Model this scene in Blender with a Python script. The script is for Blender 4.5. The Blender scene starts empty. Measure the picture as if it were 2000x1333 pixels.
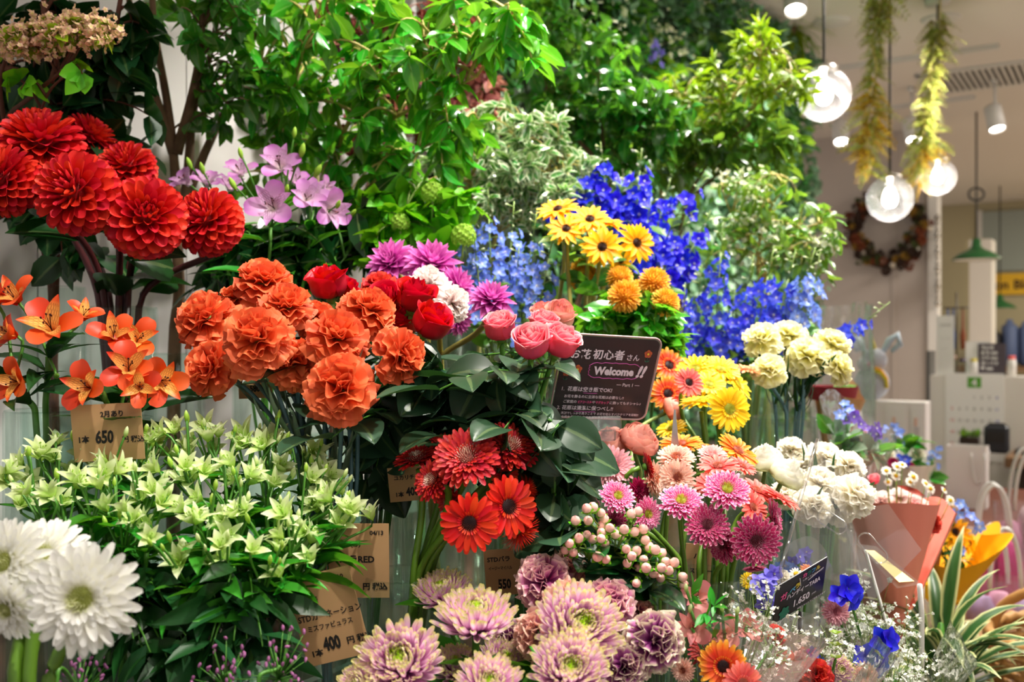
import bpy, math, random
import numpy as np
from mathutils import Vector, Matrix, Quaternion

SC = bpy.context.scene
COL = SC.collection
RS = np.random.RandomState(11)
random.seed(5)

# ------------------------------------------------------------------ camera, world, lights, exposure
CAM_Z = 1.40
FPX = 1944.0            # focal length in pixels of the 2000 px wide frame


def P(px, py, Y):
    """point of the place seen at that direction, Y metres in front of the camera"""
    return Vector(((px - 1000.0) / FPX * Y, Y, CAM_Z - (py - 666.5) / FPX * Y))


# the shop is turned 32 degrees: U runs along the flower wall into the shop, V away from the wall
W0 = Vector((-0.55, 1.60, 0.0))
UA = Vector((0.530, 0.848, 0.0))
VA = Vector((0.848, -0.530, 0.0))
ROT = math.radians(-32.0)   # local x = V, local y = U


def W(a, b, z=0.0):
    return W0 + UA * a + VA * b + Vector((0, 0, z))


def wall_ab(p):
    d = Vector(p) - W0
    return d.dot(UA), d.dot(VA)


def on_a(px, py, a):
    d = P(px, py, 1.0) - Vector((0, 0, CAM_Z))
    o = Vector((0, 0, CAM_Z))
    t = (a - (o - W0).dot(UA)) / d.dot(UA)
    return o + d * t


def on_z(px, py, z):
    d = P(px, py, 1.0) - Vector((0, 0, CAM_Z))
    return Vector((0, 0, CAM_Z)) + d * ((z - CAM_Z) / d.z)


cam = bpy.data.cameras.new('camera')
cam.sensor_width = 36.0
cam.lens = 36.0 * FPX / 2000.0
cam.clip_start = 0.02
cam.dof.use_dof = True
cam.dof.focus_distance = 1.06
cam.dof.aperture_fstop = 5.6
cam_o = bpy.data.objects.new('camera', cam)
cam_o.location = (0, 0, CAM_Z)
cam_o.rotation_euler = (math.radians(90), 0, 0)
COL.objects.link(cam_o)
SC.camera = cam_o

wd = bpy.data.worlds.new('shop_air')
SC.world = wd
wd.use_nodes = True
wd.node_tree.nodes['Background'].inputs[0].default_value = (1.0, 0.95, 0.90, 1)
wd.node_tree.nodes['Background'].inputs[1].default_value = 0.48

SC.view_settings.view_transform = 'Standard'
SC.view_settings.look = 'None'
SC.view_settings.exposure = 0.12
SC.view_settings.gamma = 1.0
SC.cycles.transparent_max_bounces = 40
SC.cycles.max_bounces = 6
SC.cycles.diffuse_bounces = 3
SC.cycles.glossy_bounces = 2
SC.cycles.transmission_bounces = 4
SC.cycles.caustics_reflective = False
SC.cycles.caustics_refractive = False
SC.cycles.use_denoising = True

CEIL = CAM_Z + 1.45


def spot(name, loc, target, power, size=55, blend=0.6, col=(1.0, 0.94, 0.85), rad=0.03):
    l = bpy.data.lights.new(name, 'SPOT')
    l.energy = power
    l.color = col
    l.spot_size = math.radians(size)
    l.spot_blend = blend
    l.shadow_soft_size = rad
    o = bpy.data.objects.new(name, l)
    o.location = loc
    o.rotation_euler = (Vector(target) - Vector(loc)).to_track_quat('-Z', 'Y').to_euler()
    COL.objects.link(o)
    return o


# track spots over the front edge of the flower display, and spots added near the wall
for (a_, b_, z_), (ta, tb, tz), pw in (
        ((-0.75, 1.15, 2.72), (-0.55, 0.45, 1.2), 78), ((-0.10, 1.15, 2.72), (-0.15, 0.50, 1.2), 98), ((0.45, 1.20, 2.72), (0.25, 0.65, 1.2), 105), ((1.05, 1.20, 2.72), (0.75, 0.75, 1.2), 120),
        ((0.30, 0.75, 2.75), (0.45, 0.10, 1.6), 95), ((1.70, 1.30, 2.72), (1.10, 0.70, 1.25), 125), ((2.30, 0.95, 2.75), (2.1, 0.05, 1.7), 200), ((3.25, 1.0, 2.75), (3.0, -0.05, 1.9), 230),
        ((2.35, 1.6, 2.75), (1.9, 0.9, 0.8), 80), ((1.35, 0.22, 2.78), (1.25, 0.45, 1.6), 110), ((0.55, 0.12, 2.78), (0.55, 0.40, 1.6), 80), ((2.5, 0.35, 2.78), (1.9, 0.3, 1.8), 60), ((1.9, 0.95, 2.75), (1.2, 0.1, 2.0), 130)):  # those close to the wall added for leaf glow and highlights
    spot('track_light', W(a_, b_, z_), W(ta, tb, tz), pw)

spot('track_light', W(1.15, 1.0, 2.72), P(1560, 900, 1.28), 75, 26)  # narrow spot added to brighten the white carnations


def area(name, loc, sx, sy, power, col=(1.0, 0.93, 0.84)):
    l = bpy.data.lights.new(name, 'AREA')
    l.shape = 'RECTANGLE'
    l.size = sx
    l.size_y = sy
    l.energy = power
    l.color = col
    o = bpy.data.objects.new(name, l)
    o.location = loc
    o.rotation_euler = (0, 0, ROT)
    COL.objects.link(o)
    return o


area('ceiling_panel_light', W(4.6, 2.2, CEIL - 0.02), 0.9, 1.8, 90)  # broad area lamps added under the ceiling for ambient fill
area('ceiling_panel_light', W(8.2, 2.2, CEIL - 0.02), 1.6, 1.2, 80, (1.0, 0.92, 0.74))
area('ceiling_panel_light', W(-1.2, 3.0, CEIL - 0.02), 1.2, 1.2, 34)


# ------------------------------------------------------------------ materials
def lin(h):
    if not isinstance(h, str):
        return tuple(h)[:3] + (1.0,)
    h = h.lstrip('#')
    o = []
    for i in (0, 2, 4):
        c = int(h[i:i + 2], 16) / 255.0
        o.append(c / 12.92 if c <= 0.04045 else ((c + 0.055) / 1.055) ** 2.4)
    return tuple(o) + (1.0,)


MATS = {}


def new_mat(name):
    m = bpy.data.materials.new(name)
    m.use_nodes = True
    nt = m.node_tree
    for n in list(nt.nodes):
        nt.nodes.remove(n)
    out = nt.nodes.new('ShaderNodeOutputMaterial')
    MATS[name] = m
    return m, nt, out


def N(nt, typ, **kw):
    n = nt.nodes.new(typ)
    for k, v in kw.items():
        setattr(n, k, v)
    return n


def math_node(nt, op, a, b=None):
    n = N(nt, 'ShaderNodeMath', operation=op)
    for i, x in enumerate((a, b)):
        if x is None:
            continue
        if isinstance(x, (int, float)):
            n.inputs[i].default_value = x
        else:
            nt.links.new(x, n.inputs[i])
    return n.outputs[0]


def mixrgb(nt, fac, a, b, mode='MIX'):
    n = N(nt, 'ShaderNodeMix', data_type='RGBA', blend_type=mode)
    for sock, x in ((n.inputs[0], fac), (n.inputs[6], a), (n.inputs[7], b)):
        if isinstance(x, (int, float)):
            sock.default_value = x
        elif isinstance(x, tuple):
            sock.default_value = x
        else:
            nt.links.new(x, sock)
    return n.outputs[2]


def solid(name, col, rough=0.5, metal=0.0, noise=0.0, nscale=40, bump=0.0, spec=0.5, emit=None, estr=0.0):
    m, nt, out = new_mat(name)
    b = N(nt, 'ShaderNodeBsdfPrincipled')
    b.inputs['Roughness'].default_value = rough
    b.inputs['Metallic'].default_value = metal
    b.inputs['Specular IOR Level'].default_value = spec
    b.inputs['Base Color'].default_value = lin(col)
    if noise or bump:
        tc = N(nt, 'ShaderNodeTexCoord')
        nz = N(nt, 'ShaderNodeTexNoise')
        nz.inputs['Scale'].default_value = nscale
        nz.inputs['Detail'].default_value = 4
        nt.links.new(tc.outputs['Object'], nz.inputs['Vector'])
        if noise:
            c = lin(col)
            lo = tuple(x * (1 - noise) for x in c[:3]) + (1,)
            hi = tuple(min(1, x * (1 + noise)) for x in c[:3]) + (1,)
            nt.links.new(mixrgb(nt, nz.outputs['Fac'], lo, hi), b.inputs['Base Color'])
        if bump:
            bp = N(nt, 'ShaderNodeBump')
            bp.inputs['Strength'].default_value = bump
            bp.inputs['Distance'].default_value = 0.005
            nt.links.new(nz.outputs['Fac'], bp.inputs['Height'])
            nt.links.new(bp.outputs[0], b.inputs['Normal'])
    if emit:
        b.inputs['Emission Color'].default_value = lin(emit)
        b.inputs['Emission Strength'].default_value = estr
    nt.links.new(b.outputs[0], out.inputs[0])
    return m


def wood(name, c1, c2, scale=6.0, rough=0.5):
    m, nt, out = new_mat(name)
    b = N(nt, 'ShaderNodeBsdfPrincipled')
    b.inputs['Roughness'].default_value = rough
    tc = N(nt, 'ShaderNodeTexCoord')
    mp = N(nt, 'ShaderNodeMapping')
    mp.inputs['Scale'].default_value = (scale * 3, scale * 0.25, scale * 3)
    nz = N(nt, 'ShaderNodeTexNoise')
    nz.inputs['Scale'].default_value = 3.0
    nz.inputs['Detail'].default_value = 6
    nz.inputs['Distortion'].default_value = 1.2
    nt.links.new(tc.outputs['Object'], mp.inputs[0])
    nt.links.new(mp.outputs[0], nz.inputs['Vector'])
    nt.links.new(mixrgb(nt, nz.outputs['Fac'], lin(c1), lin(c2)), b.inputs['Base Color'])
    nt.links.new(b.outputs[0], out.inputs[0])
    return m


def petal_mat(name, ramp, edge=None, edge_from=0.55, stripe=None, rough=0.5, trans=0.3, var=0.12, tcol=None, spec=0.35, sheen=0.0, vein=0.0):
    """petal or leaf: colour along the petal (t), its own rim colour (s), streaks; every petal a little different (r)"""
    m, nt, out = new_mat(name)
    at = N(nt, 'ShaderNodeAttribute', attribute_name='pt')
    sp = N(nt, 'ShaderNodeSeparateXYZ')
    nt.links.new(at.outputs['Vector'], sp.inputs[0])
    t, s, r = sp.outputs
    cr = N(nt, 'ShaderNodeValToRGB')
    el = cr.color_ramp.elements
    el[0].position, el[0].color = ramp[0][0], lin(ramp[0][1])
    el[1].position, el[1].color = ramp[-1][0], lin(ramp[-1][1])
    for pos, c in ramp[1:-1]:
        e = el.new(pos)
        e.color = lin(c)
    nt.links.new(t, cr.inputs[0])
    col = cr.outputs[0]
    sa = math_node(nt, 'ABSOLUTE', s)
    if stripe:
        w = math_node(nt, 'SINE', math_node(nt, 'ADD', math_node(nt, 'MULTIPLY', s, stripe[1]), math_node(nt, 'MULTIPLY', t, 2.0)))
        dash = math_node(nt, 'SINE', math_node(nt, 'ADD', math_node(nt, 'MULTIPLY', t, 26.0), math_node(nt, 'MULTIPLY', s, 17.0)))
        k = math_node(nt, 'MULTIPLY', math_node(nt, 'GREATER_THAN', w, 0.55), math_node(nt, 'GREATER_THAN', dash, -0.35))
        k = math_node(nt, 'MULTIPLY', k, math_node(nt, 'LESS_THAN', math_node(nt, 'ABSOLUTE', math_node(nt, 'SUBTRACT', t, 0.5)), 0.27))
        col = mixrgb(nt, k, col, lin(stripe[0]))
    if vein:
        k = math_node(nt, 'LESS_THAN', sa, 0.10)
        col = mixrgb(nt, math_node(nt, 'MULTIPLY', k, vein), col, (0.55, 0.75, 0.25, 1))
    if edge:
        mr = N(nt, 'ShaderNodeMapRange')
        mr.inputs[1].default_value = edge_from
        mr.inputs[2].default_value = min(1.0, edge_from + 0.3)
        d = math_node(nt, 'MAXIMUM', sa, math_node(nt, 'POWER', t, 3.0))
        nt.links.new(d, mr.inputs[0])
        col = mixrgb(nt, mr.outputs[0], col, lin(edge))
    hs = N(nt, 'ShaderNodeHueSaturation')
    nt.links.new(col, hs.inputs['Color'])
    nt.links.new(math_node(nt, 'ADD', 1.0 - var, math_node(nt, 'MULTIPLY', r, 2 * var)), hs.inputs['Value'])
    nt.links.new(math_node(nt, 'ADD', 0.5 - var * 0.06, math_node(nt, 'MULTIPLY', r, var * 0.12)), hs.inputs['Hue'])
    col = hs.outputs[0]
    b = N(nt, 'ShaderNodeBsdfPrincipled')
    b.inputs['Roughness'].default_value = rough
    b.inputs['Specular IOR Level'].default_value = spec
    nt.links.new(col, b.inputs['Base Color'])
    tr = N(nt, 'ShaderNodeBsdfTranslucent')
    if tcol:
        nt.links.new(mixrgb(nt, 0.6, col, lin(tcol)), tr.inputs[0])
    else:
        nt.links.new(col, tr.inputs[0])
    mx = N(nt, 'ShaderNodeMixShader')
    mx.inputs[0].default_value = trans
    nt.links.new(b.outputs[0], mx.inputs[1])
    nt.links.new(tr.outputs[0], mx.inputs[2])
    nt.links.new(mx.outputs[0], out.inputs[0])
    return m


def film(name, tint=(1, 1, 1), haze=0.06, gloss=0.12, rough=0.08, hazecol=(1, 1, 1), bump=0.0, bscale=30, frost=0.0):
    """clear sheet or thin glass: lets light straight through, mirrors at grazing angles, a little milky"""
    m, nt, out = new_mat(name)
    tr = N(nt, 'ShaderNodeBsdfTransparent')
    tr.inputs[0].default_value = tuple(tint) + (1,)
    gl = N(nt, 'ShaderNodeBsdfGlossy')
    gl.inputs['Roughness'].default_value = rough
    df = N(nt, 'ShaderNodeBsdfDiffuse')
    df.inputs[0].default_value = tuple(hazecol) + (1,)
    tl = N(nt, 'ShaderNodeBsdfTranslucent')
    tl.inputs[0].default_value = tuple(hazecol) + (1,)
    ad = N(nt, 'ShaderNodeMixShader')
    ad.inputs[0].default_value = 0.5
    nt.links.new(df.outputs[0], ad.inputs[1])
    nt.links.new(tl.outputs[0], ad.inputs[2])
    m1 = N(nt, 'ShaderNodeMixShader')
    m1.inputs[0].default_value = haze
    nt.links.new(tr.outputs[0], m1.inputs[1])
    nt.links.new(ad.outputs[0], m1.inputs[2])
    lw = N(nt, 'ShaderNodeLayerWeight')
    lw.inputs['Blend'].default_value = 0.25
    f = math_node(nt, 'MINIMUM', math_node(nt, 'ADD', gloss * 0.35, math_node(nt, 'MULTIPLY', lw.outputs['Fresnel'], gloss * 2.2)), 0.85)
    m2 = N(nt, 'ShaderNodeMixShader')
    nt.links.new(f, m2.inputs[0])
    nt.links.new(m1.outputs[0], m2.inputs[1])
    nt.links.new(gl.outputs[0], m2.inputs[2])
    if bump:
        tc = N(nt, 'ShaderNodeTexCoord')
        nz = N(nt, 'ShaderNodeTexNoise')
        nz.inputs['Scale'].default_value = bscale
        nz.inputs['Detail'].default_value = 3
        nt.links.new(tc.outputs['Object'], nz.inputs['Vector'])
        bp = N(nt, 'ShaderNodeBump')
        bp.inputs['Strength'].default_value = bump
        bp.inputs['Distance'].default_value = 0.01
        nt.links.new(nz.outputs['Fac'], bp.inputs['Height'])
        nt.links.new(bp.outputs[0], gl.inputs['Normal'])
        nt.links.new(bp.outputs[0], lw.inputs['Normal'])
    nt.links.new(m2.outputs[0], out.inputs[0])
    return m


# ------------------------------------------------------------------ mesh helpers
class MB:
    """collects vertices, faces and the petal attribute pt = (t, s, r); build() links ONE mesh object"""

    def __init__(self):
        self.V, self.F, self.A, self.n = [], [], [], 0

    def add(self, V, F, A=None):
        V = np.asarray(V, dtype=np.float64).reshape(-1, 3)
        if A is None:
            A = np.tile(np.array([[0.5, 0.0, 0.5]]), (len(V), 1))
        self.V.append(V)
        self.A.append(np.asarray(A, dtype=np.float64))
        if not isinstance(F, list):
            F = [F]
        for f in F:
            f = np.asarray(f, dtype=np.int64)
            if f.size:
                self.F.append(f + self.n)
        self.n += len(V)
        return self

    def arr(self):
        return np.concatenate(self.V), self.F, np.concatenate(self.A)

    def merge(self, other, M=None, scale=1.0, off=(0, 0, 0), r=None):
        V, F, A = other.arr()
        V = V * scale
        if M is not None:
            V = V @ np.asarray(M).T
        V = V + np.asarray(off)
        A = A.copy()
        if r is not None:
            A[:, 2] = np.clip(A[:, 2] * 0.5 + r * 0.5, 0, 1)
        return self.add(V, list(F), A)

    def mesh(self, name, mat=None, smooth=True):
        me = bpy.data.meshes.new(name)
        if self.n:
            V, F, A = self.arr()
            me.vertices.add(len(V))
            me.vertices.foreach_set('co', V.astype(np.float32).ravel())
            sizes = np.concatenate([np.full(len(f), f.shape[1], dtype=np.int32) for f in self.F])
            loops = np.concatenate([f.ravel() for f in self.F]).astype(np.int32)
            me.loops.add(len(loops))
            me.loops.foreach_set('vertex_index', loops)
            me.polygons.add(len(sizes))
            starts = np.concatenate([[0], np.cumsum(sizes)[:-1]]).astype(np.int32)
            me.polygons.foreach_set('loop_start', starts)
            me.polygons.foreach_set('use_smooth', np.full(len(sizes), smooth, dtype=bool))
            at = me.attributes.new('pt', 'FLOAT_VECTOR', 'POINT')
            at.data.foreach_set('vector', A.astype(np.float32).ravel())
            me.update(calc_edges=True)
        if mat is not None:
            me.materials.append(MATS[mat] if isinstance(mat, str) else mat)
        return me

    def build(self, name, mat, parent=None, loc=(0, 0, 0), smooth=True):
        return link(name, self.mesh(name, mat, smooth), parent, loc)


def link(name, me, parent=None, loc=(0, 0, 0), rot=None, scale=None):
    o = bpy.data.objects.new(name, me)
    COL.objects.link(o)
    o.location = loc
    if rot is not None:
        o.rotation_mode = 'QUATERNION'
        o.rotation_quaternion = rot
    if scale is not None:
        o.scale = (scale, scale, scale) if isinstance(scale, (int, float)) else scale
    if parent is not None:
        o.parent = parent
    return o


def tag(o, label=None, cat=None, group=None, kind=None):
    if label:
        o['label'] = label
    if cat:
        o['category'] = cat
    if group:
        o['group'] = group
    if kind:
        o['kind'] = kind
    return o


def thing(name, label, cat, loc, group=None, rotz=0.0, kind=None):
    o = bpy.data.objects.new(name, None)
    COL.objects.link(o)
    o.location = loc
    o.rotation_euler = (0, 0, rotz)
    o.empty_display_size = 0.02
    return tag(o, label, cat, group, kind)


def grid_faces(nu, nv):
    i, j = np.meshgrid(np.arange(nu - 1), np.arange(nv - 1), indexing='ij')
    a = (i * nv + j).ravel()
    return np.stack([a, a + 1, a + nv + 1, a + nv], axis=1)


def prof_oval(u):
    return np.maximum(0.12, np.sin(np.pi * np.clip(u, 0, 1) ** 0.85) ** 0.75) * np.where(u > 0.995, 0.35, 1.0)


def prof_ray(u):
    return (0.4 + 0.6 * np.clip(u / 0.45, 0, 1)) * np.sqrt(np.clip(1 - np.clip((u - 0.62) / 0.40, 0, 1) ** 2, 0.03, 1))


def prof_point(u):
    return np.clip(np.sin(np.pi * np.clip(u, 0, 1) ** 0.75) ** 0.9, 0.03, 1)


def prof_fan(u):
    return 0.16 + 0.84 * u ** 0.8


def prof_strap(u):
    return np.clip((0.5 + 0.5 * np.clip(u / 0.3, 0, 1)) * np.clip((1.03 - u) / 0.55, 0, 1) ** 0.6, 0.03, 1)


def prof_spoon(u):
    return (0.55 + 0.45 * np.clip((u - 0.4) / 0.4, 0, 1)) * np.sqrt(np.clip(1 - np.clip((u - 0.75) / 0.26, 0, 1) ** 2, 0.05, 1))


def petal(L=1.0, Wd=0.2, prof=prof_oval, bend=0.0, cup=0.0, roll=0.0, nu=6, nv=5, rip=0.0, ripk=3, edge=0.0, fringe=0.0, fold=0.0, twist=0.0):
    u = 1 - (1 - np.linspace(0, 1, nu)) ** 1.5
    v = np.linspace(-1, 1, nv)
    U, V = np.meshgrid(u, v, indexing='ij')
    w = prof(U) * Wd
    if abs(bend) < 1e-4:
        y, z = L * U, 0 * U
    else:
        y, z = L * np.sin(bend * U) / bend, L * (1 - np.cos(bend * U)) / bend
    if roll > 0.01:
        x = w * np.sin(V * roll) / roll
        off = w * (1 - np.cos(V * roll)) / roll
    else:
        x = V * w
        off = cup * w * V ** 2
    off = off + fold * w * np.abs(V)
    if rip:
        ph = RS.uniform(0, 6.28)
        off = off + rip * Wd * np.sin(ripk * np.pi * V + ph) * U ** 2
    y = y - edge * L * V ** 2 * U
    if fringe:
        zz = RS.uniform(-1, 1, nv) * fringe * L
        y = y + zz[None, :] * (U > 0.97)
    yy = y - np.sin(bend * U) * off
    zz2 = z + np.cos(bend * U) * off
    if twist:
        ca, sa = np.cos(twist * U), np.sin(twist * U)
        x, zz2 = x * ca - zz2 * sa * 0.3, zz2 + x * sa
    Vt = np.stack([x, yy, zz2], axis=-1).reshape(-1, 3)
    A = np.stack([U, V, 0 * U + 0.5], axis=-1).reshape(-1, 3)
    return Vt, grid_faces(nu, nv), A


def place(mb, tmpl, D, Nn, O, S, R=None):
    """copies of a petal template: length along D, face towards Nn, from O, scaled S"""
    Vt, F, A = tmpl
    D = np.atleast_2d(np.asarray(D, float))
    Nn = np.atleast_2d(np.asarray(Nn, float))
    k = len(D)
    O = np.broadcast_to(np.asarray(O, float), (k, 3))
    S = np.broadcast_to(np.asarray(S, float), (k,))
    D = D / np.linalg.norm(D, axis=1, keepdims=True)
    X = np.cross(D, Nn)
    X /= np.maximum(np.linalg.norm(X, axis=1, keepdims=True), 1e-9)
    Z = np.cross(X, D)
    M = np.stack([X, D, Z], axis=-1)                         # k,3,3 columns
    V = np.einsum('kij,nj->kni', M, Vt) * S[:, None, None] + O[:, None, :]
    n = len(Vt)
    FF = (F[None] + (np.arange(k) * n)[:, None, None]).reshape(-1, F.shape[1])
    AA = np.tile(A[None], (k, 1, 1))
    AA[:, :, 2] = (RS.uniform(0, 1, k) if R is None else np.broadcast_to(R, (k,)))[:, None]
    mb.add(V.reshape(-1, 3), FF, AA.reshape(-1, 3))


def polar(th, ph):
    th, ph = np.asarray(th, float), np.asarray(ph, float)
    D = np.stack([np.sin(th) * np.cos(ph), np.sin(th) * np.sin(ph), np.cos(th)], axis=-1)
    Nn = np.stack([-np.cos(th) * np.cos(ph), -np.cos(th) * np.sin(ph), np.sin(th)], axis=-1)
    return D, Nn


def jitter(D, amt):
    return D + RS.normal(0, amt, D.shape)


def lathe(mb, prof, seg=24, closed=False, ax=None):
    """prof: list of (r, z)"""
    pr = np.asarray(prof, float)
    ang = np.linspace(0, 2 * np.pi, seg, endpoint=False)
    V = np.stack([pr[:, None, 0] * np.cos(ang)[None], pr[:, None, 0] * np.sin(ang)[None], np.repeat(pr[:, 1][:, None], seg, 1)], axis=-1)
    n = len(pr)
    i, j = np.meshgrid(np.arange(n - 1), np.arange(seg), indexing='ij')
    a = i * seg + j
    b = i * seg + (j + 1) % seg
    F = np.stack([a, b, b + seg, a + seg], axis=-1).reshape(-1, 4)
    A = np.stack([np.repeat(np.linspace(0, 1, n)[:, None], seg, 1), np.zeros((n, seg)), np.full((n, seg), .5)], axis=-1)
    mb.add(V.reshape(-1, 3), F, A.reshape(-1, 3))
    return mb


def tube(mb, pts, rad, sides=6, r=0.5, cap=True):
    pts = np.asarray([tuple(p) for p in pts], float)
    n = len(pts)
    rad = np.broadcast_to(np.asarray(rad, float), (n,))
    T = np.gradient(pts, axis=0)
    T /= np.maximum(np.linalg.norm(T, axis=1, keepdims=True), 1e-9)
    ref = np.array([0.31, 0.17, 0.93]) if abs(T[0][2]) < 0.9 else np.array([0.95, 0.2, 0.1])
    X = np.cross(T, ref)
    X /= np.maximum(np.linalg.norm(X, axis=1, keepdims=True), 1e-9)
    Y = np.cross(T, X)
    ang = np.linspace(0, 2 * np.pi, sides, endpoint=False)
    V = pts[:, None] + rad[:, None, None] * (np.cos(ang)[None, :, None] * X[:, None] + np.sin(ang)[None, :, None] * Y[:, None])
    i, j = np.meshgrid(np.arange(n - 1), np.arange(sides), indexing='ij')
    a = i * sides + j
    b = i * sides + (j + 1) % sides
    F = [np.stack([a, a + sides, b + sides, b], axis=-1).reshape(-1, 4)]
    A = np.stack([np.repeat(np.linspace(0, 1, n)[:, None], sides, 1), np.zeros((n, sides)), np.full((n, sides), r)], axis=-1)
    if cap:
        F.append(np.arange(sides)[None])
        F.append((np.arange(sides)[::-1] + (n - 1) * sides)[None])
    mb.add(V.reshape(-1, 3), F, A.reshape(-1, 3))
    return mb


def box(mb, c, s, rotz=0.0, bev=0.0, M=None):
    """box of size s centred on c, optionally with chamfered edges"""
    c = np.asarray(c, float)
    h = np.asarray(s, float) / 2
    if bev <= 0:
        V = np.array([[x, y, z] for x in (-1, 1) for y in (-1, 1) for z in (-1, 1)], float) * h
        F = np.array([[0, 1, 3, 2], [4, 6, 7, 5], [0, 4, 5, 1], [2, 3, 7, 6], [0, 2, 6, 4], [1, 5, 7, 3]])
        Fs = [F]
    else:
        bev = min(bev, h.min() * 0.9)
        V, idx = [], {}
        for x in (-1, 1):
            for y in (-1, 1):
                for z in (-1, 1):
                    for k in range(3):
                        p = np.array([x, y, z], float) * (h - bev)
                        p[k] = (x, y, z)[k] * h[k]
                        idx[(x, y, z, k)] = len(V)
                        V.append(p)
        V = np.array(V)
        quads, tris = [], []
        for k in range(3):
            o = [(k + 1) % 3, (k + 2) % 3]
            for s1 in (-1, 1):
                q = []
                for e, f in ((-1, -1), (1, -1), (1, 1), (-1, 1)):
                    t = [0, 0, 0]
                    t[k], t[o[0]], t[o[1]] = s1, e, f
                    q.append(idx[(t[0], t[1], t[2], k)])
                quads.append(q if s1 > 0 else q[::-1])
            for e in (-1, 1):
                for f in (-1, 1):
                    t0, t1 = [0, 0, 0], [0, 0, 0]
                    t0[k], t1[k] = -1, 1
                    for t in (t0, t1):
                        t[o[0]], t[o[1]] = e, f
                    q = [idx[tuple(t0) + (o[0],)], idx[tuple(t1) + (o[0],)], idx[tuple(t1) + (o[1],)], idx[tuple(t0) + (o[1],)]]
                    quads.append(q if e * f < 0 else q[::-1])
        for x in (-1, 1):
            for y in (-1, 1):
                for z in (-1, 1):
                    q = [idx[(x, y, z, k)] for k in range(3)]
                    tris.append(q if x * y * z > 0 else q[::-1])
        Fs = [np.array(quads), np.array(tris)]
    if M is not None:
        V = V @ np.asarray(M).T
    elif rotz:
        ca, sa = math.cos(rotz), math.sin(rotz)
        V = V @ np.array([[ca, sa, 0], [-sa, ca, 0], [0, 0, 1]])
    mb.add(V + c, Fs)
    return mb


def ball(mb, c, r, seg=10, rings=7, sq=(1, 1, 1), rr=0.5):
    th = np.linspace(0.02, np.pi - 0.02, rings)
    m2 = MB()
    lathe(m2, [(math.sin(t), math.cos(t)) for t in th], seg)
    V, F, A = m2.arr()
    A[:, 2] = rr
    mb.add(V * (np.asarray(sq) * r) + np.asarray(tuple(c)), list(F), A)
    return mb


def bez(p0, p1, p2, p3, n=10):
    t = np.linspace(0, 1, n)[:, None]
    p0, p1, p2, p3 = (np.asarray(tuple(p), float) for p in (p0, p1, p2, p3))
    return (1 - t) ** 3 * p0 + 3 * (1 - t) ** 2 * t * p1 + 3 * (1 - t) * t ** 2 * p2 + t ** 3 * p3


def axis_vec(ax):
    """(right, up, towards the viewer) -> world direction"""
    return Vector((ax[0], -ax[2], ax[1])).normalized()


def quat_to(axis, spin=0.0):
    q = Vector((0, 0, 1)).rotation_difference(Vector(axis).normalized())
    return q @ Quaternion((0, 0, 1), spin)


def mat_of(axis, spin=0.0):
    return np.array(quat_to(axis, spin).to_matrix())


# ------------------------------------------------------------------ lettering
def letters(strings, mat, parent, name='lettering', M=None, origin=(0, 0, 0)):
    """strings: (text, x, y, size[, bold, shear, xscale, rot]) in the plane of the sign; one mesh"""
    mb = MB()
    for s in strings:
        txt, x, y, size = s[:4]
        o = s[4] if len(s) > 4 else {}
        cu = bpy.data.curves.new('text', 'FONT')
        cu.body = txt
        cu.size = size
        cu.offset = o.get('bold', 0.0) * size
        cu.shear = o.get('shear', 0.0)
        cu.align_x = o.get('align', 'LEFT')
        cu.resolution_u = 2
        cu.space_character = o.get('sp', 1.0)
        ob = bpy.data.objects.new('text', cu)
        COL.objects.link(ob)
        me = bpy.data.meshes.new_from_object(ob.evaluated_get(bpy.context.evaluated_depsgraph_get()))
        nv = len(me.vertices)
        if nv:
            co = np.zeros(nv * 3)
            me.vertices.foreach_get('co', co)
            co = co.reshape(-1, 3)
            co[:, 0] *= o.get('xs', 1.0)
            rz = o.get('rot', 0.0)
            ca, sa = math.cos(rz), math.sin(rz)
            co = np.stack([co[:, 0] * ca - co[:, 1] * sa + x, co[:, 0] * sa + co[:, 1] * ca + y, co[:, 2]], axis=1)
            groups = {}
            for p in me.polygons:
                groups.setdefault(len(p.vertices), []).append(list(p.vertices))
            mb.add(co, [np.array(g) for g in groups.values()])
        bpy.data.objects.remove(ob)
        bpy.data.meshes.remove(me)
        bpy.data.curves.remove(cu)
    if M is not None:
        mb2 = MB()
        mb2.merge(mb, M=M, off=origin)
        mb = mb2
    return mb.build(name, mat, parent, smooth=False)

# ------------------------------------------------------------------ colours of the flowers and leaves
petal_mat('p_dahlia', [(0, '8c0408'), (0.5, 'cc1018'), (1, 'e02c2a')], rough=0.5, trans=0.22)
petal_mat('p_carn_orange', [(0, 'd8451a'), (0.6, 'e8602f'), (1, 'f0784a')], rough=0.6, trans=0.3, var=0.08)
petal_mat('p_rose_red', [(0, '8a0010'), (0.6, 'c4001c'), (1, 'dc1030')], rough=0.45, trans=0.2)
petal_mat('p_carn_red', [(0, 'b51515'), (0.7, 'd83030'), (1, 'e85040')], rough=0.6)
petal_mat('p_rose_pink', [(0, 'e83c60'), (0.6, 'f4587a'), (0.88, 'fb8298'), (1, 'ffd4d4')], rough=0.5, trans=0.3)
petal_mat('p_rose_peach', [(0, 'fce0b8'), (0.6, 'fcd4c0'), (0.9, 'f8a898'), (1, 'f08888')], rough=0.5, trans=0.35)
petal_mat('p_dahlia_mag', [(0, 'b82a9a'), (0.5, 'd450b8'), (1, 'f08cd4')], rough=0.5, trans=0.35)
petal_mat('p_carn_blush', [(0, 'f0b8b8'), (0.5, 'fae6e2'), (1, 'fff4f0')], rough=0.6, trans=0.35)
petal_mat('p_sun', [(0, 'e89a00'), (0.5, 'fcb800'), (1, 'ffcc10')], rough=0.5, trans=0.35)
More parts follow.
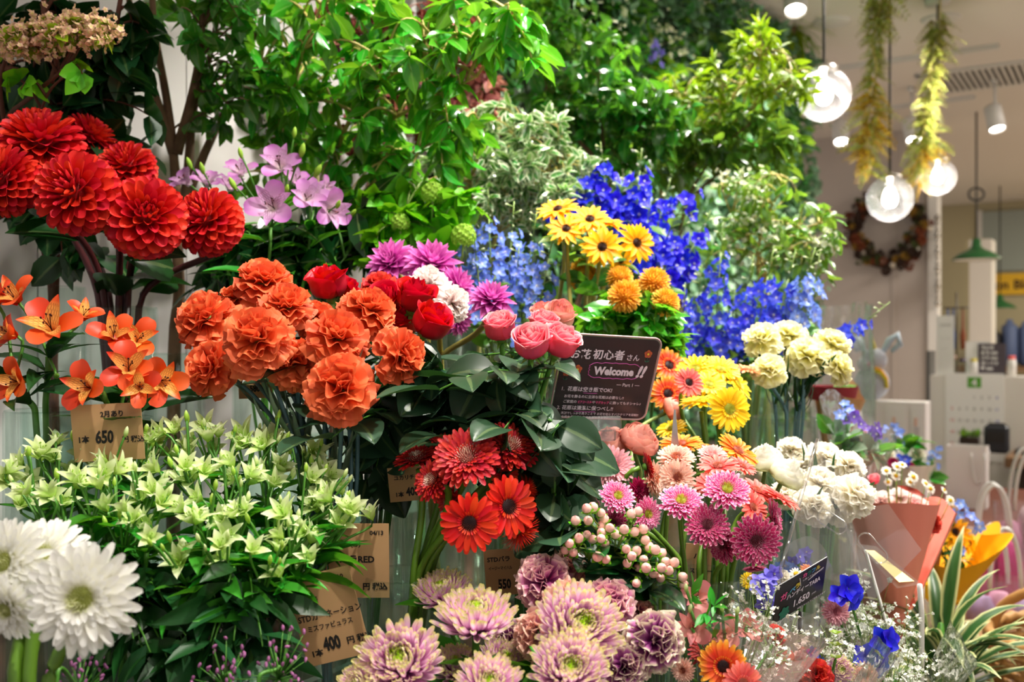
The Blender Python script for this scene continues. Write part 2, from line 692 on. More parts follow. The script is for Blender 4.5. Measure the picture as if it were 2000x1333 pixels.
petal_mat('p_pompon', [(0, 'd08a10'), (0.5, 'f0a828'), (1, 'fcc850')], rough=0.55, trans=0.3)
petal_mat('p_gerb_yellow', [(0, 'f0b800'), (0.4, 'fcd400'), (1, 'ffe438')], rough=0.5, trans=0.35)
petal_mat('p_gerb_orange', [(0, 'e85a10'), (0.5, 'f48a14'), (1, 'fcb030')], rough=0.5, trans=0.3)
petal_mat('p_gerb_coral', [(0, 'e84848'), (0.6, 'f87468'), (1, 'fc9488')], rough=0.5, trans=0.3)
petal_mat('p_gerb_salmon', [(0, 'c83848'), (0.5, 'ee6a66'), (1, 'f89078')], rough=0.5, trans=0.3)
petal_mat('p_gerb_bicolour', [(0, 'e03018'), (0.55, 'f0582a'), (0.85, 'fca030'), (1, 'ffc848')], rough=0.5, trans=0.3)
petal_mat('p_gerb_apricot', [(0, 'f07838'), (0.6, 'fc9a5c'), (1, 'fcb884')], rough=0.5, trans=0.3)
petal_mat('p_gerb_pale', [(0, 'f08c8c'), (0.5, 'f8b4b0'), (1, 'fcd8d4')], rough=0.55, trans=0.35)
petal_mat('p_gerb_peach', [(0, 'f09878'), (0.5, 'f8bca4'), (1, 'fcdccc')], rough=0.55, trans=0.35)
petal_mat('p_gerb_rose', [(0, 'd07080'), (0.5, 'e898a4'), (1, 'f4c0c8')], rough=0.55, trans=0.35)
petal_mat('p_gerb_mag', [(0, 'c01464'), (0.6, 'e4308c'), (1, 'f070b0')], edge='ffdcec', edge_from=0.66, rough=0.5, trans=0.25, var=0.08)
petal_mat('p_gerb_plum', [(0, '84083c'), (0.6, 'b01458'), (1, 'c83878')], edge='f0b4cc', edge_from=0.78, rough=0.5, trans=0.25, var=0.08)
petal_mat('p_gerb_darkmag', [(0, '80083c'), (1, 'b01050')], rough=0.5)
petal_mat('p_germ_red', [(0, '70040c'), (0.5, 'a80c18'), (1, 'd02828')], rough=0.5, trans=0.2)
petal_mat('p_germ_scarlet', [(0, 'a80c04'), (0.4, 'd82008'), (1, 'ee3418')], rough=0.5, trans=0.25)
petal_mat('p_disc_cream', [(0, '7c2418'), (0.3, 'e8b8a0'), (0.6, 'fbe8d4'), (1, 'fff4e4')], rough=0.6, trans=0.15)
petal_mat('p_disc_dark', [(0, '240408'), (0.7, '4c0c0c'), (1, 'b06030')], rough=0.6, trans=0.05)
petal_mat('p_disc_plum', [(0, '580820'), (0.6, '8c1844'), (1, 'f0c8d4')], rough=0.6, trans=0.05)
petal_mat('p_disc_yellow', [(0, '98a020'), (0.6, 'd8cc40'), (1, 'f4e890')], rough=0.6, trans=0.05)
petal_mat('p_disc_brown', [(0, '2c1404'), (0.7, '5c3008'), (1, 'a06010')], rough=0.7, trans=0.0)
petal_mat('p_disc_peach', [(0, '8c4030'), (0.5, 'e08060'), (1, 'f8c8a0')], rough=0.6, trans=0.05)
petal_mat('p_carn_cream', [(0, 'f8ea70'), (0.5, 'fdf6a8'), (1, 'fffbd4')], rough=0.6, trans=0.35)
petal_mat('p_carn_white', [(0, 'fae8bc'), (0.5, 'fff6e0'), (1, 'fffcf2')], rough=0.6, trans=0.45)
petal_mat('p_ran_white', [(0, 'd8e070'), (0.35, 'f2f0b8'), (0.8, 'fffcec'), (1, 'fffef6')], rough=0.4, trans=0.4, var=0.06)
petal_mat('p_ran_peach', [(0, 'f48868'), (0.5, 'fa9a88'), (1, 'fcc0b0')], rough=0.45, trans=0.35)
petal_mat('p_mum', [(0, 'c468ac'), (0.35, 'ee9cd6'), (0.78, 'fcd4f0'), (0.91, 'f8e4d4'), (0.96, 'ece8a0'), (1, 'e4e48c')], rough=0.45, trans=0.35, var=0.07)
petal_mat('p_mum_heart', [(0, '98cc10'), (1, 'd0f040')], rough=0.5, trans=0.35)
petal_mat('p_carn_mauve', [(0, '84186c'), (0.55, 'c0509c'), (0.85, 'e094bc'), (1, 'f8d8cc')], rough=0.6, trans=0.3)
petal_mat('p_carn_plum', [(0, '4c0848'), (0.55, '882878'), (0.82, 'b868a4'), (0.93, 'dcc0b8'), (1, 'f0e8c8')], rough=0.6, trans=0.25)
petal_mat('p_carn_dusk', [(0, 'a84480'), (0.6, 'e090ac'), (0.9, 'f4c0b0'), (1, 'f8d4c0')], rough=0.6, trans=0.3)
petal_mat('p_white', [(0, 'e4e4a0'), (0.3, 'f6f4e4'), (1, 'fdfdfb')], rough=0.5, trans=0.35, var=0.05)
petal_mat('p_white_heart', [(0, '98a048'), (0.5, 'd8dc98'), (1, 'f2f0d8')], rough=0.5, trans=0.2)
petal_mat('p_alst_orange', [(0, 'd83a10'), (0.5, 'ec5018'), (1, 'f06038')], rough=0.4, trans=0.35)
petal_mat('p_alst_orange_in', [(0, 'e86018'), (0.35, 'fcc468'), (0.68, 'f8a850'), (0.85, 'ec5a28'), (1, 'e44420')], stripe=('983818', 34.0), rough=0.4, trans=0.35)
petal_mat('p_alst_purple', [(0, 'f0e4ec'), (0.5, 'e4acdc'), (1, 'c06cc0')], rough=0.4, trans=0.4)
petal_mat('p_alst_purple_in', [(0, 'f4ecd8'), (0.45, 'ecc8e8'), (1, 'cc80cc')], stripe=('80204c', 34.0), rough=0.4, trans=0.4)
petal_mat('p_alst_green', [(0, 'b8dc50'), (0.5, 'dcf0a0'), (1, 'f4fad4')], rough=0.45, trans=0.4)
petal_mat('p_alst_green_bud', [(0, '9ccc38'), (0.6, 'b8e054'), (1, 'e0f09c')], rough=0.45, trans=0.4)
petal_mat('p_alst_pink', [(0, 'f0b0a0'), (0.5, 'f4a8a0'), (1, 'f08890')], rough=0.4, trans=0.4)
petal_mat('p_delph_royal', [(0, '2828c8'), (0.5, '1414d8'), (1, '3030f0')], rough=0.45, trans=0.3)
petal_mat('p_delph_light', [(0, 'c0c8f8'), (0.4, '7c98ee'), (1, '6484ec')], rough=0.45, trans=0.35, var=0.16)
petal_mat('p_delph_mid', [(0, '8c90f0'), (0.4, '4854e4'), (1, '3a50e0')], rough=0.45, trans=0.35, var=0.18)
petal_mat('p_delph_pale', [(0, 'd4dcfa'), (0.4, '8caaf0'), (1, '7090ee')], rough=0.45, trans=0.35, var=0.16)
petal_mat('p_eye', [(0, 'f0f0d0'), (1, 'fbfbf4')], rough=0.6)
petal_mat('p_bud_white', [(0, 'b4cc70'), (1, 'f0f2dc')], rough=0.5, trans=0.2)
petal_mat('p_blue', [(0, '1010a0'), (0.5, '1818e0'), (1, '3838f8')], rough=0.45, trans=0.25)
petal_mat('p_lilac', [(0, '8c7ce8'), (1, '8a88f4')], rough=0.5, trans=0.3)
petal_mat('p_purple', [(0, '603cb0'), (1, '8c60d8')], rough=0.5, trans=0.3)
petal_mat('p_daisy_heart', [(0, 'd8b010'), (1, 'fce030')], rough=0.6, trans=0.0)
petal_mat('p_gypso', [(0, 'e8ecd8'), (1, 'fffffc')], rough=0.6, trans=0.2)
petal_mat('p_berry', [(0, 'fbd8cc'), (0.6, 'f8c0b4'), (1, 'e87c80')], rough=0.25, trans=0.0, spec=0.6, var=0.1)
petal_mat('p_limonium', [(0, '905080'), (1, 'd088c0')], rough=0.6)
petal_mat('p_viburnum', [(0, '90c030'), (1, 'b4dc58')], rough=0.6, trans=0.3)
petal_mat('p_spirea', [(0, 'd4cc70'), (0.5, 'f0d0a8'), (1, 'f4bcb4')], rough=0.6, trans=0.3)
petal_mat('p_whitespray', [(0, 'd8dca0'), (1, 'f8f8e8')], rough=0.6, trans=0.3)

petal_mat('leaf_bright', [(0, '348c18'), (1, '52ac28')], rough=0.24, trans=0.38, tcol='98d828', var=0.4, vein=0.25, spec=0.8)
petal_mat('leaf_mid', [(0, '2a7420'), (1, '428e2c')], rough=0.22, trans=0.3, tcol='80c424', var=0.4, vein=0.2, spec=0.8)
petal_mat('leaf_deep', [(0, '0c3410'), (1, '184c1a')], rough=0.22, trans=0.18, tcol='3c8814', var=0.4, vein=0.2, spec=0.6)
petal_mat('leaf_dark', [(0, '123818'), (1, '1c4822')], rough=0.3, trans=0.15, tcol='347418', var=0.4, vein=0.1)
petal_mat('leaf_rose', [(0, '1c3c24'), (1, '2c4c32')], rough=0.4, trans=0.12, tcol='3c7018', var=0.35, vein=0.12, spec=0.6)
petal_mat('leaf_gloss', [(0, '2c7430'), (1, '4c9444')], rough=0.15, trans=0.25, tcol='98c848', var=0.3, spec=1.0, edge='f4f8dc', edge_from=0.48)  # pale variegated rim, widened and lightened to paint in white glints
petal_mat('leaf_lime', [(0, '6c9010'), (1, '90ac20')], rough=0.4, trans=0.3, tcol='a8c820', var=0.35)
petal_mat('leaf_fresh', [(0, '54b010'), (1, '78cc24')], rough=0.4, trans=0.4, tcol='a0e020', var=0.25)
petal_mat('leaf_olive', [(0, '48782a'), (1, '689834')], rough=0.32, trans=0.35, tcol='a4c830', var=0.35, spec=0.7)
petal_mat('leaf_sage', [(0, '5c7c5c'), (1, '86a084')], rough=0.5, trans=0.2, var=0.3)
petal_mat('leaf_wall', [(0, '2c6830'), (1, '4c8c44')], rough=0.4, trans=0.25, tcol='74b030', var=0.45)
petal_mat('leaf_wall_grey', [(0, '54805c'), (1, '88b08c')], rough=0.5, trans=0.25, var=0.35)
petal_mat('leaf_dry', [(0, '6c3028'), (1, '8c4a40')], rough=0.6, trans=0.25, var=0.35)
petal_mat('leaf_dry_pink', [(0, '9c5450'), (1, 'b47868')], rough=0.6, trans=0.3, var=0.35)
petal_mat('leaf_garland', [(0, '7c9838'), (0.6, 'a4a850'), (1, 'b49858')], rough=0.5, trans=0.4, var=0.4)
petal_mat('leaf_garland_gold', [(0, 'b0a430'), (1, 'd8a838')], rough=0.5, trans=0.4, var=0.3)
petal_mat('leaf_striped', [(0, '30602c'), (1, '3c6c34')], edge='dce0a0', edge_from=0.55, rough=0.35, trans=0.25, var=0.15)
petal_mat('leaf_alst', [(0, '2c7c20'), (1, '3c9428')], rough=0.4, trans=0.3, tcol='78c820', var=0.3)
petal_mat('leaf_alst_dark', [(0, '123c16'), (1, '1a4a1e')], rough=0.4, trans=0.15, tcol='3c8018', var=0.35, spec=0.4)
solid('stem_green', '4a8428', 0.45, noise=0.2)
solid('stem_pale', '84a050', 0.45, noise=0.2)
solid('stem_olive', 'a09a48', 0.5, noise=0.2)
solid('stem_blue', '50747c', 0.5, noise=0.15)
solid('stem_maroon', '421418', 0.45, noise=0.2)
solid('stem_gerb', '5c8422', 0.4, noise=0.15)
solid('twig_green', '6c8830', 0.55, noise=0.2)
solid('twig_straw', 'b4a458', 0.55, noise=0.2)
solid('bark', '6c5238', 0.8, noise=0.35, nscale=60, bump=0.5)
solid('bark_red', '5c3424', 0.75, noise=0.3, nscale=60, bump=0.4)
solid('calyx_green', '5c9430', 0.5, noise=0.15)

# ------------------------------------------------------------------ flower heads, unit radius, axis +Z
GA = math.pi * (3 - math.sqrt(5))


def prof_blunt(u):
    return (0.6 + 0.4 * np.clip(u / 0.4, 0, 1)) * np.sqrt(np.clip(1 - np.clip((u - 0.82) / 0.20, 0, 1) ** 2, 0.04, 1))


def prof_round(u):
    return (0.45 + 0.55 * np.clip(u / 0.5, 0, 1)) * np.sqrt(np.clip(1 - np.clip((u - 0.66) / 0.36, 0, 1) ** 2.2, 0.04, 1))


def h_dahlia(n=165):
    mb = MB()
    for k in range(n):
        f = (k + 0.5) / n
        th = math.radians(3 + 135 * f ** 0.66)
        big = min(1, th / 1.05)
        R = 0.80 + 0.2 * big
        L = (0.30 + 0.40 * big) * RS.uniform(0.95, 1.05)
        t = petal(L, 0.06 + 0.145 * big, prof_round, bend=0.75 - 1.0 * big, roll=2.1 - 1.15 * big, nu=7, nv=7, edge=-0.02)
        D, Nn = polar([th + RS.normal(0, 0.025)], [k * GA + RS.normal(0, 0.03)])
        place(mb, t, D, Nn, D * (R - L) * 0.98 - np.array([0, 0, 0.04]), 1.0)
    ball(mb, (0, 0, 0.05), 0.42, 12, 8)
    return {'bloom': mb}


def h_dahlia_flat(n=62):
    mb = MB()
    for k in range(n):
        f = (k + 0.5) / n
        th = math.radians(8 + 92 * f ** 0.7)
        L = (0.45 + 0.5 * f ** 0.5) * RS.uniform(0.94, 1.05)
        t = petal(L, 0.11 + 0.12 * f ** 0.6, prof_point, bend=0.4 - 0.8 * f, roll=0.9, nu=6, nv=5)
        D, Nn = polar([th], [k * GA])
        place(mb, t, D, Nn, D * 0.06, 1.0)
    return {'bloom': mb}


def h_carnation(n=44, ruf=0.25, wide=0.40):
    mb = MB()
    for k in range(n):
        f = (k + 0.5) / n
        th = math.radians(4 + 98 * f ** 0.62) + RS.normal(0, 0.09)
        L = (0.62 + 0.36 * f ** 0.6) * RS.uniform(0.9, 1.08)
        t = petal(L, wide * RS.uniform(0.85, 1.2), prof_fan, bend=0.25 - 0.95 * f + RS.normal(0, 0.25), cup=0.2, nu=7, nv=17,
                  rip=ruf * RS.uniform(0.7, 1.25), ripk=RS.uniform(1.2, 2.3), edge=0.22, fringe=0.028)
        D, Nn = polar([th], [k * GA + RS.normal(0, 0.25)])
        place(mb, t, D, Nn, D * 0.03 - np.array([0, 0, 0.25]), 1.0)
    c = MB()
    lathe(c, [(0.03, -0.85), (0.11, -0.78), (0.15, -0.6), (0.16, -0.42), (0.2, -0.2), (0.1, -0.15)], 10)
    return {'bloom': mb, 'calyx': c}


def rev_petal(ph, dl, rho, h, z0, flare, close=0.0, nu=8, nv=9, dip=0.16, pt=0.0):
    u = np.linspace(0, 1, nu)
    v = np.linspace(-1, 1, nv)
    U, V = np.meshgrid(u, v, indexing='ij')
    body = np.clip(U / 0.45, 0, 1)
    body = np.sqrt(np.clip(1 - (1 - body) ** 2, 0, 1)) * (1 - close * np.clip((U - 0.5) / 0.5, 0, 1) ** 1.5)
    rad = rho * (0.12 + 0.88 * body) + flare * np.clip((U - 0.62) / 0.38, 0, 1) ** 2
    droop = flare * 0.75 * np.clip((U - 0.75) / 0.25, 0, 1) ** 2
    wprof = np.sin(np.pi * np.clip(0.12 + 0.62 * U, 0, 1)) ** 0.6
    wv = RS.normal(0, 0.03)
    z = z0 + h * U - droop - dip * h * np.abs(V) ** 2.2 * U + pt * h * np.exp(-(V / 0.25) ** 2) * U ** 6 + 0.02 * np.sin(4 * V + ph) * U
    rad = rad * (1 + wv) + 0.025 * np.sin(5 * V + 2 * ph) * U ** 3
    A = ph + V * dl * wprof
    X = np.stack([rad * np.cos(A), rad * np.sin(A), z], axis=-1).reshape(-1, 3)
    return X, grid_faces(nu, nv), np.stack([U, V, 0 * U + RS.uniform(0, 1)], axis=-1).reshape(-1, 3)


def h_rose(n=26, open_=0.5):
    mb = MB()
    for k in range(n):
        f = k / (n - 1)
        rho = 0.07 + 0.66 * f ** 0.95
        flare = open_ * (0.03 + 0.42 * max(0, f - 0.35))
        h = 1.32 - 0.16 * f + 0.05 * RS.normal()
        V, F, A = rev_petal(k * 2.25 + RS.normal(0, 0.15), 1.25 - 0.25 * f, rho, h, -0.78, flare, close=0.28 * (1 - f), pt=0.03)
        mb.add(V, F, A)
    c = MB()
    lathe(c, [(0.04, -1.0), (0.16, -0.95), (0.2, -0.82), (0.16, -0.74)], 10)
    for k in range(5):
        D, Nn = polar([2.0 + RS.uniform(-0.2, 0.4)], [k * 1.2566 + 0.3])
        place(c, petal(0.55, 0.09, prof_point, bend=-0.5, nu=5, nv=3), D, Nn, (0, 0, -0.8), 1.0)
    return {'bloom': mb, 'calyx': c}


def h_ranunculus(n=44):
    mb = MB()
    for k in range(n):
        f = k / (n - 1)
        rho = 0.06 + 0.86 * f ** 0.9
        h = 1.08 - 0.34 * f
        V, F, A = rev_petal(k * GA + RS.normal(0, 0.1), 1.0 - 0.2 * f, rho, h + 0.16 * (1 - f) + RS.normal(0, .03), -0.55, 0.22 * max(0, f - 0.6), close=0.50 - 0.32 * f + RS.normal(0, .03), dip=0.14, nu=8, nv=9)
        mb.add(V, F, A)
    c = MB()
    for k in range(5):
        D, Nn = polar([1.5], [k * 1.2566])
        place(c, petal(0.5, 0.12, prof_point, bend=0.6, nu=4, nv=3), D, Nn, (0, 0, -0.58), 1.0)
    return {'bloom': mb, 'calyx': c}


def disc(mb, r, h, n=70, L=0.07, Wd=0.018, z=0.0, ring=None):
    """disc of tiny florets on a small dome"""
    lathe(mb, [(r * math.cos(t) + 1e-4, z + h * math.sin(t)) for t in np.linspace(0, math.pi / 2, 5)], 16)
    mb.A[-1][:, 0] = 0.0
    lo, hi = ring or (0.0, 1.0)
    for k in range(n):
        f = lo + (hi - lo) * (k + 0.5) / n
        rr = r * math.sqrt(f)
        D, Nn = polar([0.15 + 0.75 * f], [k * GA])
        o = np.array([rr * math.cos(k * GA), rr * math.sin(k * GA), z + h * math.sqrt(max(0, 1 - f)) - 0.01])
        place(mb, petal(L, Wd, prof_spoon, nu=3, nv=3, roll=0.8), D, Nn, o, RS.uniform(0.8, 1.2))


def invol(z=-0.02, r=0.26):
    c = MB()
    lathe(c, [(0.05, z - 0.24), (r * 0.7, z - 0.2), (r, z - 0.06), (r * 0.95, z)], 12)
    for k in range(16):
        D, Nn = polar([1.35], [k * 2 * math.pi / 16])
        place(c, petal(0.2, 0.035, prof_point, bend=0.4, nu=3, nv=3), D, Nn, (0, 0, z - 0.08), 1.0)
    return c


def rings(mb, spec, prof=prof_ray):
    """spec: (count, r0, length, width, elevation, bend)"""
    for n, r0, L, Wd, el, bd in spec:
        for k in range(n):
            ph = (k + RS.uniform(-0.18, 0.18)) * 2 * math.pi / n + n * 0.3
            t = petal(L * RS.uniform(0.92, 1.06), Wd * RS.uniform(0.9, 1.1), prof, bend=bd + RS.normal(0, 0.1), cup=0.25, nu=6, nv=5)
            e = math.radians(el + RS.normal(0, 4))
            D, Nn = polar([math.pi / 2 - e], [ph])
            place(mb, t, D, Nn, np.array([r0 * math.cos(ph), r0 * math.sin(ph), 0.0]) + np.array([0, 0, 0.02 * el / 10]), 1.0)


def h_gerbera():
    mb, d = MB(), MB()
    rings(mb, [(21, 0.2, 0.8, 0.115, 4, -0.15), (19, 0.2, 0.74, 0.11, 14, -0.25)])
    rings(mb, [(26, 0.22, 0.2, 0.03, 35, -0.2)])
    disc(d, 0.27, 0.09, 110, 0.075, 0.016, 0.03)
    return {'bloom': mb, 'flower_centre': d, 'calyx': invol()}


def h_germini(dr=0.35):
    mb, d = MB(), MB()
    rings(mb, [(25, 0.15, 0.85, 0.095, 2, 0.10), (25, 0.15, 0.77, 0.09, 11, 0.05), (24, 0.15, 0.68, 0.084, 20, 0.0), (24, 0.15, 0.54, 0.066, 33, -0.1), (22, 0.15, 0.40, 0.055, 44, -0.2), (20, 0.15, 0.28, 0.045, 52, -0.3)])
    disc(d, dr, 0.14, 170, 0.13, 0.022, 0.07)
    return {'bloom': mb, 'flower_centre': d, 'calyx': invol()}


def h_spider():
    mb, d = MB(), MB()
    rings(mb, [(40, 0.15, 0.85, 0.022, 0, -0.2), (40, 0.15, 0.8, 0.022, 14, -0.1), (36, 0.15, 0.7, 0.02, 30, 0.1), (30, 0.14, 0.55, 0.02, 48, 0.1)], prof_strap)
    disc(d, 0.25, 0.1, 60, 0.1, 0.015, 0.05)
    return {'bloom': mb, 'flower_centre': d, 'calyx': invol()}


def h_whitegerb():
    mb, d = MB(), MB()
    rings(mb, [(24, 0.2, 0.8, 0.10, 0, -0.1), (24, 0.2, 0.75, 0.10, 10, -0.15), (22, 0.18, 0.64, 0.09, 20, -0.2), (24, 0.16, 0.46, 0.075, 34, -0.35), (24, 0.14, 0.34, 0.06, 46, -0.4)], prof_ray)
    disc(d, 0.27, 0.12, 130, 0.10, 0.02, 0.08)
    return {'bloom': mb, 'flower_centre': d, 'calyx': invol()}


def h_mum(n=190):
    mb, d = MB(), MB()
    for k in range(n):
        f = (k + 0.5) / n
        th = math.radians(30 + 68 * f ** 0.8) + RS.normal(0, 0.05)
        L = (0.38 + 0.60 * f ** 0.55) * RS.uniform(0.92, 1.06)
        t = petal(L, 0.080 + 0.032 * f, prof_blunt, bend=1.1 * RS.uniform(0.75, 1.2), roll=1.6, nu=10, nv=5)
        D, Nn = polar([th], [k * GA + RS.normal(0, 0.05)])
        place(mb, t, D, Nn, D * 0.10 - np.array([0, 0, 0.25]), 1.0)
    for k in range(70):
        f = (k + 0.5) / 70
        D, Nn = polar([0.5 * f], [k * GA])
        rr = 0.24 * math.sqrt(f)
        place(d, petal(0.22 - 0.05 * f, 0.032, prof_spoon, bend=0.4, roll=0.9, nu=4, nv=3), D, Nn, (rr * math.cos(k * GA), rr * math.sin(k * GA), 0.10), 1.0)
    c = MB()
    lathe(c, [(0.05, -0.36), (0.2, -0.32), (0.3, -0.22), (0.2, -0.15)], 12)
    return {'bloom': mb, 'flower_centre': d, 'calyx': c}


def h_pompon(n=210):
    mb = MB()
    for k in range(n):
        f = (k + 0.5) / n
        th = math.radians(2 + 122 * f ** 0.6)
        L = 0.3 + 0.25 * min(1, f * 2)
        D, Nn = polar([th], [k * GA + RS.normal(0, 0.06)])
        place(mb, petal(L, 0.07 + 0.025 * f, prof_round, bend=0.5 - 1.0 * f, roll=1.0, nu=5, nv=3), D, Nn, D * (0.88 - L + 0.12 * f) * np.array([1, 1, 0.8]), RS.uniform(0.92, 1.1))
    ball(mb, (0, 0, -0.02), 0.45, 10, 7)
    return {'bloom': mb}


def h_sunflower():
    mb, d = MB(), MB()
    rings(mb, [(14, 0.16, 0.86, 0.15, 2, -0.2), (12, 0.16, 0.78, 0.145, 16, -0.35)], prof_oval)
    disc(d, 0.21, 0.12, 90, 0.07, 0.02, 0.02)
    return {'bloom': mb, 'flower_centre': d, 'calyx': invol(r=0.24)}


def h_daisy():
    mb, d = MB(), MB()
    rings(mb, [(14, 0.25, 0.75, 0.15, 0, -0.2)], prof_oval)
    disc(d, 0.36, 0.25, 50, 0.06, 0.03, 0.0)
    return {'bloom': mb, 'flower_centre': d}


def h_alst(th0=30, wide=0.37, bend=-1.05, prof=None):
    o, i, s = MB(), MB(), MB()
    for k in range(3):
        D, Nn = polar([math.radians(th0 + RS.normal(0, 4))], [k * 2.094 + RS.normal(0, .08)])
        place(o, petal(1.2, wide * RS.uniform(.92, 1.08), prof or prof_round, bend=bend * RS.uniform(0.8, 1.2), cup=0.22, nu=9, nv=7), D, Nn, (0, 0, -0.5), 1.0)
        D, Nn = polar([math.radians(th0 - 7 + RS.normal(0, 4))], [k * 2.094 + 1.047 + RS.normal(0, .08)])
        place(i, petal(1.22, wide * 0.62, prof_oval, bend=bend * 0.75 * RS.uniform(0.8, 1.2), cup=0.35, nu=9, nv=7), D, Nn, (0, 0, -0.48), 1.0)
    for k in range(5):
        a = RS.uniform(0, 6.28)
        p1 = np.array([0.16 * math.cos(a), 0.16 * math.sin(a), 0.25])
        tube(s, bez((0, 0, -0.45), (0, 0, -.1), p1 * 0.6, p1, 5), 0.012, 4)
        ball(s, p1, 0.035, 5, 4, (1, 1, 1.5))
    return {'outer_tepals': o, 'inner_tepals': i, 'stamens': s}


def h_floret(n=5, wide=0.34, th=68):
    mb, d = MB(), MB()
    for k in range(n):
        D, Nn = polar([math.radians(th + RS.normal(0, 6))], [k * 2 * math.pi / n + RS.normal(0, 0.05)])
        place(mb, petal(0.98, wide * RS.uniform(0.95, 1.1), prof_oval, bend=-0.35, cup=0.25, nu=5, nv=5), D, Nn, (0, 0, 0), 1.0)
    D, Nn = polar(np.full(4, 0.5), np.arange(4) * 1.57)
    place(d, petal(0.26, 0.11, prof_oval, nu=3, nv=3), D, Nn, (0, 0, 0.05), 1.0)
    return mb, d


HEADS = {}


def head_meshes(kind, fn, mats, variants=3):
    """fn makes the parts of a head; the meshes are kept and shared by all heads of the kind"""
    vs = []
    for _ in range(variants):
        parts = fn()
        vs.append([(pn, mb.mesh(kind + '_' + pn, mats[pn])) for pn, mb in parts.items()])
    HEADS[kind] = vs


CAL = 'calyx_green'
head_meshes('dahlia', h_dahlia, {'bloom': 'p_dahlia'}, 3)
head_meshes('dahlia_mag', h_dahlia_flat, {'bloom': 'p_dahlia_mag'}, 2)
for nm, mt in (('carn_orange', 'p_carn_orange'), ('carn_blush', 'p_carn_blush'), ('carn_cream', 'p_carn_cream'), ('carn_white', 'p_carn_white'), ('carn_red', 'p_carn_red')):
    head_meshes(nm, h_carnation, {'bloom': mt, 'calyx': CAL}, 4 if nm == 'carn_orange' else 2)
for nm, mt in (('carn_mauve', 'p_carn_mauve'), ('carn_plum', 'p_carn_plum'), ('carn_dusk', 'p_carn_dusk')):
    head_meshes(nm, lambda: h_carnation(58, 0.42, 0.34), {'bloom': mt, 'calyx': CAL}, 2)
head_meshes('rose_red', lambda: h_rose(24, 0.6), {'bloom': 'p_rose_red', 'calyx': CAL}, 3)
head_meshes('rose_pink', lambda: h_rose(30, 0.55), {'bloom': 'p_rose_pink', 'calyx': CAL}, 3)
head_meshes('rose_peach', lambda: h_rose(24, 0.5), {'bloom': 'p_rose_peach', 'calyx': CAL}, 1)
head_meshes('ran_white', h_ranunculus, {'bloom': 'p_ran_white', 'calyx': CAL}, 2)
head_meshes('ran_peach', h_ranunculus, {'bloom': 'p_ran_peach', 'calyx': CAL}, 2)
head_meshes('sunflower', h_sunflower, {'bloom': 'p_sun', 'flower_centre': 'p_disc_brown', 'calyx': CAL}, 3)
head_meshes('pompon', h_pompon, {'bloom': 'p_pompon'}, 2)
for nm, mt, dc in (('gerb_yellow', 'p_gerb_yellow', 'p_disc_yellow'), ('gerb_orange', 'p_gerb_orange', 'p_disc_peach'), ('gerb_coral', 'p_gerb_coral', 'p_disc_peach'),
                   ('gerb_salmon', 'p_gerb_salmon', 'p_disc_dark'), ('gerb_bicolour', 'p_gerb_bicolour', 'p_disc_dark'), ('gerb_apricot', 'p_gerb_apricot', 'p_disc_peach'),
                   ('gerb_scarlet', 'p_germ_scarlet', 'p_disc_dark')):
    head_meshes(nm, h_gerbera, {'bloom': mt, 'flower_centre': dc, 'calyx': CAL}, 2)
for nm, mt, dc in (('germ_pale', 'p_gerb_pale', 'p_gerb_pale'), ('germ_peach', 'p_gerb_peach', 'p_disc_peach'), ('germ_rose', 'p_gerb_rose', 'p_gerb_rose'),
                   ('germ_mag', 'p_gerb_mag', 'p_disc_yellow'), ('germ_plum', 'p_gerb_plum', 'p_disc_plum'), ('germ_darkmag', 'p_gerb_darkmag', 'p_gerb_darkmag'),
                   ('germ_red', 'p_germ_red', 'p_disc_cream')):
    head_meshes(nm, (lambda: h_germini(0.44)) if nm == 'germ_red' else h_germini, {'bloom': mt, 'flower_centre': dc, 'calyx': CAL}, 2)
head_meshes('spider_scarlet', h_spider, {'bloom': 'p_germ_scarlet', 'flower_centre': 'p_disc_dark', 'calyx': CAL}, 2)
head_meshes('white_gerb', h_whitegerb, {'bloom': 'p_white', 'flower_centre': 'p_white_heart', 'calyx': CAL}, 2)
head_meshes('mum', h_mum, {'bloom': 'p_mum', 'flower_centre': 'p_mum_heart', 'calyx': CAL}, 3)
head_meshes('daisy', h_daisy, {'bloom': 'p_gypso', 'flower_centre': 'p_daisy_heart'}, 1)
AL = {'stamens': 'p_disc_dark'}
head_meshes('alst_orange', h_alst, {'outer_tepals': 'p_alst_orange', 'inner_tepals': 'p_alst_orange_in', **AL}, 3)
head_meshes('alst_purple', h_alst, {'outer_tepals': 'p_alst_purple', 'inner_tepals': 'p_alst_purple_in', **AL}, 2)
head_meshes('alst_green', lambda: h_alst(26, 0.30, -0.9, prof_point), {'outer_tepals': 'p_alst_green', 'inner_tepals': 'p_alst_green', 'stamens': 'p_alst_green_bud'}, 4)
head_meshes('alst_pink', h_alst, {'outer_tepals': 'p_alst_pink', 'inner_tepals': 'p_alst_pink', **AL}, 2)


def bud_mesh(name, mat):
    mb = MB()
    lathe(mb, [(0.03, -0.6), (0.16, -0.45), (0.26, -0.1), (0.25, 0.2), (0.16, 0.5), (0.02, 0.7)], 8)
    return mb.mesh(name, mat)


BUD_GREEN = bud_mesh('bud_green', 'p_alst_green_bud')

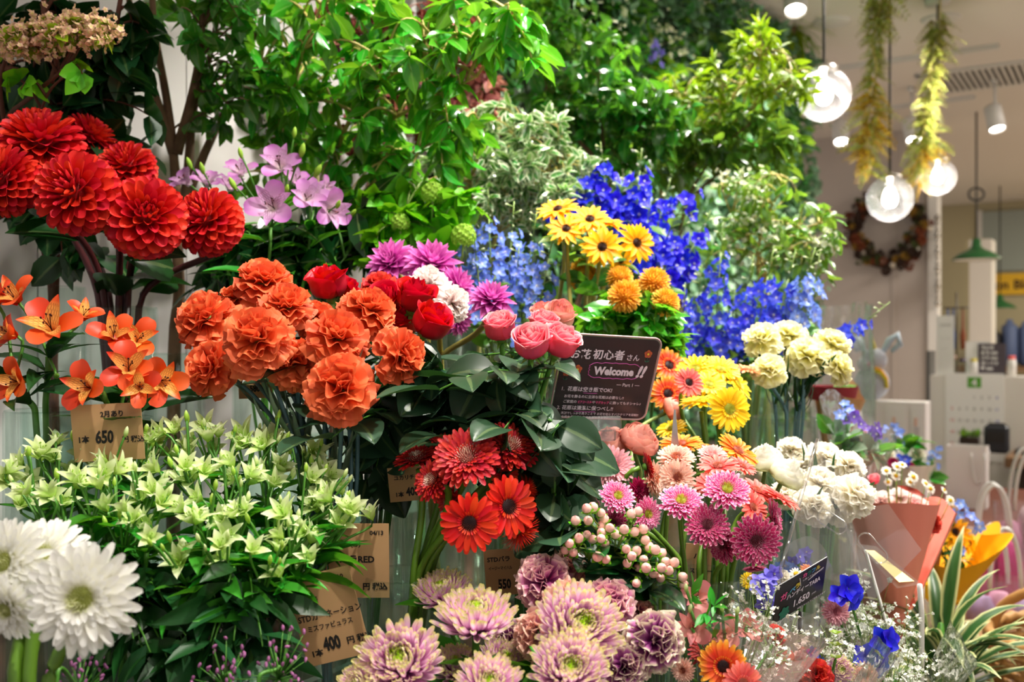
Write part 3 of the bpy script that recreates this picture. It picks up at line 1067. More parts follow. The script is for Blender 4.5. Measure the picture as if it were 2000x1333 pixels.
# ------------------------------------------------------------------ the room
solid('wall_paint', 'd9d5d4', 0.7, noise=0.03, nscale=8)
solid('wall_taupe', 'b9aca2', 0.75, noise=0.04, nscale=6)
solid('wall_white', 'e2dcd4', 0.7)
solid('wall_olive', 'b3a886', 0.75)
solid('ceiling_paint', 'e0d8ce', 0.8)
solid('floor_vinyl', 'b4a08c', 0.5, noise=0.15, nscale=12)
solid('white_metal', 'd6d2cc', 0.4)
solid('white_plastic', 'e8e6e2', 0.4)
solid('black_metal', '1c1a18', 0.4)
solid('black_cord', '14110f', 0.6)
solid('grey_board', '5c5a58', 0.6)
solid('lamp_green', '1f5a2c', 0.3)
solid('lamp_on', 'ffffff', 0.5, emit='fff4e4', estr=26.0)
solid('bulb_on', 'ffffff', 0.5, emit='fff0dc', estr=34.0)
solid('chrome', 'c8c4bc', 0.2, metal=1.0)
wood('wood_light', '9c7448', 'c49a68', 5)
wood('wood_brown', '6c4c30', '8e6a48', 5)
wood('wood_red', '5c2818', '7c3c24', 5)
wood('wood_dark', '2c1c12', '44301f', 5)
film('glass_vase', (0.93, 0.98, 0.96), haze=0.002, gloss=0.07, rough=0.03, hazecol=(0.8, 0.9, 0.86))
film('water', (0.88, 0.96, 0.92), haze=0.02, gloss=0.05, rough=0.05, hazecol=(0.6, 0.75, 0.6))
film('glass_globe', (0.96, 0.96, 0.98), haze=0.03, gloss=0.34, rough=0.12, bump=0.9, bscale=70, hazecol=(0.95, 0.95, 1.0))
film('cellophane', (1, 1, 1), haze=0.04, gloss=0.26, rough=0.12, bump=0.6, bscale=24)
film('cellophane_pink', (1.0, 0.82, 0.80), haze=0.22, gloss=0.24, rough=0.14, bump=0.6, bscale=24, hazecol=(1, 0.78, 0.76))
film('clear_plastic', (0.98, 0.98, 1.0), haze=0.06, gloss=0.26, rough=0.06, hazecol=(1, 0.98, 0.96))
film('frosted_plastic', (0.95, 0.95, 0.95), haze=0.3, gloss=0.18, rough=0.2, hazecol=(0.95, 0.93, 0.92))


def bx(name, mat, a0, a1, b0, b1, z0, z1, parent=None, bev=0.0, kind=None):
    """a box laid out along the shop's own directions"""
    mb = MB()
    c = W((a0 + a1) / 2, (b0 + b1) / 2, (z0 + z1) / 2)
    off = Vector((0, 0, 0)) if parent is None else parent.matrix_world.translation
    if parent is None:
        box(mb, (0, 0, 0), (b1 - b0, a1 - a0, z1 - z0), bev=bev)
        o = mb.build(name, mat, None, c, smooth=False)
        o.rotation_euler = (0, 0, ROT)
    else:
        box(mb, tuple(c - Vector(parent.location)), (b1 - b0, a1 - a0, z1 - z0), rotz=ROT, bev=bev)
        o = mb.build(name, mat, parent, (0, 0, 0), smooth=False)
    if kind:
        o['kind'] = kind
    return o


mb = MB()
a = -1.6
while a < 3.9:
    w = min(0.30, 3.93 - a)
    box(mb, (-0.04, a + w / 2 - 1.0, CEIL / 2), (0.08, w - 0.0025, CEIL))
    a += 0.30
box(mb, (-0.06, 0.165, CEIL / 2), (0.06, 5.53, CEIL))
o = mb.build('wall_left', 'wall_paint', None, W(1.0, -0.2, 0), smooth=False)
o.rotation_euler = (0, 0, ROT)
o['kind'] = 'structure'
EDGE = on_a(1823, 500, 6.16)
EB = wall_ab(EDGE)[1]
bx('wall_back', 'wall_taupe', 6.16, 6.26, -2.2, EB - 0.03, 0, CEIL, kind='structure')
bx('trim_1', 'wall_white', 6.13, 6.28, EB - 0.03, EB + 0.03, 0, CEIL, kind='structure')
seam = wall_ab(on_a(1745, 500, 6.15))[1]
bx('trim_2', 'wall_taupe', 6.152, 6.16, seam - 0.012, seam + 0.012, 0, CEIL, kind='structure')
bx('wall_far', 'wall_olive', 10.4, 10.5, -1.5, 5.5, 0, CEIL, kind='structure')
bx('floor', 'floor_vinyl', -3.5, 10.6, -2.3, 5.6, -0.06, 0.0, kind='structure')
bx('ceiling', 'ceiling_paint', -3.5, 10.6, -2.3, 5.6, CEIL, CEIL + 0.06, kind='structure')
pl = wall_ab(on_a(1893, 500, 8.6))[1]
pr = wall_ab(on_a(1937, 500, 8.6))[1]
bx('wall_pillar', 'wall_white', 8.6, 8.9, pl, pr, 0, 2.30, kind='structure')
bx('wall_side', 'wall_olive', 9.2, 9.3, EB - 0.2, pl + 0.1, 0, 2.36, kind='structure')
# counter partition with the calendar
PA = 4.29
pb0 = wall_ab(on_a(1816, 800, PA))[1]
bx('wall_partition', 'wall_white', PA, PA + 0.16, pb0, 2.6, 0, CAM_Z - 0.172, kind='structure')
bx('trim_3', 'grey_board', PA - 0.012, PA + 0.17, pb0 - 0.015, pb0, 0, CAM_Z - 0.05, kind='structure')
PT = CAM_Z - 0.172
mp = on_a(1975, 500, 10.38)

# ------------------------------------------------------------------ the stepped display stand
T1, T2, T3 = 0.98, 0.86, 0.70


def tier(b):
    return T1 if b < 0.45 else (T2 if b < 0.80 else T3)


st = thing('display_stand', 'stepped wooden stand that carries the flower vases along the wall', 'display stand', W(0.3, 0.5, 0))
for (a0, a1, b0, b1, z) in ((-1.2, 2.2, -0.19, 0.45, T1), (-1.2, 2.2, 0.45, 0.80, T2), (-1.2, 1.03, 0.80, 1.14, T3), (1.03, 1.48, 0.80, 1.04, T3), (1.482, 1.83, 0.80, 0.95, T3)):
    bx('shelf_board', 'wood_light' if a0 > 0 else 'wood_dark', a0, a1, b0 + 0.002, b1 - 0.002, z - 0.03, z, st, bev=0.004)  # near boards coloured dark to stand in for shade among the vases
    for aa in (a0 + 0.02, a1 - 0.06):
        for bb in (b0 + 0.01, b1 - 0.05):
            bx('leg', 'wood_dark', aa, aa + 0.04, bb, bb + 0.04, 0, z - 0.03, st)
for (b, z0, z1) in ((0.45, T2, T1 - 0.03), (0.80, T3, T2 - 0.03)):
    bx('riser_board', 'wood_dark', -1.2, 1.85, b - 0.014, b - 0.004, z0, z1, st)

# ------------------------------------------------------------------ shop counter and back table
ct = thing('shop_counter', 'wooden shop counter with reddish brown front at right', 'counter', W(4.1, 1.4, 0))
bx('counter_top', 'wood_brown', 3.90, 4.28, 0.82, 2.5, 0.83, 0.88, ct, bev=0.006)
bx('counter_front', 'wood_red', 3.99, 4.02, 0.90, 2.45, 0.0, 0.83, ct)
bx('side_panel', 'wood_dark', 4.0, 4.28, 0.86, 0.90, 0.0, 0.83, ct)
tb = thing('side_table', 'wooden table behind the bouquets that holds bags and a picture box', 'table', W(2.8, 0.7, 0))
bx('table_top', 'wood_red', 2.25, 3.6, 0.12, 1.16, 0.74, 0.78, tb, bev=0.004)
for aa in (2.3, 3.5):
    for bb in (0.16, 1.08):
        bx('leg', 'wood_brown', aa, aa + 0.05, bb, bb + 0.05, 0, 0.74, tb)
bn = thing('low_bench', 'low wooden bench under the wicker basket', 'bench', W(1.26, 1.35, 0))
bx('bench_top', 'wood_brown', 1.0, 1.48, 1.055, 1.62, 0.48, 0.52, bn, bev=0.004)
for aa in (1.02, 1.42):
    for bb in (1.08, 1.54):
        bx('leg', 'wood_dark', aa, aa + 0.05, bb, bb + 0.05, 0, 0.48, bn)
sh = thing('gift_shelf', 'small wooden shelf under the clear gift bags', 'shelf', W(2.05, 1.25, 0))
bx('shelf_board', 'wood_light', 1.50, 2.24, 0.96, 1.50, 0.67, 0.70, sh, bev=0.003)
for aa in (1.52, 2.20):
    for bb in (0.98, 1.46):
        bx('leg', 'black_metal', aa, aa + 0.02, bb, bb + 0.02, 0, 0.67, sh)

# ------------------------------------------------------------------ ceiling: pendants, garlands, spots, tracks, grille
glo = MB()
lathe(glo, [(0.34 * 1, 0.955)] + [(math.sin(t), math.cos(t)) for t in np.linspace(0.36, math.pi - 0.01, 22)], 36)
GLOBE = glo.mesh('globe', 'glass_globe')


def pendant(px, py, Y, rpx, label):
    c = P(px, py, Y)
    r = rpx / FPX * Y
    t = thing('pendant_lamp', label, 'pendant lamp', (c.x, c.y, CEIL), 'glass globe pendant lamps')
    dz = c.z - CEIL
    link('glass_globe', GLOBE, t, (0, 0, dz), None, r)
    m = MB()
    lathe(m, [(0.001, 0.62), (0.2, 0.6), (0.34, 0.3), (0.40, 0.0), (0.34, -0.3), (0.2, -0.42), (0.001, -0.45)], 16)
    mm = m.mesh('bulb', 'bulb_on')
    link('light_bulb', mm, t, (0, 0, dz), None, r * 0.82)
    m = MB()
    lathe(m, [(0.001, 1.14), (0.2, 1.13), (0.22, 1.06), (0.5, 1.04), (0.52, 0.92), (0.44, 0.90), (0.3, 0.88), (0.13, 0.62), (0.001, 0.6)], 24)
    link('lamp_holder', m.mesh('holder', 'chrome'), t, (0, 0, dz), None, r)
    m = MB()
    tube(m, [(0, 0, 0), (0, 0, dz * 0.5), (0, 0, dz + r * 1.12)], 0.0042, 6)
    m.build('cord', 'black_cord', t)
    m = MB()
    lathe(m, [(0.001, -0.03), (0.05, -0.028), (0.055, -0.002), (0.001, 0.0)], 20)
    m.build('ceiling_rose', 'white_metal', t)
    l = bpy.data.lights.new('pendant_bulb', 'POINT')
    l.energy = 20.0
    l.color = (1.0, 0.93, 0.82)
    l.shadow_soft_size = r * 0.4
    lo = bpy.data.objects.new('pendant_bulb', l)
    lo.location = (c.x, c.y, c.z - r * 0.42)
    COL.objects.link(lo)
    return t


pendant(1609, 185, 3.1, 52, 'nearest glass globe lamp, hanging beside the green wall')
pendant(1738, 389, 3.7, 44, 'lowest glass globe lamp, hanging in front of the wreath')
pendant(1831, 346, 4.2, 35, 'smallest glass globe lamp, hanging right of the wreath with a garland on its cord')


def frond(mb, p, d, n, L, lw):
    """little feathery frond of paired leaflets"""
    d = np.asarray(d, float)
    d = d / np.linalg.norm(d)
    up = np.cross(d, RS.normal(0, 1, 3))
    up /= np.linalg.norm(up)
    t = petal(1.0, 0.22, prof_point, bend=0.4, nu=3, nv=3)
    X = np.cross(d, up)
    k = np.arange(n)
    f = (k + 1) / n
    O = np.asarray(p) + d[None] * (L * f)[:, None] + np.array([0, 0, -1]) * (0.25 * L * f ** 2)[:, None]
    for s in (-1, 1):
        place(mb, t, d[None] * 0.6 + s * X[None] + 0 * O, up[None] + 0 * O, O, lw * (1.1 - 0.7 * f))


def garland(x0, y0, x1, y1, Y, wpx, label, gold_from):
    t = P(x0, y0, Y)
    b = P(x1, y1, Y)
    th = thing('hanging_garland', label, 'garland', (t.x, t.y, CEIL), 'dried fern garlands')
    o = Vector((t.x, t.y, CEIL))
    m, g, s = MB(), MB(), MB()
    L = (t - b).length
    rw = wpx / FPX * Y
    path = [Vector((0, 0, 0)), t - o] if t.z < CEIL else [Vector((0, 0, 0))]
    for i in range(1, 9):
        f = i / 8
        path.append(t.lerp(b, f) - o + Vector((0.012 * math.sin(i * 1.7), 0.012 * math.cos(i * 2.3), 0)))
    tube(s, path, 0.004, 5)
    n = 170
    for k in range(n):
        f = (k + RS.uniform(0, 1)) / n
        p = t.lerp(b, f) - o
        a = RS.uniform(0, 6.28)
        ww = rw * (0.85 + 0.2 * math.sin(9 * f + 1)) * RS.uniform(0.7, 1.35)
        d = np.array([math.cos(a), math.sin(a), RS.uniform(-1.3, 0.1)])
        frond(g if f > gold_from and RS.rand() < 0.6 else m, p, d, 8, ww, ww * 0.42)
    s.build('stem', 'twig_straw', th)
    m.build('foliage', 'leaf_garland', th)
    g.build('golden_fronds', 'leaf_garland_gold', th)
    return th


garland(1722, -60, 1692, 330, 3.62, 44, 'feathery green garland on the left, hanging beside the middle lamp cord', 0.55)
garland(1836, 30, 1795, 350, 4.12, 40, 'feathery green garland on the right, ending at the smallest globe lamp', 0.8)


def track_spot(px, py, Y, aim, label):
    c = P(px, py, Y)
    t = thing('ceiling_spotlight', label, 'spotlight', (c.x, c.y, CEIL), 'white ceiling spotlights')
    q = quat_to(-Vector(aim))
    R = np.array(q.to_matrix())
    m = MB()
    lathe(m, [(0.001, 0.075), (0.044, 0.072), (0.046, 0.06), (0.046, -0.07), (0.040, -0.07), (0.038, -0.055), (0.001, -0.055)], 20)
    mm = MB()
    mm.merge(m, M=R, off=(0, 0, c.z - CEIL))
    mm.build('lamp_body', 'white_metal', t)
    m = MB()
    lathe(m, [(0.001, -0.06), (0.036, -0.06)], 20)
    mm = MB()
    mm.merge(m, M=R, off=(0, 0, c.z - CEIL))
    mm.build('lamp_lens', 'lamp_on', t)
    m = MB()
    tube(m, [(0, 0, 0), (0, 0, (c.z - CEIL) * 0.5), (0, 0, c.z - CEIL + 0.03)], 0.008, 8)
    box(m, (0, 0, -0.012), (0.03, 0.10, 0.024), rotz=ROT)
    m.build('lamp_arm', 'white_metal', t)
    return t


track_spot(1943, 232, 5.5, (0.05, -0.35, -1), 'white cylinder spotlight on the ceiling at far right')
track_spot(1642, 260, 5.9, (-0.1, -0.5, -1), 'white cylinder spotlight left of the garlands')
track_spot(1781, 255, 5.7, (0, -0.5, -1), 'spotlight half hidden between the garlands')
track_spot(1553, -4, 4.05, (-0.1, -0.45, -1), 'spotlight glowing at the top corner of the green wall')
for k, (xa, ya, xb, yb) in enumerate(((1640, 129, 1952, 86), (1650, 219, 1905, 186))):
    p0, p1 = on_z(xa, ya, CEIL), on_z(xb, yb, CEIL)
    m = MB()
    c = (p0 + p1) / 2
    d = p1 - p0
    box(m, (0, 0, -0.012), (d.length, 0.035, 0.024), rotz=math.atan2(d.y, d.x))
    o = m.build('lighting_track', 'white_metal', None, (c.x, c.y, CEIL), smooth=False)
    tag(o, ['slim white lighting track nearest on the ceiling', 'slim white lighting track further back on the ceiling'][k], 'track')
# louvred grille
g0 = on_z(1928, 146, CEIL)
gt = thing('air_vent', 'louvred metal air grille set in the ceiling', 'vent', (g0.x + 0.05, g0.y, CEIL), rotz=ROT)
m = MB()
for (cx, cy, sx, sy) in ((-0.36, 0, 0.03, 0.5), (0.36, 0, 0.03, 0.5), (0, -0.235, 0.75, 0.03), (0, 0.235, 0.75, 0.03)):
    box(m, (cx, cy, -0.008), (sx, sy, 0.016))
m.build('frame', 'white_metal', gt, smooth=False)
m = MB()
box(m, (0, 0, -0.002), (0.7, 0.45, 0.004))
m.build('backing', 'black_metal', gt, smooth=False)
m = MB()
for k in range(22):
    box(m, (-0.33 + k * 0.0315, 0, -0.010), (0.014, 0.45, 0.014))
m.build('louvre_blades', 'white_metal', gt, smooth=False)
for k, (px, py) in enumerate(((1625, 42), (1838, 36))):
    p = on_z(px, py, CEIL)
    m = MB()
    lathe(m, [(0.001, -0.012), (0.07, -0.012), (0.085, -0.004), (0.085, 0)], 24)
    tag(m.build('ceiling_plate', 'white_metal', None, p), ['round flat plate on the ceiling near the green wall', 'round flat plate on the ceiling near the right garland'][k], 'ceiling plate')

# green enamel pendant lamps over the counter
gsh = MB()
lathe(gsh, [(0.02, 1.0), (0.16, 0.95), (0.2, 0.62), (0.34, 0.48), (0.72, 0.30), (0.98, 0.06), (1.0, 0.0), (0.96, 0.02), (0.7, 0.25), (0.3, 0.42)], 32)
for px, py, Y, rpx, lb in ((1907, 508, 6.3, 45, 'large dark green enamel lamp above the counter'), (1953, 603, 9.3, 30, 'small dark green enamel lamp further back under the yellow banner')):
    c = P(px, py, Y)
    r = rpx / FPX * Y
    t = thing('green_lamp', lb, 'pendant lamp', (c.x, c.y, CEIL), 'green enamel lamps')
    m = MB()
    m.merge(gsh, M=np.diag([r, r, r * 0.95]), off=(0, 0, c.z - CEIL))
    m.build('lamp_shade', 'lamp_green', t)
    m = MB()
    lathe(m, [(0.001, 0.18), (0.5, 0.16), (0.93, 0.01)], 24)
    mm = MB()
    mm.merge(m, scale=r, off=(0, 0, c.z - CEIL))
    mm.build('shade_lining', 'white_plastic', t)
    m = MB()
    tube(m, [(0, 0, 0), (0, 0, (c.z - CEIL) * 0.6), (0, 0, c.z - CEIL + 0.9 * r)], 0.006, 6)
    if rpx > 40:
        tube(m, [(0.05 * math.cos(a_), 0.0, -0.52 + 0.04 * math.sin(a_)) for a_ in np.linspace(0, 6.28, 14)], 0.007, 6)
    m.build('cord', 'black_cord', t)

# ------------------------------------------------------------------ wreath on the back wall
wc = on_a(1734, 452, 6.10)
wY = wc.y
RO, RI = 82 / FPX * wY * 1.02, 42 / FPX * wY
wt = thing('dried_wreath', 'round wreath of brown cones and dried flowers on the far wall', 'wreath', wc)
q = quat_to(-UA)
R = np.array(q.to_matrix())
rm, rt = (RO + RI) / 2, (RO - RI) / 2 * 0.72
solid('wreath_brown', '3a2416', 0.8, noise=0.4, nscale=50)
solid('wreath_rust', '7a3a1a', 0.8, noise=0.3)
solid('wreath_ochre', '9a7424', 0.8, noise=0.3)
solid('wreath_cream', 'd8cdbb', 0.8)
solid('wreath_moss', '4a5426', 0.8, noise=0.3)
m = MB()
tube(m, [(rm * math.cos(t_), rm * math.sin(t_), 0) for t_ in np.linspace(0, 2 * math.pi, 40)], rt * 0.75, 8, cap=False)
mm = MB()
mm.merge(m, M=R)
mm.build('twig_ring', 'wreath_brown', wt)
cone = MB()
for k in range(28):
    f = (k + .5) / 28
    D, Nn = polar([0.3 + 1.3 * f], [k * GA])
    place(cone, petal(0.35, 0.2, prof_oval, bend=-0.2, nu=3, nv=3), D, Nn, (0.35 * f * math.cos(k * GA), 0.35 * f * math.sin(k * GA), 0.75 * (1 - f)), 1.0)
CONES = [cone.mesh('cone', m_) for m_ in ('wreath_brown', 'wreath_rust', 'wreath_ochre', 'wreath_moss')]
cot = MB()
for k in range(5):
    a_ = k * 1.257
    ball(cot, (0.45 * math.cos(a_), 0.45 * math.sin(a_), 0.2), 0.5, 6, 5)
COT = cot.mesh('cotton', 'wreath_cream')
for k in range(150):
    a_ = RS.uniform(0, 6.28)
    ro = RS.uniform(-1, 1)
    p = np.array([(rm + ro * rt) * math.cos(a_), (rm + ro * rt) * math.sin(a_), rt * 0.75 * math.sqrt(max(0, 1 - ro * ro * 0.8))]) @ R.T
    nrm = Vector((math.cos(a_) * ro, math.sin(a_) * ro, 0.8))
    nrm = Vector(R @ np.array(nrm)).normalized()
    if k % 8 == 0:
        link('cotton_ball', COT, wt, p, quat_to(nrm), 0.024)
    else:
        link('pine_cone' if k % 3 else 'dried_flower', CONES[[0, 1, 0, 3, 0, 2, 1][k % 7]], wt, p, quat_to(nrm, k), RS.uniform(0.038, 0.066))

# ------------------------------------------------------------------ things on and around the counter partition
paper = solid('paper_white', 'efece8', 0.7)
solid('ink_black', '1a1716', 0.7)
solid('ink_red', 'd85850', 0.7)
solid('ink_blue', '6068b8', 0.7)
solid('ink_grey', '8a8680', 0.7)
solid('green_square', '58a028', 0.6)
solid('kraft', 'c49a6c', 0.75, noise=0.06, nscale=60)
solid('yellow_banner', 'e0b020', 0.6)
solid('device_black', '22252c', 0.35)
solid('board_dark', '4a4048', 0.6, noise=0.2)
solid('bottle_dark', '2c2018', 0.2)


def sheet_frame(c, right, up):
    """matrix whose x is along right, y along up, z towards the viewer"""
    x = Vector(right).normalized()
    z = x.cross(Vector(up)).normalized()
    y = z.cross(x)
    return np.array(Matrix((x, y, z)).transposed())


def plate(mb, w, h, t=0.001, rad=0.0, seg=5, cx=0, cy=0):
    """flat plate with rounded corners, in its own plane"""
    if rad <= 0:
        box(mb, (cx, cy, -t / 2), (w, h, t))
        return mb
    pts = []
    for (sx, sy, a0) in ((1, 1, 0), (-1, 1, 90), (-1, -1, 180), (1, -1, 270)):
        for k in range(seg + 1):
            a_ = math.radians(a0 + 90 * k / seg)
            pts.append((cx + sx * (w / 2 - rad) + rad * math.cos(a_), cy + sy * (h / 2 - rad) + rad * math.sin(a_)))
    n = len(pts)
    V = [(x, y, 0) for x, y in pts] + [(x, y, -t) for x, y in pts]
    i = np.arange(n)
    j = (i + 1) % n
    mb.add(V, [i[None], (i[::-1] + n)[None], np.stack([i, i + n, j + n, j], axis=1)])
    return mb


def flat(name, mat, parent, M, w, h, t=0.001, cx=0, cy=0, off=0.0, rad=0.0):
    m = MB()
    plate(m, w, h, t, rad, cx=cx, cy=cy)
    mm = MB()
    mm.merge(m, M=M, off=tuple(M @ np.array([0, 0, off])))
    return mm.build(name, mat, parent, smooth=False)


# calendar
cc = on_a(1903, 815, PA - 0.004)
cal = thing('wall_calendar', 'white April wall calendar hanging on the counter partition', 'calendar', cc)
CM = sheet_frame(cc, VA, (0, 0, 1))
cw, chh = 0.262, 0.43
sc_ = cc.y / FPX
flat('sheet', 'paper_white', cal, CM, cw, chh, 0.004)
flat('month_square', 'green_square', cal, CM, 0.062, 0.052, 0.001, 0.0, chh / 2 - 0.045, 0.0012)
letters([('4', 0, chh / 2 - 0.063, 0.05, {'align': 'CENTER', 'bold': 0.02})], 'paper_white', cal, 'month_number', CM, tuple(CM @ np.array([0, 0, 0.0018])))
rows = [['', '', '', '1', '2', '3', '4']] + [[str(5 + 7 * r_ + d) for d in range(7)] for r_ in range(3)] + [[str(26 + d) if 26 + d <= 30 else '' for d in range(7)]]
red, blk, blu = [], [], []
for r_, row in enumerate(rows):
    for d_, s_ in enumerate(row):
        if s_:
            (red if d_ == 0 else blu if d_ == 6 else blk).append((s_, -cw / 2 + 0.03 + d_ * 0.0335, chh / 2 - 0.125 - r_ * 0.058, 0.021, {'align': 'CENTER', 'bold': 0.01}))
for lst, mt in ((red, 'ink_red'), (blk, 'ink_grey'), (blu, 'ink_blue')):
    letters(lst, mt, cal, 'date_numbers', CM, tuple(CM @ np.array([0, 0, 0.001])))

# leaning leaflet, stand-up cards, jars on top of the partition
def top_pt(px, da=0.05):
    p = on_a(px, 700, PA + da)
    return Vector((p.x, p.y, PT))


p = top_pt(1846, 0.03)
lf = thing('leaflet', 'tall white leaflet leaning at the end of the counter partition', 'leaflet', p)
LM = sheet_frame(p, (VA * 1.0 + UA * -0.2), Vector((-0.12, 0.1, 1)))
flat('sheet', 'paper_white', lf, LM, 0.085, 0.30, 0.002, 0, 0.15)
letters([('HANA', -0.025, 0.245, 0.02), ('~ ~ ~', -0.02, 0.18, 0.02), ('- - -', -0.02, 0.13, 0.02)], 'ink_grey', lf, 'print', LM, tuple(LM @ np.array([0, 0, 0.001])))
p = top_pt(1937, 0.08)
bd = thing('menu_board', 'dark upright board with rows of white writing on the partition', 'board', p)
BM = sheet_frame(p, VA, (-0.05, 0.05, 1))
flat('panel', 'board_dark', bd, BM, 0.125, 0.16, 0.006, 0, 0.08)
letters([(s_, -0.05, 0.132 - 0.026 * k, 0.02, {'bold': 0.03}) for k, s_ in enumerate(('花の日', 'お花 400', 'バラ 550', 'ガーベラ', '菊 300'))], 'paper_white', bd, 'lettering', BM, tuple(BM @ np.array([0, 0, 0.001])))
p = top_pt(1905, 0.09)
cd = thing('card', 'pale card standing behind the dark writing board', 'card', p)
flat('sheet', 'white_plastic', cd, sheet_frame(p, VA, (0, 0, 1)), 0.11, 0.17, 0.003, 0.01, 0.085)


def jar(px, h, r, body, cap, label, da=0.05, capname='lid'):
    p = top_pt(px, da)
    t = thing('small_jar', label, 'jar', p)
    m = MB()
    lathe(m, [(0.001, 0), (r, 0), (r, h * 0.75), (r * 0.7, h * 0.85), (r * 0.7, h * 0.86), (0.001, h * 0.86)], 14)
    m.build('body', body, t)
    m = MB()
    lathe(m, [(r * 0.78, h * 0.80), (r * 0.8, h), (0.001, h)], 14)
    m.build(capname, cap, t)


solid('jar_amber', '6c4018', 0.25)
solid('jar_purple', '3a2440', 0.4)
solid('jar_yellow', 'c8b428', 0.4)
solid('jar_white', 'e0dcd6', 0.4)
jar(1862, 0.10, 0.020, 'glass_vase', 'jar_amber', 'small jar with an amber top beside the leaflet')
jar(1880, 0.085, 0.020, 'glass_vase', 'jar_purple', 'small jar with a dark purple top in the row on the partition')
jar(1902, 0.085, 0.019, 'jar_white', 'jar_yellow', 'small white jar with a yellow top beside the dark board')
jar(1976, 0.10, 0.020, 'jar_white', 'ink_red', 'small white jar with a red top at the right end of the row')
p = top_pt(1868, 0.13)
pk = thing('tool_stand', 'slim rack of blue and brown hanging tools behind the jars', 'rack', p)
m = MB()
tube(m, [(0, 0, 0), (0, 0, 0.2), (0, 0, 0.42)], 0.004, 6)
tube(m, [tuple(-VA * 0.06 + Vector((0, 0, 0.34))), (0, 0, 0.34), tuple(VA * 0.06 + Vector((0, 0, 0.34)))], 0.004, 6)
m.build('rod', 'bottle_dark', pk)
solid('tool_blue', '3c5c94', 0.5)
for k, (dx, mt) in enumerate(((-0.04, 'tool_blue'), (-0.015, 'tool_blue'), (0.03, 'wreath_rust'))):
    m = MB()
    q_ = VA * dx
    tube(m, [tuple(q_ + Vector((0, 0, 0.335))), tuple(q_ + Vector((0, 0, 0.24))), tuple(q_ + Vector((0, 0, 0.20))), tuple(q_ + Vector((0, 0, 0.13)))], [0.004, 0.006, 0.014, 0.01], 8)
    m.build('tool', mt, pk)
# card machine, terminal, tissue box on the counter
p = on_z(1942, 889, 0.88)
ab = wall_ab(p)
cm_ = thing('card_machine', 'black upright card machine on the wooden counter', 'card machine', W(ab[0] + 0.1, ab[1], 0.88), rotz=ROT)
m = MB()
box(m, (0, 0, 0.065), (0.105, 0.07, 0.13), bev=0.012)
m.build('body', 'device_black', cm_, smooth=False)
m = MB()
box(m, (0, -0.037, 0.075), (0.075, 0.004, 0.05))
m.build('screen', 'black_metal', cm_, smooth=False)
m = MB()
box(m, (0, 0.0, 0.134), (0.07, 0.03, 0.008), bev=0.003)
m.build('paper_slot', 'black_metal', cm_, smooth=False)
p = on_z(1985, 890, 0.88)
ab = wall_ab(p)
te = thing('payment_terminal', 'flat black terminal lying at the right end of the counter', 'terminal', W(ab[0] + 0.09, ab[1] + 0.07, 0.88), rotz=ROT)
m = MB()
box(m, (0, 0, 0.012), (0.16, 0.11, 0.024), bev=0.006)
m.build('base', 'device_black', te, smooth=False)
m = MB()
box(m, (0.02, 0.02, 0.034), (0.10, 0.06, 0.02), bev=0.006)
m.build('keypad', 'black_metal', te, smooth=False)
p = on_z(1893, 889, 0.88)
ab = wall_ab(p)
pl_ = thing('planter_box', 'small dark planter with greenery beside the card machine', 'planter', W(ab[0] + 0.14, ab[1] - 0.015, 0.88), rotz=ROT)
m = MB()
box(m, (0, 0, 0.035), (0.085, 0.06, 0.07), bev=0.004)
m.build('box', 'bottle_dark', pl_, smooth=False)
m = MB()
D, Nn = polar(RS.uniform(0.1, 1.1, 40), RS.uniform(0, 6.28, 40))
place(m, petal(0.05, 0.01, prof_point, bend=-0.4, nu=4, nv=3), D, Nn, np.stack([RS.uniform(-.04, .04, 40), RS.uniform(-.02, .02, 40), np.full(40, 0.068)], 1), RS.uniform(0.5, 1.1, 40))
m.build('foliage', 'leaf_olive', pl_)

# far room: mirror, banner, shelves of stock
mt_ = thing('wall_mirror', 'large frameless mirror panel high on the far wall', 'mirror', on_a(1972, 470, 10.36))
solid('mirror_grey', '98a098', 0.2, metal=0.0)
MM = sheet_frame(None, VA, (0, 0, 1))
flat('panel', 'mirror_grey', mt_, MM, 0.52, 0.62, 0.01)
flat('frame', 'white_metal', mt_, MM, 0.04, 0.66, 0.02, -0.28, 0, 0.004)
bn_ = thing('shop_banner', 'yellow banner with dark lettering on the far wall', 'banner', on_a(1975, 555, 10.36))
flat('cloth', 'yellow_banner', bn_, MM, 0.62, 0.22, 0.004)
letters([('Mon', -0.26, -0.05, 0.13, {'bold': 0.03}), ('Bloom', 0.02, -0.05, 0.13, {'bold': 0.03})], 'wreath_brown', bn_, 'lettering', MM, tuple(MM @ np.array([0, 0, 0.002])))
solid('stock_blue', '5c6c94', 0.6)
solid('stock_dark', '1e1c20', 0.5)
sb = wall_ab(on_a(1975, 700, 9.9))[1]
su = thing('stock_shelf', 'far shelf unit in the back room', 'shelf', W(10.1, sb, 0))
bx('shelf_board', 'wood_brown', 9.8, 10.3, sb - 0.5, sb + 0.6, 1.10, 1.15, su)
for bb in (sb - 0.48, sb + 0.56):
    bx('leg', 'wood_brown', 9.85, 9.9, bb, bb + 0.04, 0, 1.10, su)
    bx('leg', 'wood_brown', 10.2, 10.25, bb, bb + 0.04, 0, 1.10, su)
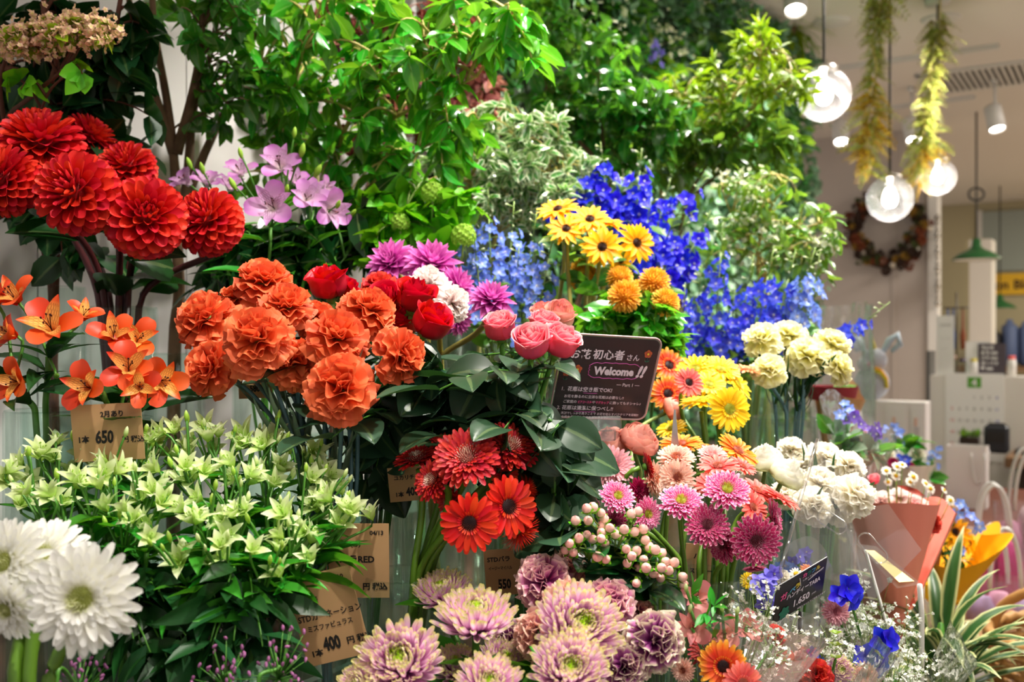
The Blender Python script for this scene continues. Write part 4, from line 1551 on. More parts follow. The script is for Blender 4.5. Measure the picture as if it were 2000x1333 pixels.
for k, (px, wd_, h_, mt, nm, lb) in enumerate(((1940, 0.12, 0.34, 'stock_dark', 'machine', 'black machine on the far shelf'), (1972, 0.12, 0.42, 'stock_blue', 'stock_bag', 'blue grey bag on the far shelf, left one'), (2003, 0.11, 0.40, 'stock_blue', 'stock_bag', 'blue grey bag on the far shelf, right one'))):
    p = on_a(px, 600, 10.0)
    ab = wall_ab(p)
    m = MB()
    box(m, (0, 0, h_ / 2), (wd_, 0.16, h_), bev=0.03)
    lathe(m, [(0.001, h_ + 0.05), (0.03, h_ + 0.04), (0.04, h_ - 0.02)], 10)
    tag(m.build(nm, mt, None, W(ab[0], ab[1], 1.15)), lb, 'machine' if k == 0 else 'bag')
# sparkling strip hanging on the trim
p = on_a(1831, 420, 6.08)
sp_ = thing('bead_strand', 'sparkling clear strand hanging down the edge of the far wall', 'strand', p)
m = MB()
tube(m, [(0, 0, 0), (0, 0, -0.3), (0, 0, -0.62)], 0.003, 5)
m.build('thread', 'chrome', sp_)
for k in range(16):
    m = MB() if k == 0 else m
    if k == 0:
        m = MB()
        lathe(m, [(0.001, 1), (0.7, 0.3), (0.7, -0.3), (0.001, -1)], 6)
        bead = m.mesh('bead', 'chrome')
    link('bead', bead, sp_, (0, 0, -0.02 - k * 0.038), None, 0.02 if k % 3 else 0.028)

# ------------------------------------------------------------------ glass vases on the stand
VASES = {}


def vase(key, px, Y, rim_py, r, label, water=0.55):
    c = P(px, rim_py, Y)
    a, b = wall_ab(c)
    zb = tier(b)
    h = c.z - zb
    t = thing('glass_vase', label, 'vase', (c.x, c.y, zb), 'clear glass vases on the stand')
    m = MB()
    lathe(m, [(0.001, 0.0), (r * 0.96, 0.0), (r, 0.006), (r, h - 0.003), (r - 0.0015, h), (r - 0.003, h - 0.003), (r - 0.003, 0.016), (0.001, 0.014)], 28)
    m.build('glass_body', 'glass_vase', t)
    m = MB()
    lathe(m, [(0.001, 0.018), (r - 0.004, 0.018), (r - 0.004, h * water), (0.001, h * water)], 24)
    m.build('water', 'water', t)
    VASES[key] = dict(c=(c.x, c.y), zb=zb, zr=c.z, r=r, n=0)


for v in (
    ('dahlia', 235, 1.38, 600, 0.050, 'tall clear vase holding the red dahlias'),
    ('oalst', 95, 1.08, 800, 0.045, 'clear vase holding the orange alstroemeria at left'),
    ('oalst2', 222, 1.10, 815, 0.042, 'clear vase behind the price tag reading 650'),
    ('carn', 640, 1.06, 985, 0.046, 'clear vase holding the orange carnations'),
    ('redrose', 722, 1.12, 955, 0.042, 'clear vase holding the red roses'),
    ('palst', 520, 1.50, 700, 0.050, 'clear vase holding the lilac alstroemeria'),
    ('magd', 850, 1.42, 740, 0.045, 'clear vase holding the magenta dahlias'),
    ('pinkrose', 1015, 1.12, 930, 0.045, 'clear vase holding the pink roses'),
    ('ldelph', 985, 1.66, 720, 0.055, 'clear vase holding the light blue delphinium'),
    ('rdelph', 1215, 2.05, 650, 0.060, 'clear vase holding the royal blue delphinium'),
    ('sun', 1110, 1.56, 700, 0.045, 'clear vase holding the small sunflowers'),
    ('pomp', 1250, 1.46, 740, 0.045, 'clear vase holding the yellow pompon chrysanthemums'),
    ('mdelph', 1460, 1.95, 740, 0.060, 'clear vase holding the mid blue delphinium'),
    ('ygerb', 1395, 1.34, 925, 0.045, 'clear vase holding the yellow gerberas'),
    ('ogerb', 1320, 1.26, 960, 0.040, 'clear vase holding the orange gerberas'),
    ('ccarn', 1530, 1.50, 815, 0.050, 'clear vase holding the cream yellow carnations'),
    ('wcarn', 1590, 1.32, 1030, 0.050, 'clear vase holding the white carnations'),
    ('ran', 1475, 1.24, 1030, 0.040, 'clear vase holding the white ranunculus'),
    ('pgerb', 1290, 1.10, 1080, 0.042, 'clear vase holding the pale pink gerberas'),
    ('mgerb', 1375, 1.03, 1120, 0.042, 'clear vase holding the white tipped magenta gerberas'),
    ('rgerm', 790, 1.02, 1120, 0.042, 'clear vase holding the red gerberas'),
    ('hyp', 1195, 1.03, 1160, 0.038, 'clear vase holding the pink hypericum berries'),
    ('mcarn', 1170, 0.945, 1270, 0.044, 'clear vase holding the mauve carnations'),
    ('mum', 960, 0.90, 1390, 0.046, 'clear vase holding the pink chrysanthemums'),
    ('white', 60, 0.745, 1340, 0.036, 'clear vase holding the white gerberas in the front corner'),
    ('galst', 200, 0.93, 1180, 0.050, 'clear vase holding the left half of the pale green alstroemeria'),
    ('galst2', 480, 0.93, 1180, 0.050, 'clear vase holding the right half of the pale green alstroemeria'),
    ('ranp', 1215, 1.20, 930, 0.036, 'clear vase holding the peach ranunculus under the welcome sign'),
    ('twig', 340, 1.66, 690, 0.050, 'tall clear vase holding the forked brown branches'),
    ('lime', 820, 1.62, 640, 0.045, 'clear vase holding the lime green viburnum'),
):
    vase(*v)


def leafset(mb, base, path, n, L, Wd, prof=prof_point, bend=-0.6, fold=0.3, t0=0.35, t1=0.9, spread=0.9, cup=0.0, rnd=0.15):
    """single leaves set along a stem path (points relative to the thing)"""
    path = np.asarray(path)
    for k in range(n):
        f = t0 + (t1 - t0) * (k + RS.uniform(0, 1)) / n
        i = min(int(f * (len(path) - 1)), len(path) - 2)
        p = path[i] * (1 - (f * (len(path) - 1) - i)) + path[i + 1] * (f * (len(path) - 1) - i)
        d = path[max(0, i)] - path[i + 1]
        d = d / max(1e-6, np.linalg.norm(d))
        a = RS.uniform(0, 6.28)
        side = np.array([math.cos(a), math.sin(a), 0])
        D = side * spread + d * 0.6
        Nn = d - 0.2 * side
        t = petal(L * RS.uniform(1 - rnd, 1 + rnd), Wd * RS.uniform(0.85, 1.15), prof, bend=bend * RS.uniform(0.5, 1.5), fold=fold, cup=cup, nu=7, nv=5)
        place(mb, t, D[None], Nn[None], p, 1.0)


def compound(mb, stem, p, D, L, n=5):
    """rose leaf: leaflets along a drooping stalk"""
    D = np.asarray(D, float)
    D = D / np.linalg.norm(D)
    up = np.array([0, 0, 1.0])
    X = np.cross(D, up)
    X /= np.linalg.norm(X)
    pts = [p + D * L * f + up * (-0.35 * L * f * f) for f in (0, 0.35, 0.7, 1.0)]
    tube(stem, pts, 0.0011, 4)
    spec = [(3, D, 1.0), (2, D * 0.5 + X, 0.85), (2, D * 0.5 - X, 0.85)] + ([(1, D * 0.4 + X, 0.7), (1, D * 0.4 - X, 0.7)] if n > 3 else [])
    for i, d, s in spec:
        t = petal(L * 0.62 * s, L * 0.21 * s, prof_oval, bend=-0.6 * RS.uniform(0.5, 1.6), fold=0.22, nu=8, nv=7, rip=0.05, ripk=2)
        place(mb, t, (d + RS.normal(0, 0.1, 3))[None], (up + RS.normal(0, 0.15, 3))[None], pts[i], 1.0)


def stem_to(v, H, back, sr, spread=0.75):
    """smooth path from the head down through the rim of the vase to its foot"""
    V_ = VASES[v]
    c = np.array([V_['c'][0], V_['c'][1], 0.0])
    H = np.asarray(tuple(H))
    d = H - c
    d[2] = 0
    L = np.linalg.norm(d)
    d = d / max(L, 1e-6)
    rr = min(L, V_['r'] * 0.72) * RS.uniform(0.55, 1.0)
    a = RS.uniform(-0.7, 0.7)
    ca, sa = math.cos(a), math.sin(a)
    dr = np.array([d[0] * ca - d[1] * sa, d[0] * sa + d[1] * ca, 0])
    rim = c + dr * rr + np.array([0, 0, V_['zr']])
    low = c - dr * V_['r'] * RS.uniform(0.2, 0.65) + np.array([0, 0, V_['zb'] + 0.022])
    D = np.linalg.norm(H - rim)
    b = np.asarray(tuple(back))
    dn = rim - low
    dn = dn / np.linalg.norm(dn)
    up = bez(H, H + b * D * 0.38, rim + dn * D * 0.35, rim, 12)
    return np.vstack([up, low[None]]), low


def flower(kind, name, cat, px, py, Y, rpx, ax, label, group, v, stem='stem_green', sr=0.0028, var=None, leaf=None, hk=0.85, grow=1.0):
    H = P(px, py, Y)
    r = rpx / FPX * Y * grow
    A = axis_vec(ax)
    neck = H - A * r * 0.25
    path, low = stem_to(v, neck - A * r * 0.2, -A, sr)
    root = thing(name, label, cat, Vector(low), group)
    q = quat_to(A, RS.uniform(0, 6.28))
    vs = HEADS[kind]
    off = H - Vector(low)
    for pn, me in vs[RS.randint(len(vs)) if var is None else var % len(vs)]:
        link(pn, me, root, off, q, r)
    rel = path - low
    m = MB()
    tube(m, rel, sr, 7)
    sm = m
    if leaf:
        lf_ = MB()
        k_, n_, mt_ = leaf
        if k_ == 'rose':
            for j in range(n_):
                f = 0.16 + 0.62 * (j + RS.uniform(0, 0.8)) / n_
                p = rel[int(f * 11)]
                a = RS.uniform(2.2, 4.5) if px > 940 else RS.uniform(0, 6.28)
                compound(lf_, sm, p, (math.cos(a), math.sin(a) - 0.35, 0.25), RS.uniform(0.085, 0.12))
        elif k_ == 'thin':
            leafset(lf_, low, rel[:12], n_, 0.06, 0.0035, prof_strap, bend=1.0, t0=0.25, t1=0.95, spread=0.55)
        elif k_ == 'mum':
            leafset(lf_, low, rel[:12], n_, 0.055, 0.016, prof_oval, t0=0.12, t1=0.8, cup=0.1)
        elif k_ == 'broad':
            leafset(lf_, low, rel[:12], n_, 0.085, 0.026, prof_point, t0=0.3, t1=0.95, spread=1.0)
        elif k_ == 'sun':
            leafset(lf_, low, rel[:12], n_, 0.05, 0.014, prof_point, t0=0.05, t1=0.3, spread=0.8, bend=-1.2)
        lf_.build('leaves', mt_, root)
    m.build('stem', stem, root)
    return root


def bunch(kind, name, cat, group, v, rows, **kw):
    for row in rows:
        k2 = dict(kw)
        k = kind
        if len(row) > 6:
            k = row[6]
        flower(k, name, cat, row[0], row[1], row[2], row[3], row[4], row[5], group, v, **k2)


# ---- red dahlias
bunch('dahlia', 'red_dahlia', 'dahlia', 'red dahlias at left', 'dahlia', [
    (80, 282, 1.26, 84, (.1, .8, .45), 'red dahlia highest in the bunch, seen from the side'),
    (172, 272, 1.40, 56, (.5, .75, .0), 'red dahlia behind the highest one, turned away'),
    (8, 352, 1.20, 72, (-.55, .4, .6), 'red dahlia cut off by the left edge of the photo'),
    (150, 378, 1.19, 84, (-.30, .22, .9), 'red dahlia with its round heart facing left, middle of the bunch'),
    (248, 328, 1.36, 58, (-.05, .6, .6), 'half hidden red dahlia behind the middle of the bunch'),
    (285, 425, 1.22, 82, (.42, .25, .8), 'red dahlia low in the bunch with its heart facing right'),
    (405, 432, 1.27, 70, (-.35, .5, .7), 'rightmost red dahlia, beside the lilac alstroemeria'),
], stem='stem_maroon', sr=0.0048, leaf=('broad', 2, 'leaf_dark'))

# ---- orange carnations
bunch('carn_orange', 'orange_carnation', 'carnation', 'orange carnations', 'carn', [
    (395, 612, 1.10, 70, (-.35, .7, .5), 'orange carnation at the far left of its bunch'),
    (515, 540, 1.16, 66, (.05, .85, .3), 'topmost orange carnation of its bunch'),
    (462, 575, 1.17, 46, (-.1, .85, .3), 'small orange carnation tucked under the topmost one'),
    (560, 590, 1.10, 62, (.1, .8, .5), 'orange carnation just below the topmost one'),
    (497, 652, 1.02, 82, (-.05, .62, .75), 'large orange carnation in the centre of the bunch'),
    (405, 712, 1.06, 66, (-.45, .35, .75), 'shaded orange carnation at the lower left of the bunch'),
    (572, 700, 1.05, 62, (.1, .5, .8), 'orange carnation half covered, below and right of the centre one'),
    (620, 612, 1.14, 48, (.25, .8, .3), 'small orange carnation behind, between the bunch and the red rose'),
    (728, 597, 1.07, 64, (.5, .78, .3), 'orange carnation leaning towards the red roses'),
    (662, 650, 1.03, 72, (.3, .72, .6), 'orange carnation right of the centre one, under the leaning one'),
    (793, 692, 1.02, 64, (.88, .2, .45), 'orange carnation turned sideways at the far right of the bunch'),
    (667, 750, 0.98, 84, (.12, .5, .85), 'lowest orange carnation, in front of the rose leaves'),
], stem='stem_blue', sr=0.0024, leaf=('thin', 5, 'leaf_sage'))

# ---- red roses and one red carnation
bunch('rose_red', 'red_rose', 'rose', 'red roses', 'redrose', [
    (640, 545, 1.17, 52, (-.1, .9, .3), 'leftmost red rose, above the orange carnations'),
    (682, 562, 1.20, 34, (.6, .7, .2), 'small red rose touching the leftmost one'),
    (752, 580, 1.15, 46, (-.15, .7, .65), 'red rose showing its whorl, beside the leaning orange carnation'),
    (812, 572, 1.13, 50, (.25, .85, .35), 'red rose under the white carnations'),
    (848, 622, 1.08, 54, (.5, .72, .35), 'lowest red rose with dark outer petals'),
    (790, 622, 1.15, 42, (.1, .8, .4), 'red rose in the shade between the other red roses'),
], sr=0.0026, leaf=('rose', 2, 'leaf_rose'))
bunch('carn_red', 'red_carnation', 'carnation', None, 'redrose', [(740, 553, 1.22, 42, (.05, .8, .4), 'red carnation behind the red roses, below the magenta dahlias')], stem='stem_green', sr=0.0024)
bunch('carn_blush', 'blush_carnation', 'carnation', 'white blush carnations', 'redrose', [
    (838, 548, 1.24, 48, (.1, .75, .5), 'upper white carnation with a pink blush'),
    (890, 588, 1.20, 44, (.75, .4, .5), 'lower white carnation with a pink blush, turned right'),
], stem='stem_blue', sr=0.0024)

# ---- magenta dahlias
bunch('dahlia_mag', 'magenta_dahlia', 'dahlia', 'magenta dahlias', 'magd', [
    (765, 515, 1.38, 60, (-.3, .55, .75), 'magenta dahlia at left with a dark heart'),
    (845, 518, 1.36, 66, (.15, .7, .6), 'large magenta dahlia behind the white carnations'),
    (892, 560, 1.34, 50, (.8, .4, .4), 'magenta dahlia turned right behind the white carnations'),
    (960, 588, 1.28, 54, (.15, .75, .55), 'magenta dahlia standing alone above the pink roses'),
    (893, 625, 1.30, 36, (.5, -.1, .6), 'drooping magenta dahlia under the white carnations'),
], stem='stem_olive', sr=0.004)

# ---- pink and peach roses
bunch('rose_pink', 'pink_rose', 'rose', 'pink roses', 'pinkrose', [
    (975, 632, 1.10, 44, (-.1, .92, .35), 'leftmost pink rose of its bunch'),
    (1037, 662, 1.03, 50, (-.02, .82, .55), 'front pink rose with a pale open whorl'),
    (1098, 662, 1.06, 48, (.35, .85, .35), 'rightmost pink rose, overlapping the welcome sign'),
    (1062, 628, 1.12, 38, (.1, .9, .35), 'pink rose behind the front one'),
], sr=0.003, leaf=('rose', 2, 'leaf_rose'))
bunch('rose_peach', 'peach_rose', 'rose', 'peach roses', 'pinkrose', [
    (1095, 612, 1.17, 40, (.1, .85, .45), 'larger peach rose behind the pink roses'),
    (1055, 605, 1.19, 27, (-.2, .85, .3), 'small pink edged peach rose left of the larger one'),
], sr=0.0028, leaf=('rose', 2, 'leaf_rose'))

# ---- small sunflowers
bunch('sunflower', 'small_sunflower', 'sunflower', 'small sunflowers', 'sun', [
    (1090, 410, 1.58, 44, (-.25, .8, .5), 'sunflower at the upper left of its bunch'),
    (1106, 448, 1.53, 40, (-.05, .55, .75), 'sunflower below the upper left one, seen from behind its petals'),
    (1152, 430, 1.54, 44, (.0, .72, .7), 'sunflower at the top centre with a dark heart'),
    (1192, 437, 1.60, 36, (.25, .85, .3), 'sunflower partly hidden behind the top centre one'),
    (1176, 483, 1.50, 44, (.0, .35, .9), 'lowest sunflower, dark heart facing forward'),
    (1243, 475, 1.52, 42, (.35, .2, .85), 'rightmost sunflower in front of the royal blue delphinium'),
    (1212, 508, 1.56, 30, (.5, -.1, .8), 'sunflower half hidden below the rightmost one'),
], stem='stem_olive', sr=0.0036, leaf=('sun', 3, 'leaf_olive'))

# ---- pompons
bunch('pompon', 'yellow_pompon', 'chrysanthemum', 'yellow pompon chrysanthemums', 'pomp', [
    (1220, 578, 1.40, 36, (-.05, .5, .8), 'front yellow pompon chrysanthemum'),
    (1278, 550, 1.44, 34, (.1, .7, .6), 'upper right yellow pompon chrysanthemum'),
    (1300, 590, 1.41, 31, (.3, .5, .7), 'rightmost yellow pompon chrysanthemum'),
    (1210, 542, 1.50, 29, (-.1, .8, .4), 'yellow pompon chrysanthemum under the lowest sunflower'),
    (1250, 568, 1.48, 28, (.1, .8, .4), 'yellow pompon chrysanthemum between the front and the upper right one'),
    (1142, 538, 1.60, 36, (.1, .1, -.9), 'yellow pompon chrysanthemum behind the sunflower stems'),
], stem='stem_green', sr=0.0024, leaf=('mum', 10, 'leaf_mid'))

# ---- yellow gerberas
bunch('gerb_yellow', 'yellow_gerbera', 'gerbera', 'yellow gerberas', 'ygerb', [
    (1358, 722, 1.36, 40, (-.25, .75, .55), 'yellow gerbera at the top left of its bunch'),
    (1408, 722, 1.36, 40, (.15, .75, .55), 'yellow gerbera at the top of its bunch with a dark eye'),
    (1385, 752, 1.33, 36, (.05, .7, .6), 'yellow gerbera in the middle of its bunch'),
    (1440, 752, 1.35, 38, (.65, .5, .4), 'yellow gerbera turned away to the right'),
    (1367, 786, 1.29, 42, (-.15, .88, .12), 'yellow gerbera seen from the side, petals drooping'),
    (1424, 800, 1.26, 46, (.18, .2, .95), 'large yellow gerbera facing forward'),
    (1312, 838, 1.30, 32, (-.25, .8, .35), 'small yellow gerbera left, above the orange ones'),
], stem='stem_gerb', sr=0.003)
bunch('gerb_bicolour', 'bicolour_gerbera', 'gerbera', 'gerberas right of the welcome sign', 'ygerb', [
    (1306, 715, 1.38, 40, (.3, .5, .75), 'orange and yellow gerbera at the edge of the welcome sign'),
    (1304, 770, 1.34, 38, (.1, .35, .85), 'red and yellow gerbera below the orange and yellow one'),
    (1345, 748, 1.28, 32, (.25, .4, .85), 'salmon pink gerbera with a dark heart in front of the yellow ones', 'gerb_salmon'),
    (1302, 688, 1.42, 30, (.3, .6, .5), 'red gerbera behind the corner of the welcome sign', 'gerb_scarlet'),
    (1458, 724, 1.42, 30, (.1, .93, .15), 'apricot gerbera seen edge on beside the cream carnations', 'gerb_apricot'),
], stem='stem_gerb', sr=0.0028)
bunch('gerb_orange', 'orange_gerbera', 'gerbera', 'orange gerberas', 'ogerb', [
    (1330, 868, 1.22, 42, (-.1, .9, .3), 'orange gerbera at left, seen edge on'),
    (1440, 882, 1.18, 46, (.45, .72, .45), 'orange gerbera with a coral heart beside the white ranunculus'),
    (1392, 884, 1.24, 38, (.3, .85, .2), 'dark orange gerbera between the other two orange ones', 'gerb_bicolour'),
], stem='stem_gerb', sr=0.0028)

# ---- cream carnations
bunch('carn_cream', 'cream_carnation', 'carnation', 'cream yellow carnations', 'ccarn', [
    (1487, 655, 1.48, 44, (-.2, .85, .35), 'cream carnation at the upper left of its bunch'),
    (1542, 648, 1.52, 42, (.05, .88, .3), 'topmost cream carnation of its bunch'),
    (1502, 716, 1.42, 40, (-.1, .72, .6), 'lowest cream carnation, at the left'),
    (1580, 688, 1.47, 50, (.05, .75, .5), 'large cream carnation in the middle of its bunch'),
    (1560, 680, 1.53, 34, (-.1, .7, .4), 'cream carnation partly behind the large middle one'),
    (1628, 665, 1.50, 42, (.3, .8, .35), 'cream carnation at the upper right of its bunch'),
    (1645, 715, 1.46, 40, (.75, .35, .4), 'rightmost cream carnation, tilted to the right'),
], stem='stem_blue', sr=0.0026, leaf=('thin', 7, 'leaf_dark'))

# ---- white carnations and ranunculus
bunch('carn_white', 'white_carnation', 'carnation', 'white carnations', 'wcarn', [
    (1545, 872, 1.36, 34, (-.1, .85, .3), 'small white carnation behind the ranunculus'),
    (1612, 888, 1.33, 42, (.1, .8, .45), 'topmost white carnation of its bunch'),
    (1560, 908, 1.34, 34, (-.1, .8, .4), 'white carnation between the ranunculus and the topmost white one'),
    (1662, 905, 1.30, 42, (.4, .75, .4), 'white carnation at the upper right of its bunch'),
    (1603, 940, 1.26, 46, (.0, .7, .6), 'white carnation in the middle of its bunch'),
    (1678, 962, 1.22, 50, (.55, .55, .55), 'rightmost white carnation, above the pink wrapping'),
    (1590, 985, 1.22, 44, (-.1, .5, .75), 'lowest white carnation behind the clear film'),
    (1532, 962, 1.28, 36, (-.3, .6, .6), 'white carnation at the left below the ranunculus'),
    (1640, 990, 1.26, 40, (.2, .4, .8), 'white carnation low at the right behind the clear film'),
], stem='stem_green', sr=0.0026, leaf=('thin', 4, 'leaf_dark'))
bunch('ran_white', 'white_ranunculus', 'ranunculus', 'white ranunculus', 'ran', [
    (1495, 893, 1.22, 42, (-.05, .9, .3), 'upper white ranunculus of its bunch'),
    (1540, 922, 1.20, 44, (.4, .8, .35), 'lower white ranunculus with greenish petals, leaning right'),
    (1462, 930, 1.24, 34, (-.3, .6, .5), 'white ranunculus half hidden behind the coral gerberas'),
], stem='stem_pale', sr=0.0028)
bunch('ran_peach', 'peach_ranunculus', 'ranunculus', 'peach ranunculus', 'ranp', [
    (1190, 862, 1.19, 46, (-.2, .8, .4), 'left peach ranunculus under the clip of the welcome sign'),
    (1252, 856, 1.17, 46, (.35, .8, .4), 'right peach ranunculus under the welcome sign'),
    (1318, 800, 1.33, 30, (.6, .3, .3), 'peach ranunculus beside the lower corner of the welcome sign'),
], stem='stem_pale', sr=0.0026)

# ---- pale pink and coral gerberas
bunch('germ_pale', 'pale_pink_gerbera', 'gerbera', 'pale pink gerberas', 'pgerb', [
    (1197, 912, 1.08, 44, (.1, .4, .85), 'pale pink gerbera at the upper left of its bunch', 'germ_rose'),
    (1152, 958, 1.12, 44, (-.6, .25, .7), 'dusky pink gerbera at the far left, turned left', 'germ_rose'),
    (1322, 934, 1.06, 38, (.05, .25, .95), 'peach pink gerbera facing forward in the middle', 'germ_peach'),
    (1320, 898, 1.12, 40, (-.05, .8, .5), 'pale pink gerbera above the forward facing peach one', 'germ_peach'),
    (1391, 892, 1.13, 31, (-.05, .8, .5), 'small pale pink gerbera standing behind the coral ones'),
    (1275, 936, 1.10, 38, (.75, .15, .5), 'pale peach gerbera turned right, beside the dark red edge on one', 'germ_peach'),
    (1248, 958, 1.09, 26, (.4, .3, .6), 'deep magenta gerbera half hidden between the pink ones', 'germ_darkmag'),
    (1262, 912, 1.07, 29, (.96, .18, -.1), 'dark red gerbera seen edge on among the pink ones', 'germ_red'),
], stem='stem_gerb', sr=0.0026)
bunch('gerb_coral', 'coral_gerbera', 'gerbera', 'coral gerberas', 'mgerb', [
    (1402, 912, 1.08, 42, (-.05, .93, .35), 'coral gerbera at the top, seen edge on'),
    (1450, 912, 1.12, 30, (.35, .8, .35), 'small coral gerbera below the orange one'),
    (1390, 950, 1.10, 40, (-.2, .8, .4), 'coral gerbera behind the bright white tipped one'),
    (1478, 960, 1.07, 42, (.3, .8, .3), 'coral gerbera right of the bright white tipped one'),
    (1525, 975, 1.06, 42, (.45, .82, .15), 'rightmost coral gerbera with drooping petals'),
    (1470, 992, 1.03, 38, (.5, .45, .6), 'coral gerbera just above the large plum one'),
], stem='stem_gerb', sr=0.0026)
bunch('germ_mag', 'white_tipped_gerbera', 'gerbera', 'magenta gerberas with white tips', 'mgerb', [
    (1205, 972, 1.02, 37, (.2, .6, .75), 'white tipped magenta gerbera at left above the berries'),
    (1262, 1004, 1.01, 34, (.4, .1, .88), 'white tipped magenta gerbera turned right, above the berries'),
    (1330, 983, 1.00, 46, (-.05, .78, .58), 'bright white tipped gerbera left of centre'),
    (1419, 960, 0.99, 49, (.02, .68, .72), 'brightest white tipped gerbera at the top'),
    (1381, 1028, 0.98, 46, (-.1, .45, .85), 'deep plum white tipped gerbera left of the large forward facing one', 'germ_plum'),
    (1475, 1056, 0.96, 53, (.03, .04, 1), 'large plum gerbera facing straight forward', 'germ_plum'),
    (1414, 1062, 1.00, 42, (-.75, -.05, .5), 'plum gerbera behind the large forward facing one', 'germ_plum'),
    (1508, 1012, 1.02, 40, (.85, .2, .4), 'plum gerbera turned right, seen side on', 'germ_plum'),
    (1199, 1022, 1.04, 30, (-.3, .1, .9), 'shaded plum gerbera behind the berries', 'germ_plum'),
    (1473, 1108, 0.99, 24, (.05, -.85, .3), 'small plum gerbera hanging under the large one', 'germ_plum'),
], stem='stem_gerb', sr=0.0026)

# ---- red gerberas
bunch('germ_red', 'red_gerbera', 'gerbera', 'red gerberas', 'rgerm', [
    (911, 897, 0.96, 68, (-.03, .58, .82), 'dark red gerbera with a cream heart at the front centre'),
    (995, 876, 1.00, 63, (.28, .7, .65), 'dark red gerbera with a cream heart at the upper right'),
    (814, 898, 1.00, 46, (-.2, .93, .3), 'dark red gerbera at far left, seen edge on'),
    (846, 940, 0.97, 46, (-.6, .35, .7), 'dark red gerbera turned left, under the edge on one'),
    (866, 872, 1.04, 38, (-.1, .8, .4), 'dark red gerbera mostly hidden behind the front centre one'),
    (880, 978, 1.00, 34, (-.4, -.3, .7), 'shaded dark red gerbera under the front centre one'),
    (917, 1022, 0.93, 60, (-.03, .06, 1), 'scarlet gerbera with a dark heart facing straight forward', 'gerb_scarlet'),
    (992, 990, 0.96, 62, (.45, .15, .85), 'scarlet gerbera with a dark heart turned to the right', 'gerb_scarlet'),
    (985, 930, 1.01, 30, (.3, .3, .8), 'small scarlet gerbera between the dark red and scarlet ones', 'gerb_scarlet'),
    (1028, 958, 1.00, 34, (.9, .25, -.15), 'spiky red gerbera pointing right', 'spider_scarlet'),
    (1014, 1038, 0.98, 48, (.5, -.55, -.2), 'spiky red gerbera hanging at the lower right', 'spider_scarlet'),
], stem='stem_gerb', sr=0.0036)

# ---- mauve carnations
bunch('carn_mauve', 'mauve_carnation', 'carnation', 'mauve carnations', 'mcarn', [
    (1058, 1128, 0.96, 64, (-.35, .65, .65), 'mauve carnation at the upper left of its bunch'),
    (1118, 1098, 0.99, 54, (.1, .8, .45), 'topmost mauve carnation, under the berries', 'carn_dusk'),
    (1200, 1172, 0.94, 60, (.5, .6, .55), 'mauve carnation at right of its bunch'),
    (1112, 1168, 0.92, 58, (.0, .8, .5), 'pale dusty mauve carnation behind the large chrysanthemum', 'carn_dusk'),
    (1288, 1252, 0.90, 68, (.35, .3, .9), 'large mauve carnation with cream frills at far right', 'carn_plum'),
    (1040, 1238, 0.92, 58, (-.6, .3, .6), 'mauve carnation between two chrysanthemums', 'carn_dusk'),
    (992, 1248, 0.95, 46, (-.4, .4, .6), 'dark plum carnation in the shade between chrysanthemums', 'carn_plum'),
    (1222, 1305, 0.89, 56, (.1, .2, .9), 'dark plum carnation at the bottom edge', 'carn_plum'),
    (1255, 1190, 0.97, 40, (.6, .6, .3), 'dusty mauve carnation above the cream frilled one', 'carn_dusk'),
], stem='stem_green', sr=0.0026)

# ---- pink chrysanthemums
bunch('mum', 'pink_chrysanthemum', 'chrysanthemum', 'pink chrysanthemums', 'mum', [
    (862, 1155, 0.98, 66, (-.12, .9, .3), 'shaded lilac chrysanthemum behind the others'),
    (930, 1205, 0.90, 92, (.02, .93, .3), 'pink chrysanthemum seen from the side on its upright stem'),
    (782, 1292, 0.85, 98, (-.05, .68, .72), 'large pink chrysanthemum at the lower left with a green heart'),
    (1132, 1225, 0.86, 102, (.22, .62, .72), 'large pink chrysanthemum at right with a green heart'),
    (1112, 1310, 0.82, 90, (.08, .68, .7), 'pink chrysanthemum at the bottom right of its bunch'),
    (985, 1290, 0.93, 56, (.3, .7, .4), 'pink chrysanthemum deep inside the bunch, under the side on one'),
    (890, 1300, 0.90, 56, (.1, .8, .4), 'pink chrysanthemum half hidden right of the lower left one'),
    (955, 1338, 0.82, 76, (.05, .75, .6), 'pink chrysanthemum cut by the bottom edge'),
    (700, 1345, 0.84, 60, (-.4, .6, .6), 'pink chrysanthemum cut by the bottom edge, leftmost of its bunch'),
], stem='stem_green', sr=0.0034, leaf=('mum', 2, 'leaf_mid'))

# ---- white gerberas in the front corner
bunch('white_gerb', 'white_gerbera', 'gerbera', 'white gerberas in the front corner', 'white', [
    (162, 1168, 0.72, 112, (.12, .12, 1), 'white gerbera facing forward with a green heart'),
    (85, 1090, 0.78, 88, (.0, .65, .75), 'white gerbera behind and above the forward facing one'),
    (15, 1100, 0.76, 92, (-.25, .3, .9), 'white gerbera cut by the left edge of the photo'),
    (18, 1188, 0.74, 70, (-.3, -.2, .9), 'white gerbera lowest at the left edge'),
], stem='stem_gerb', sr=0.0052)


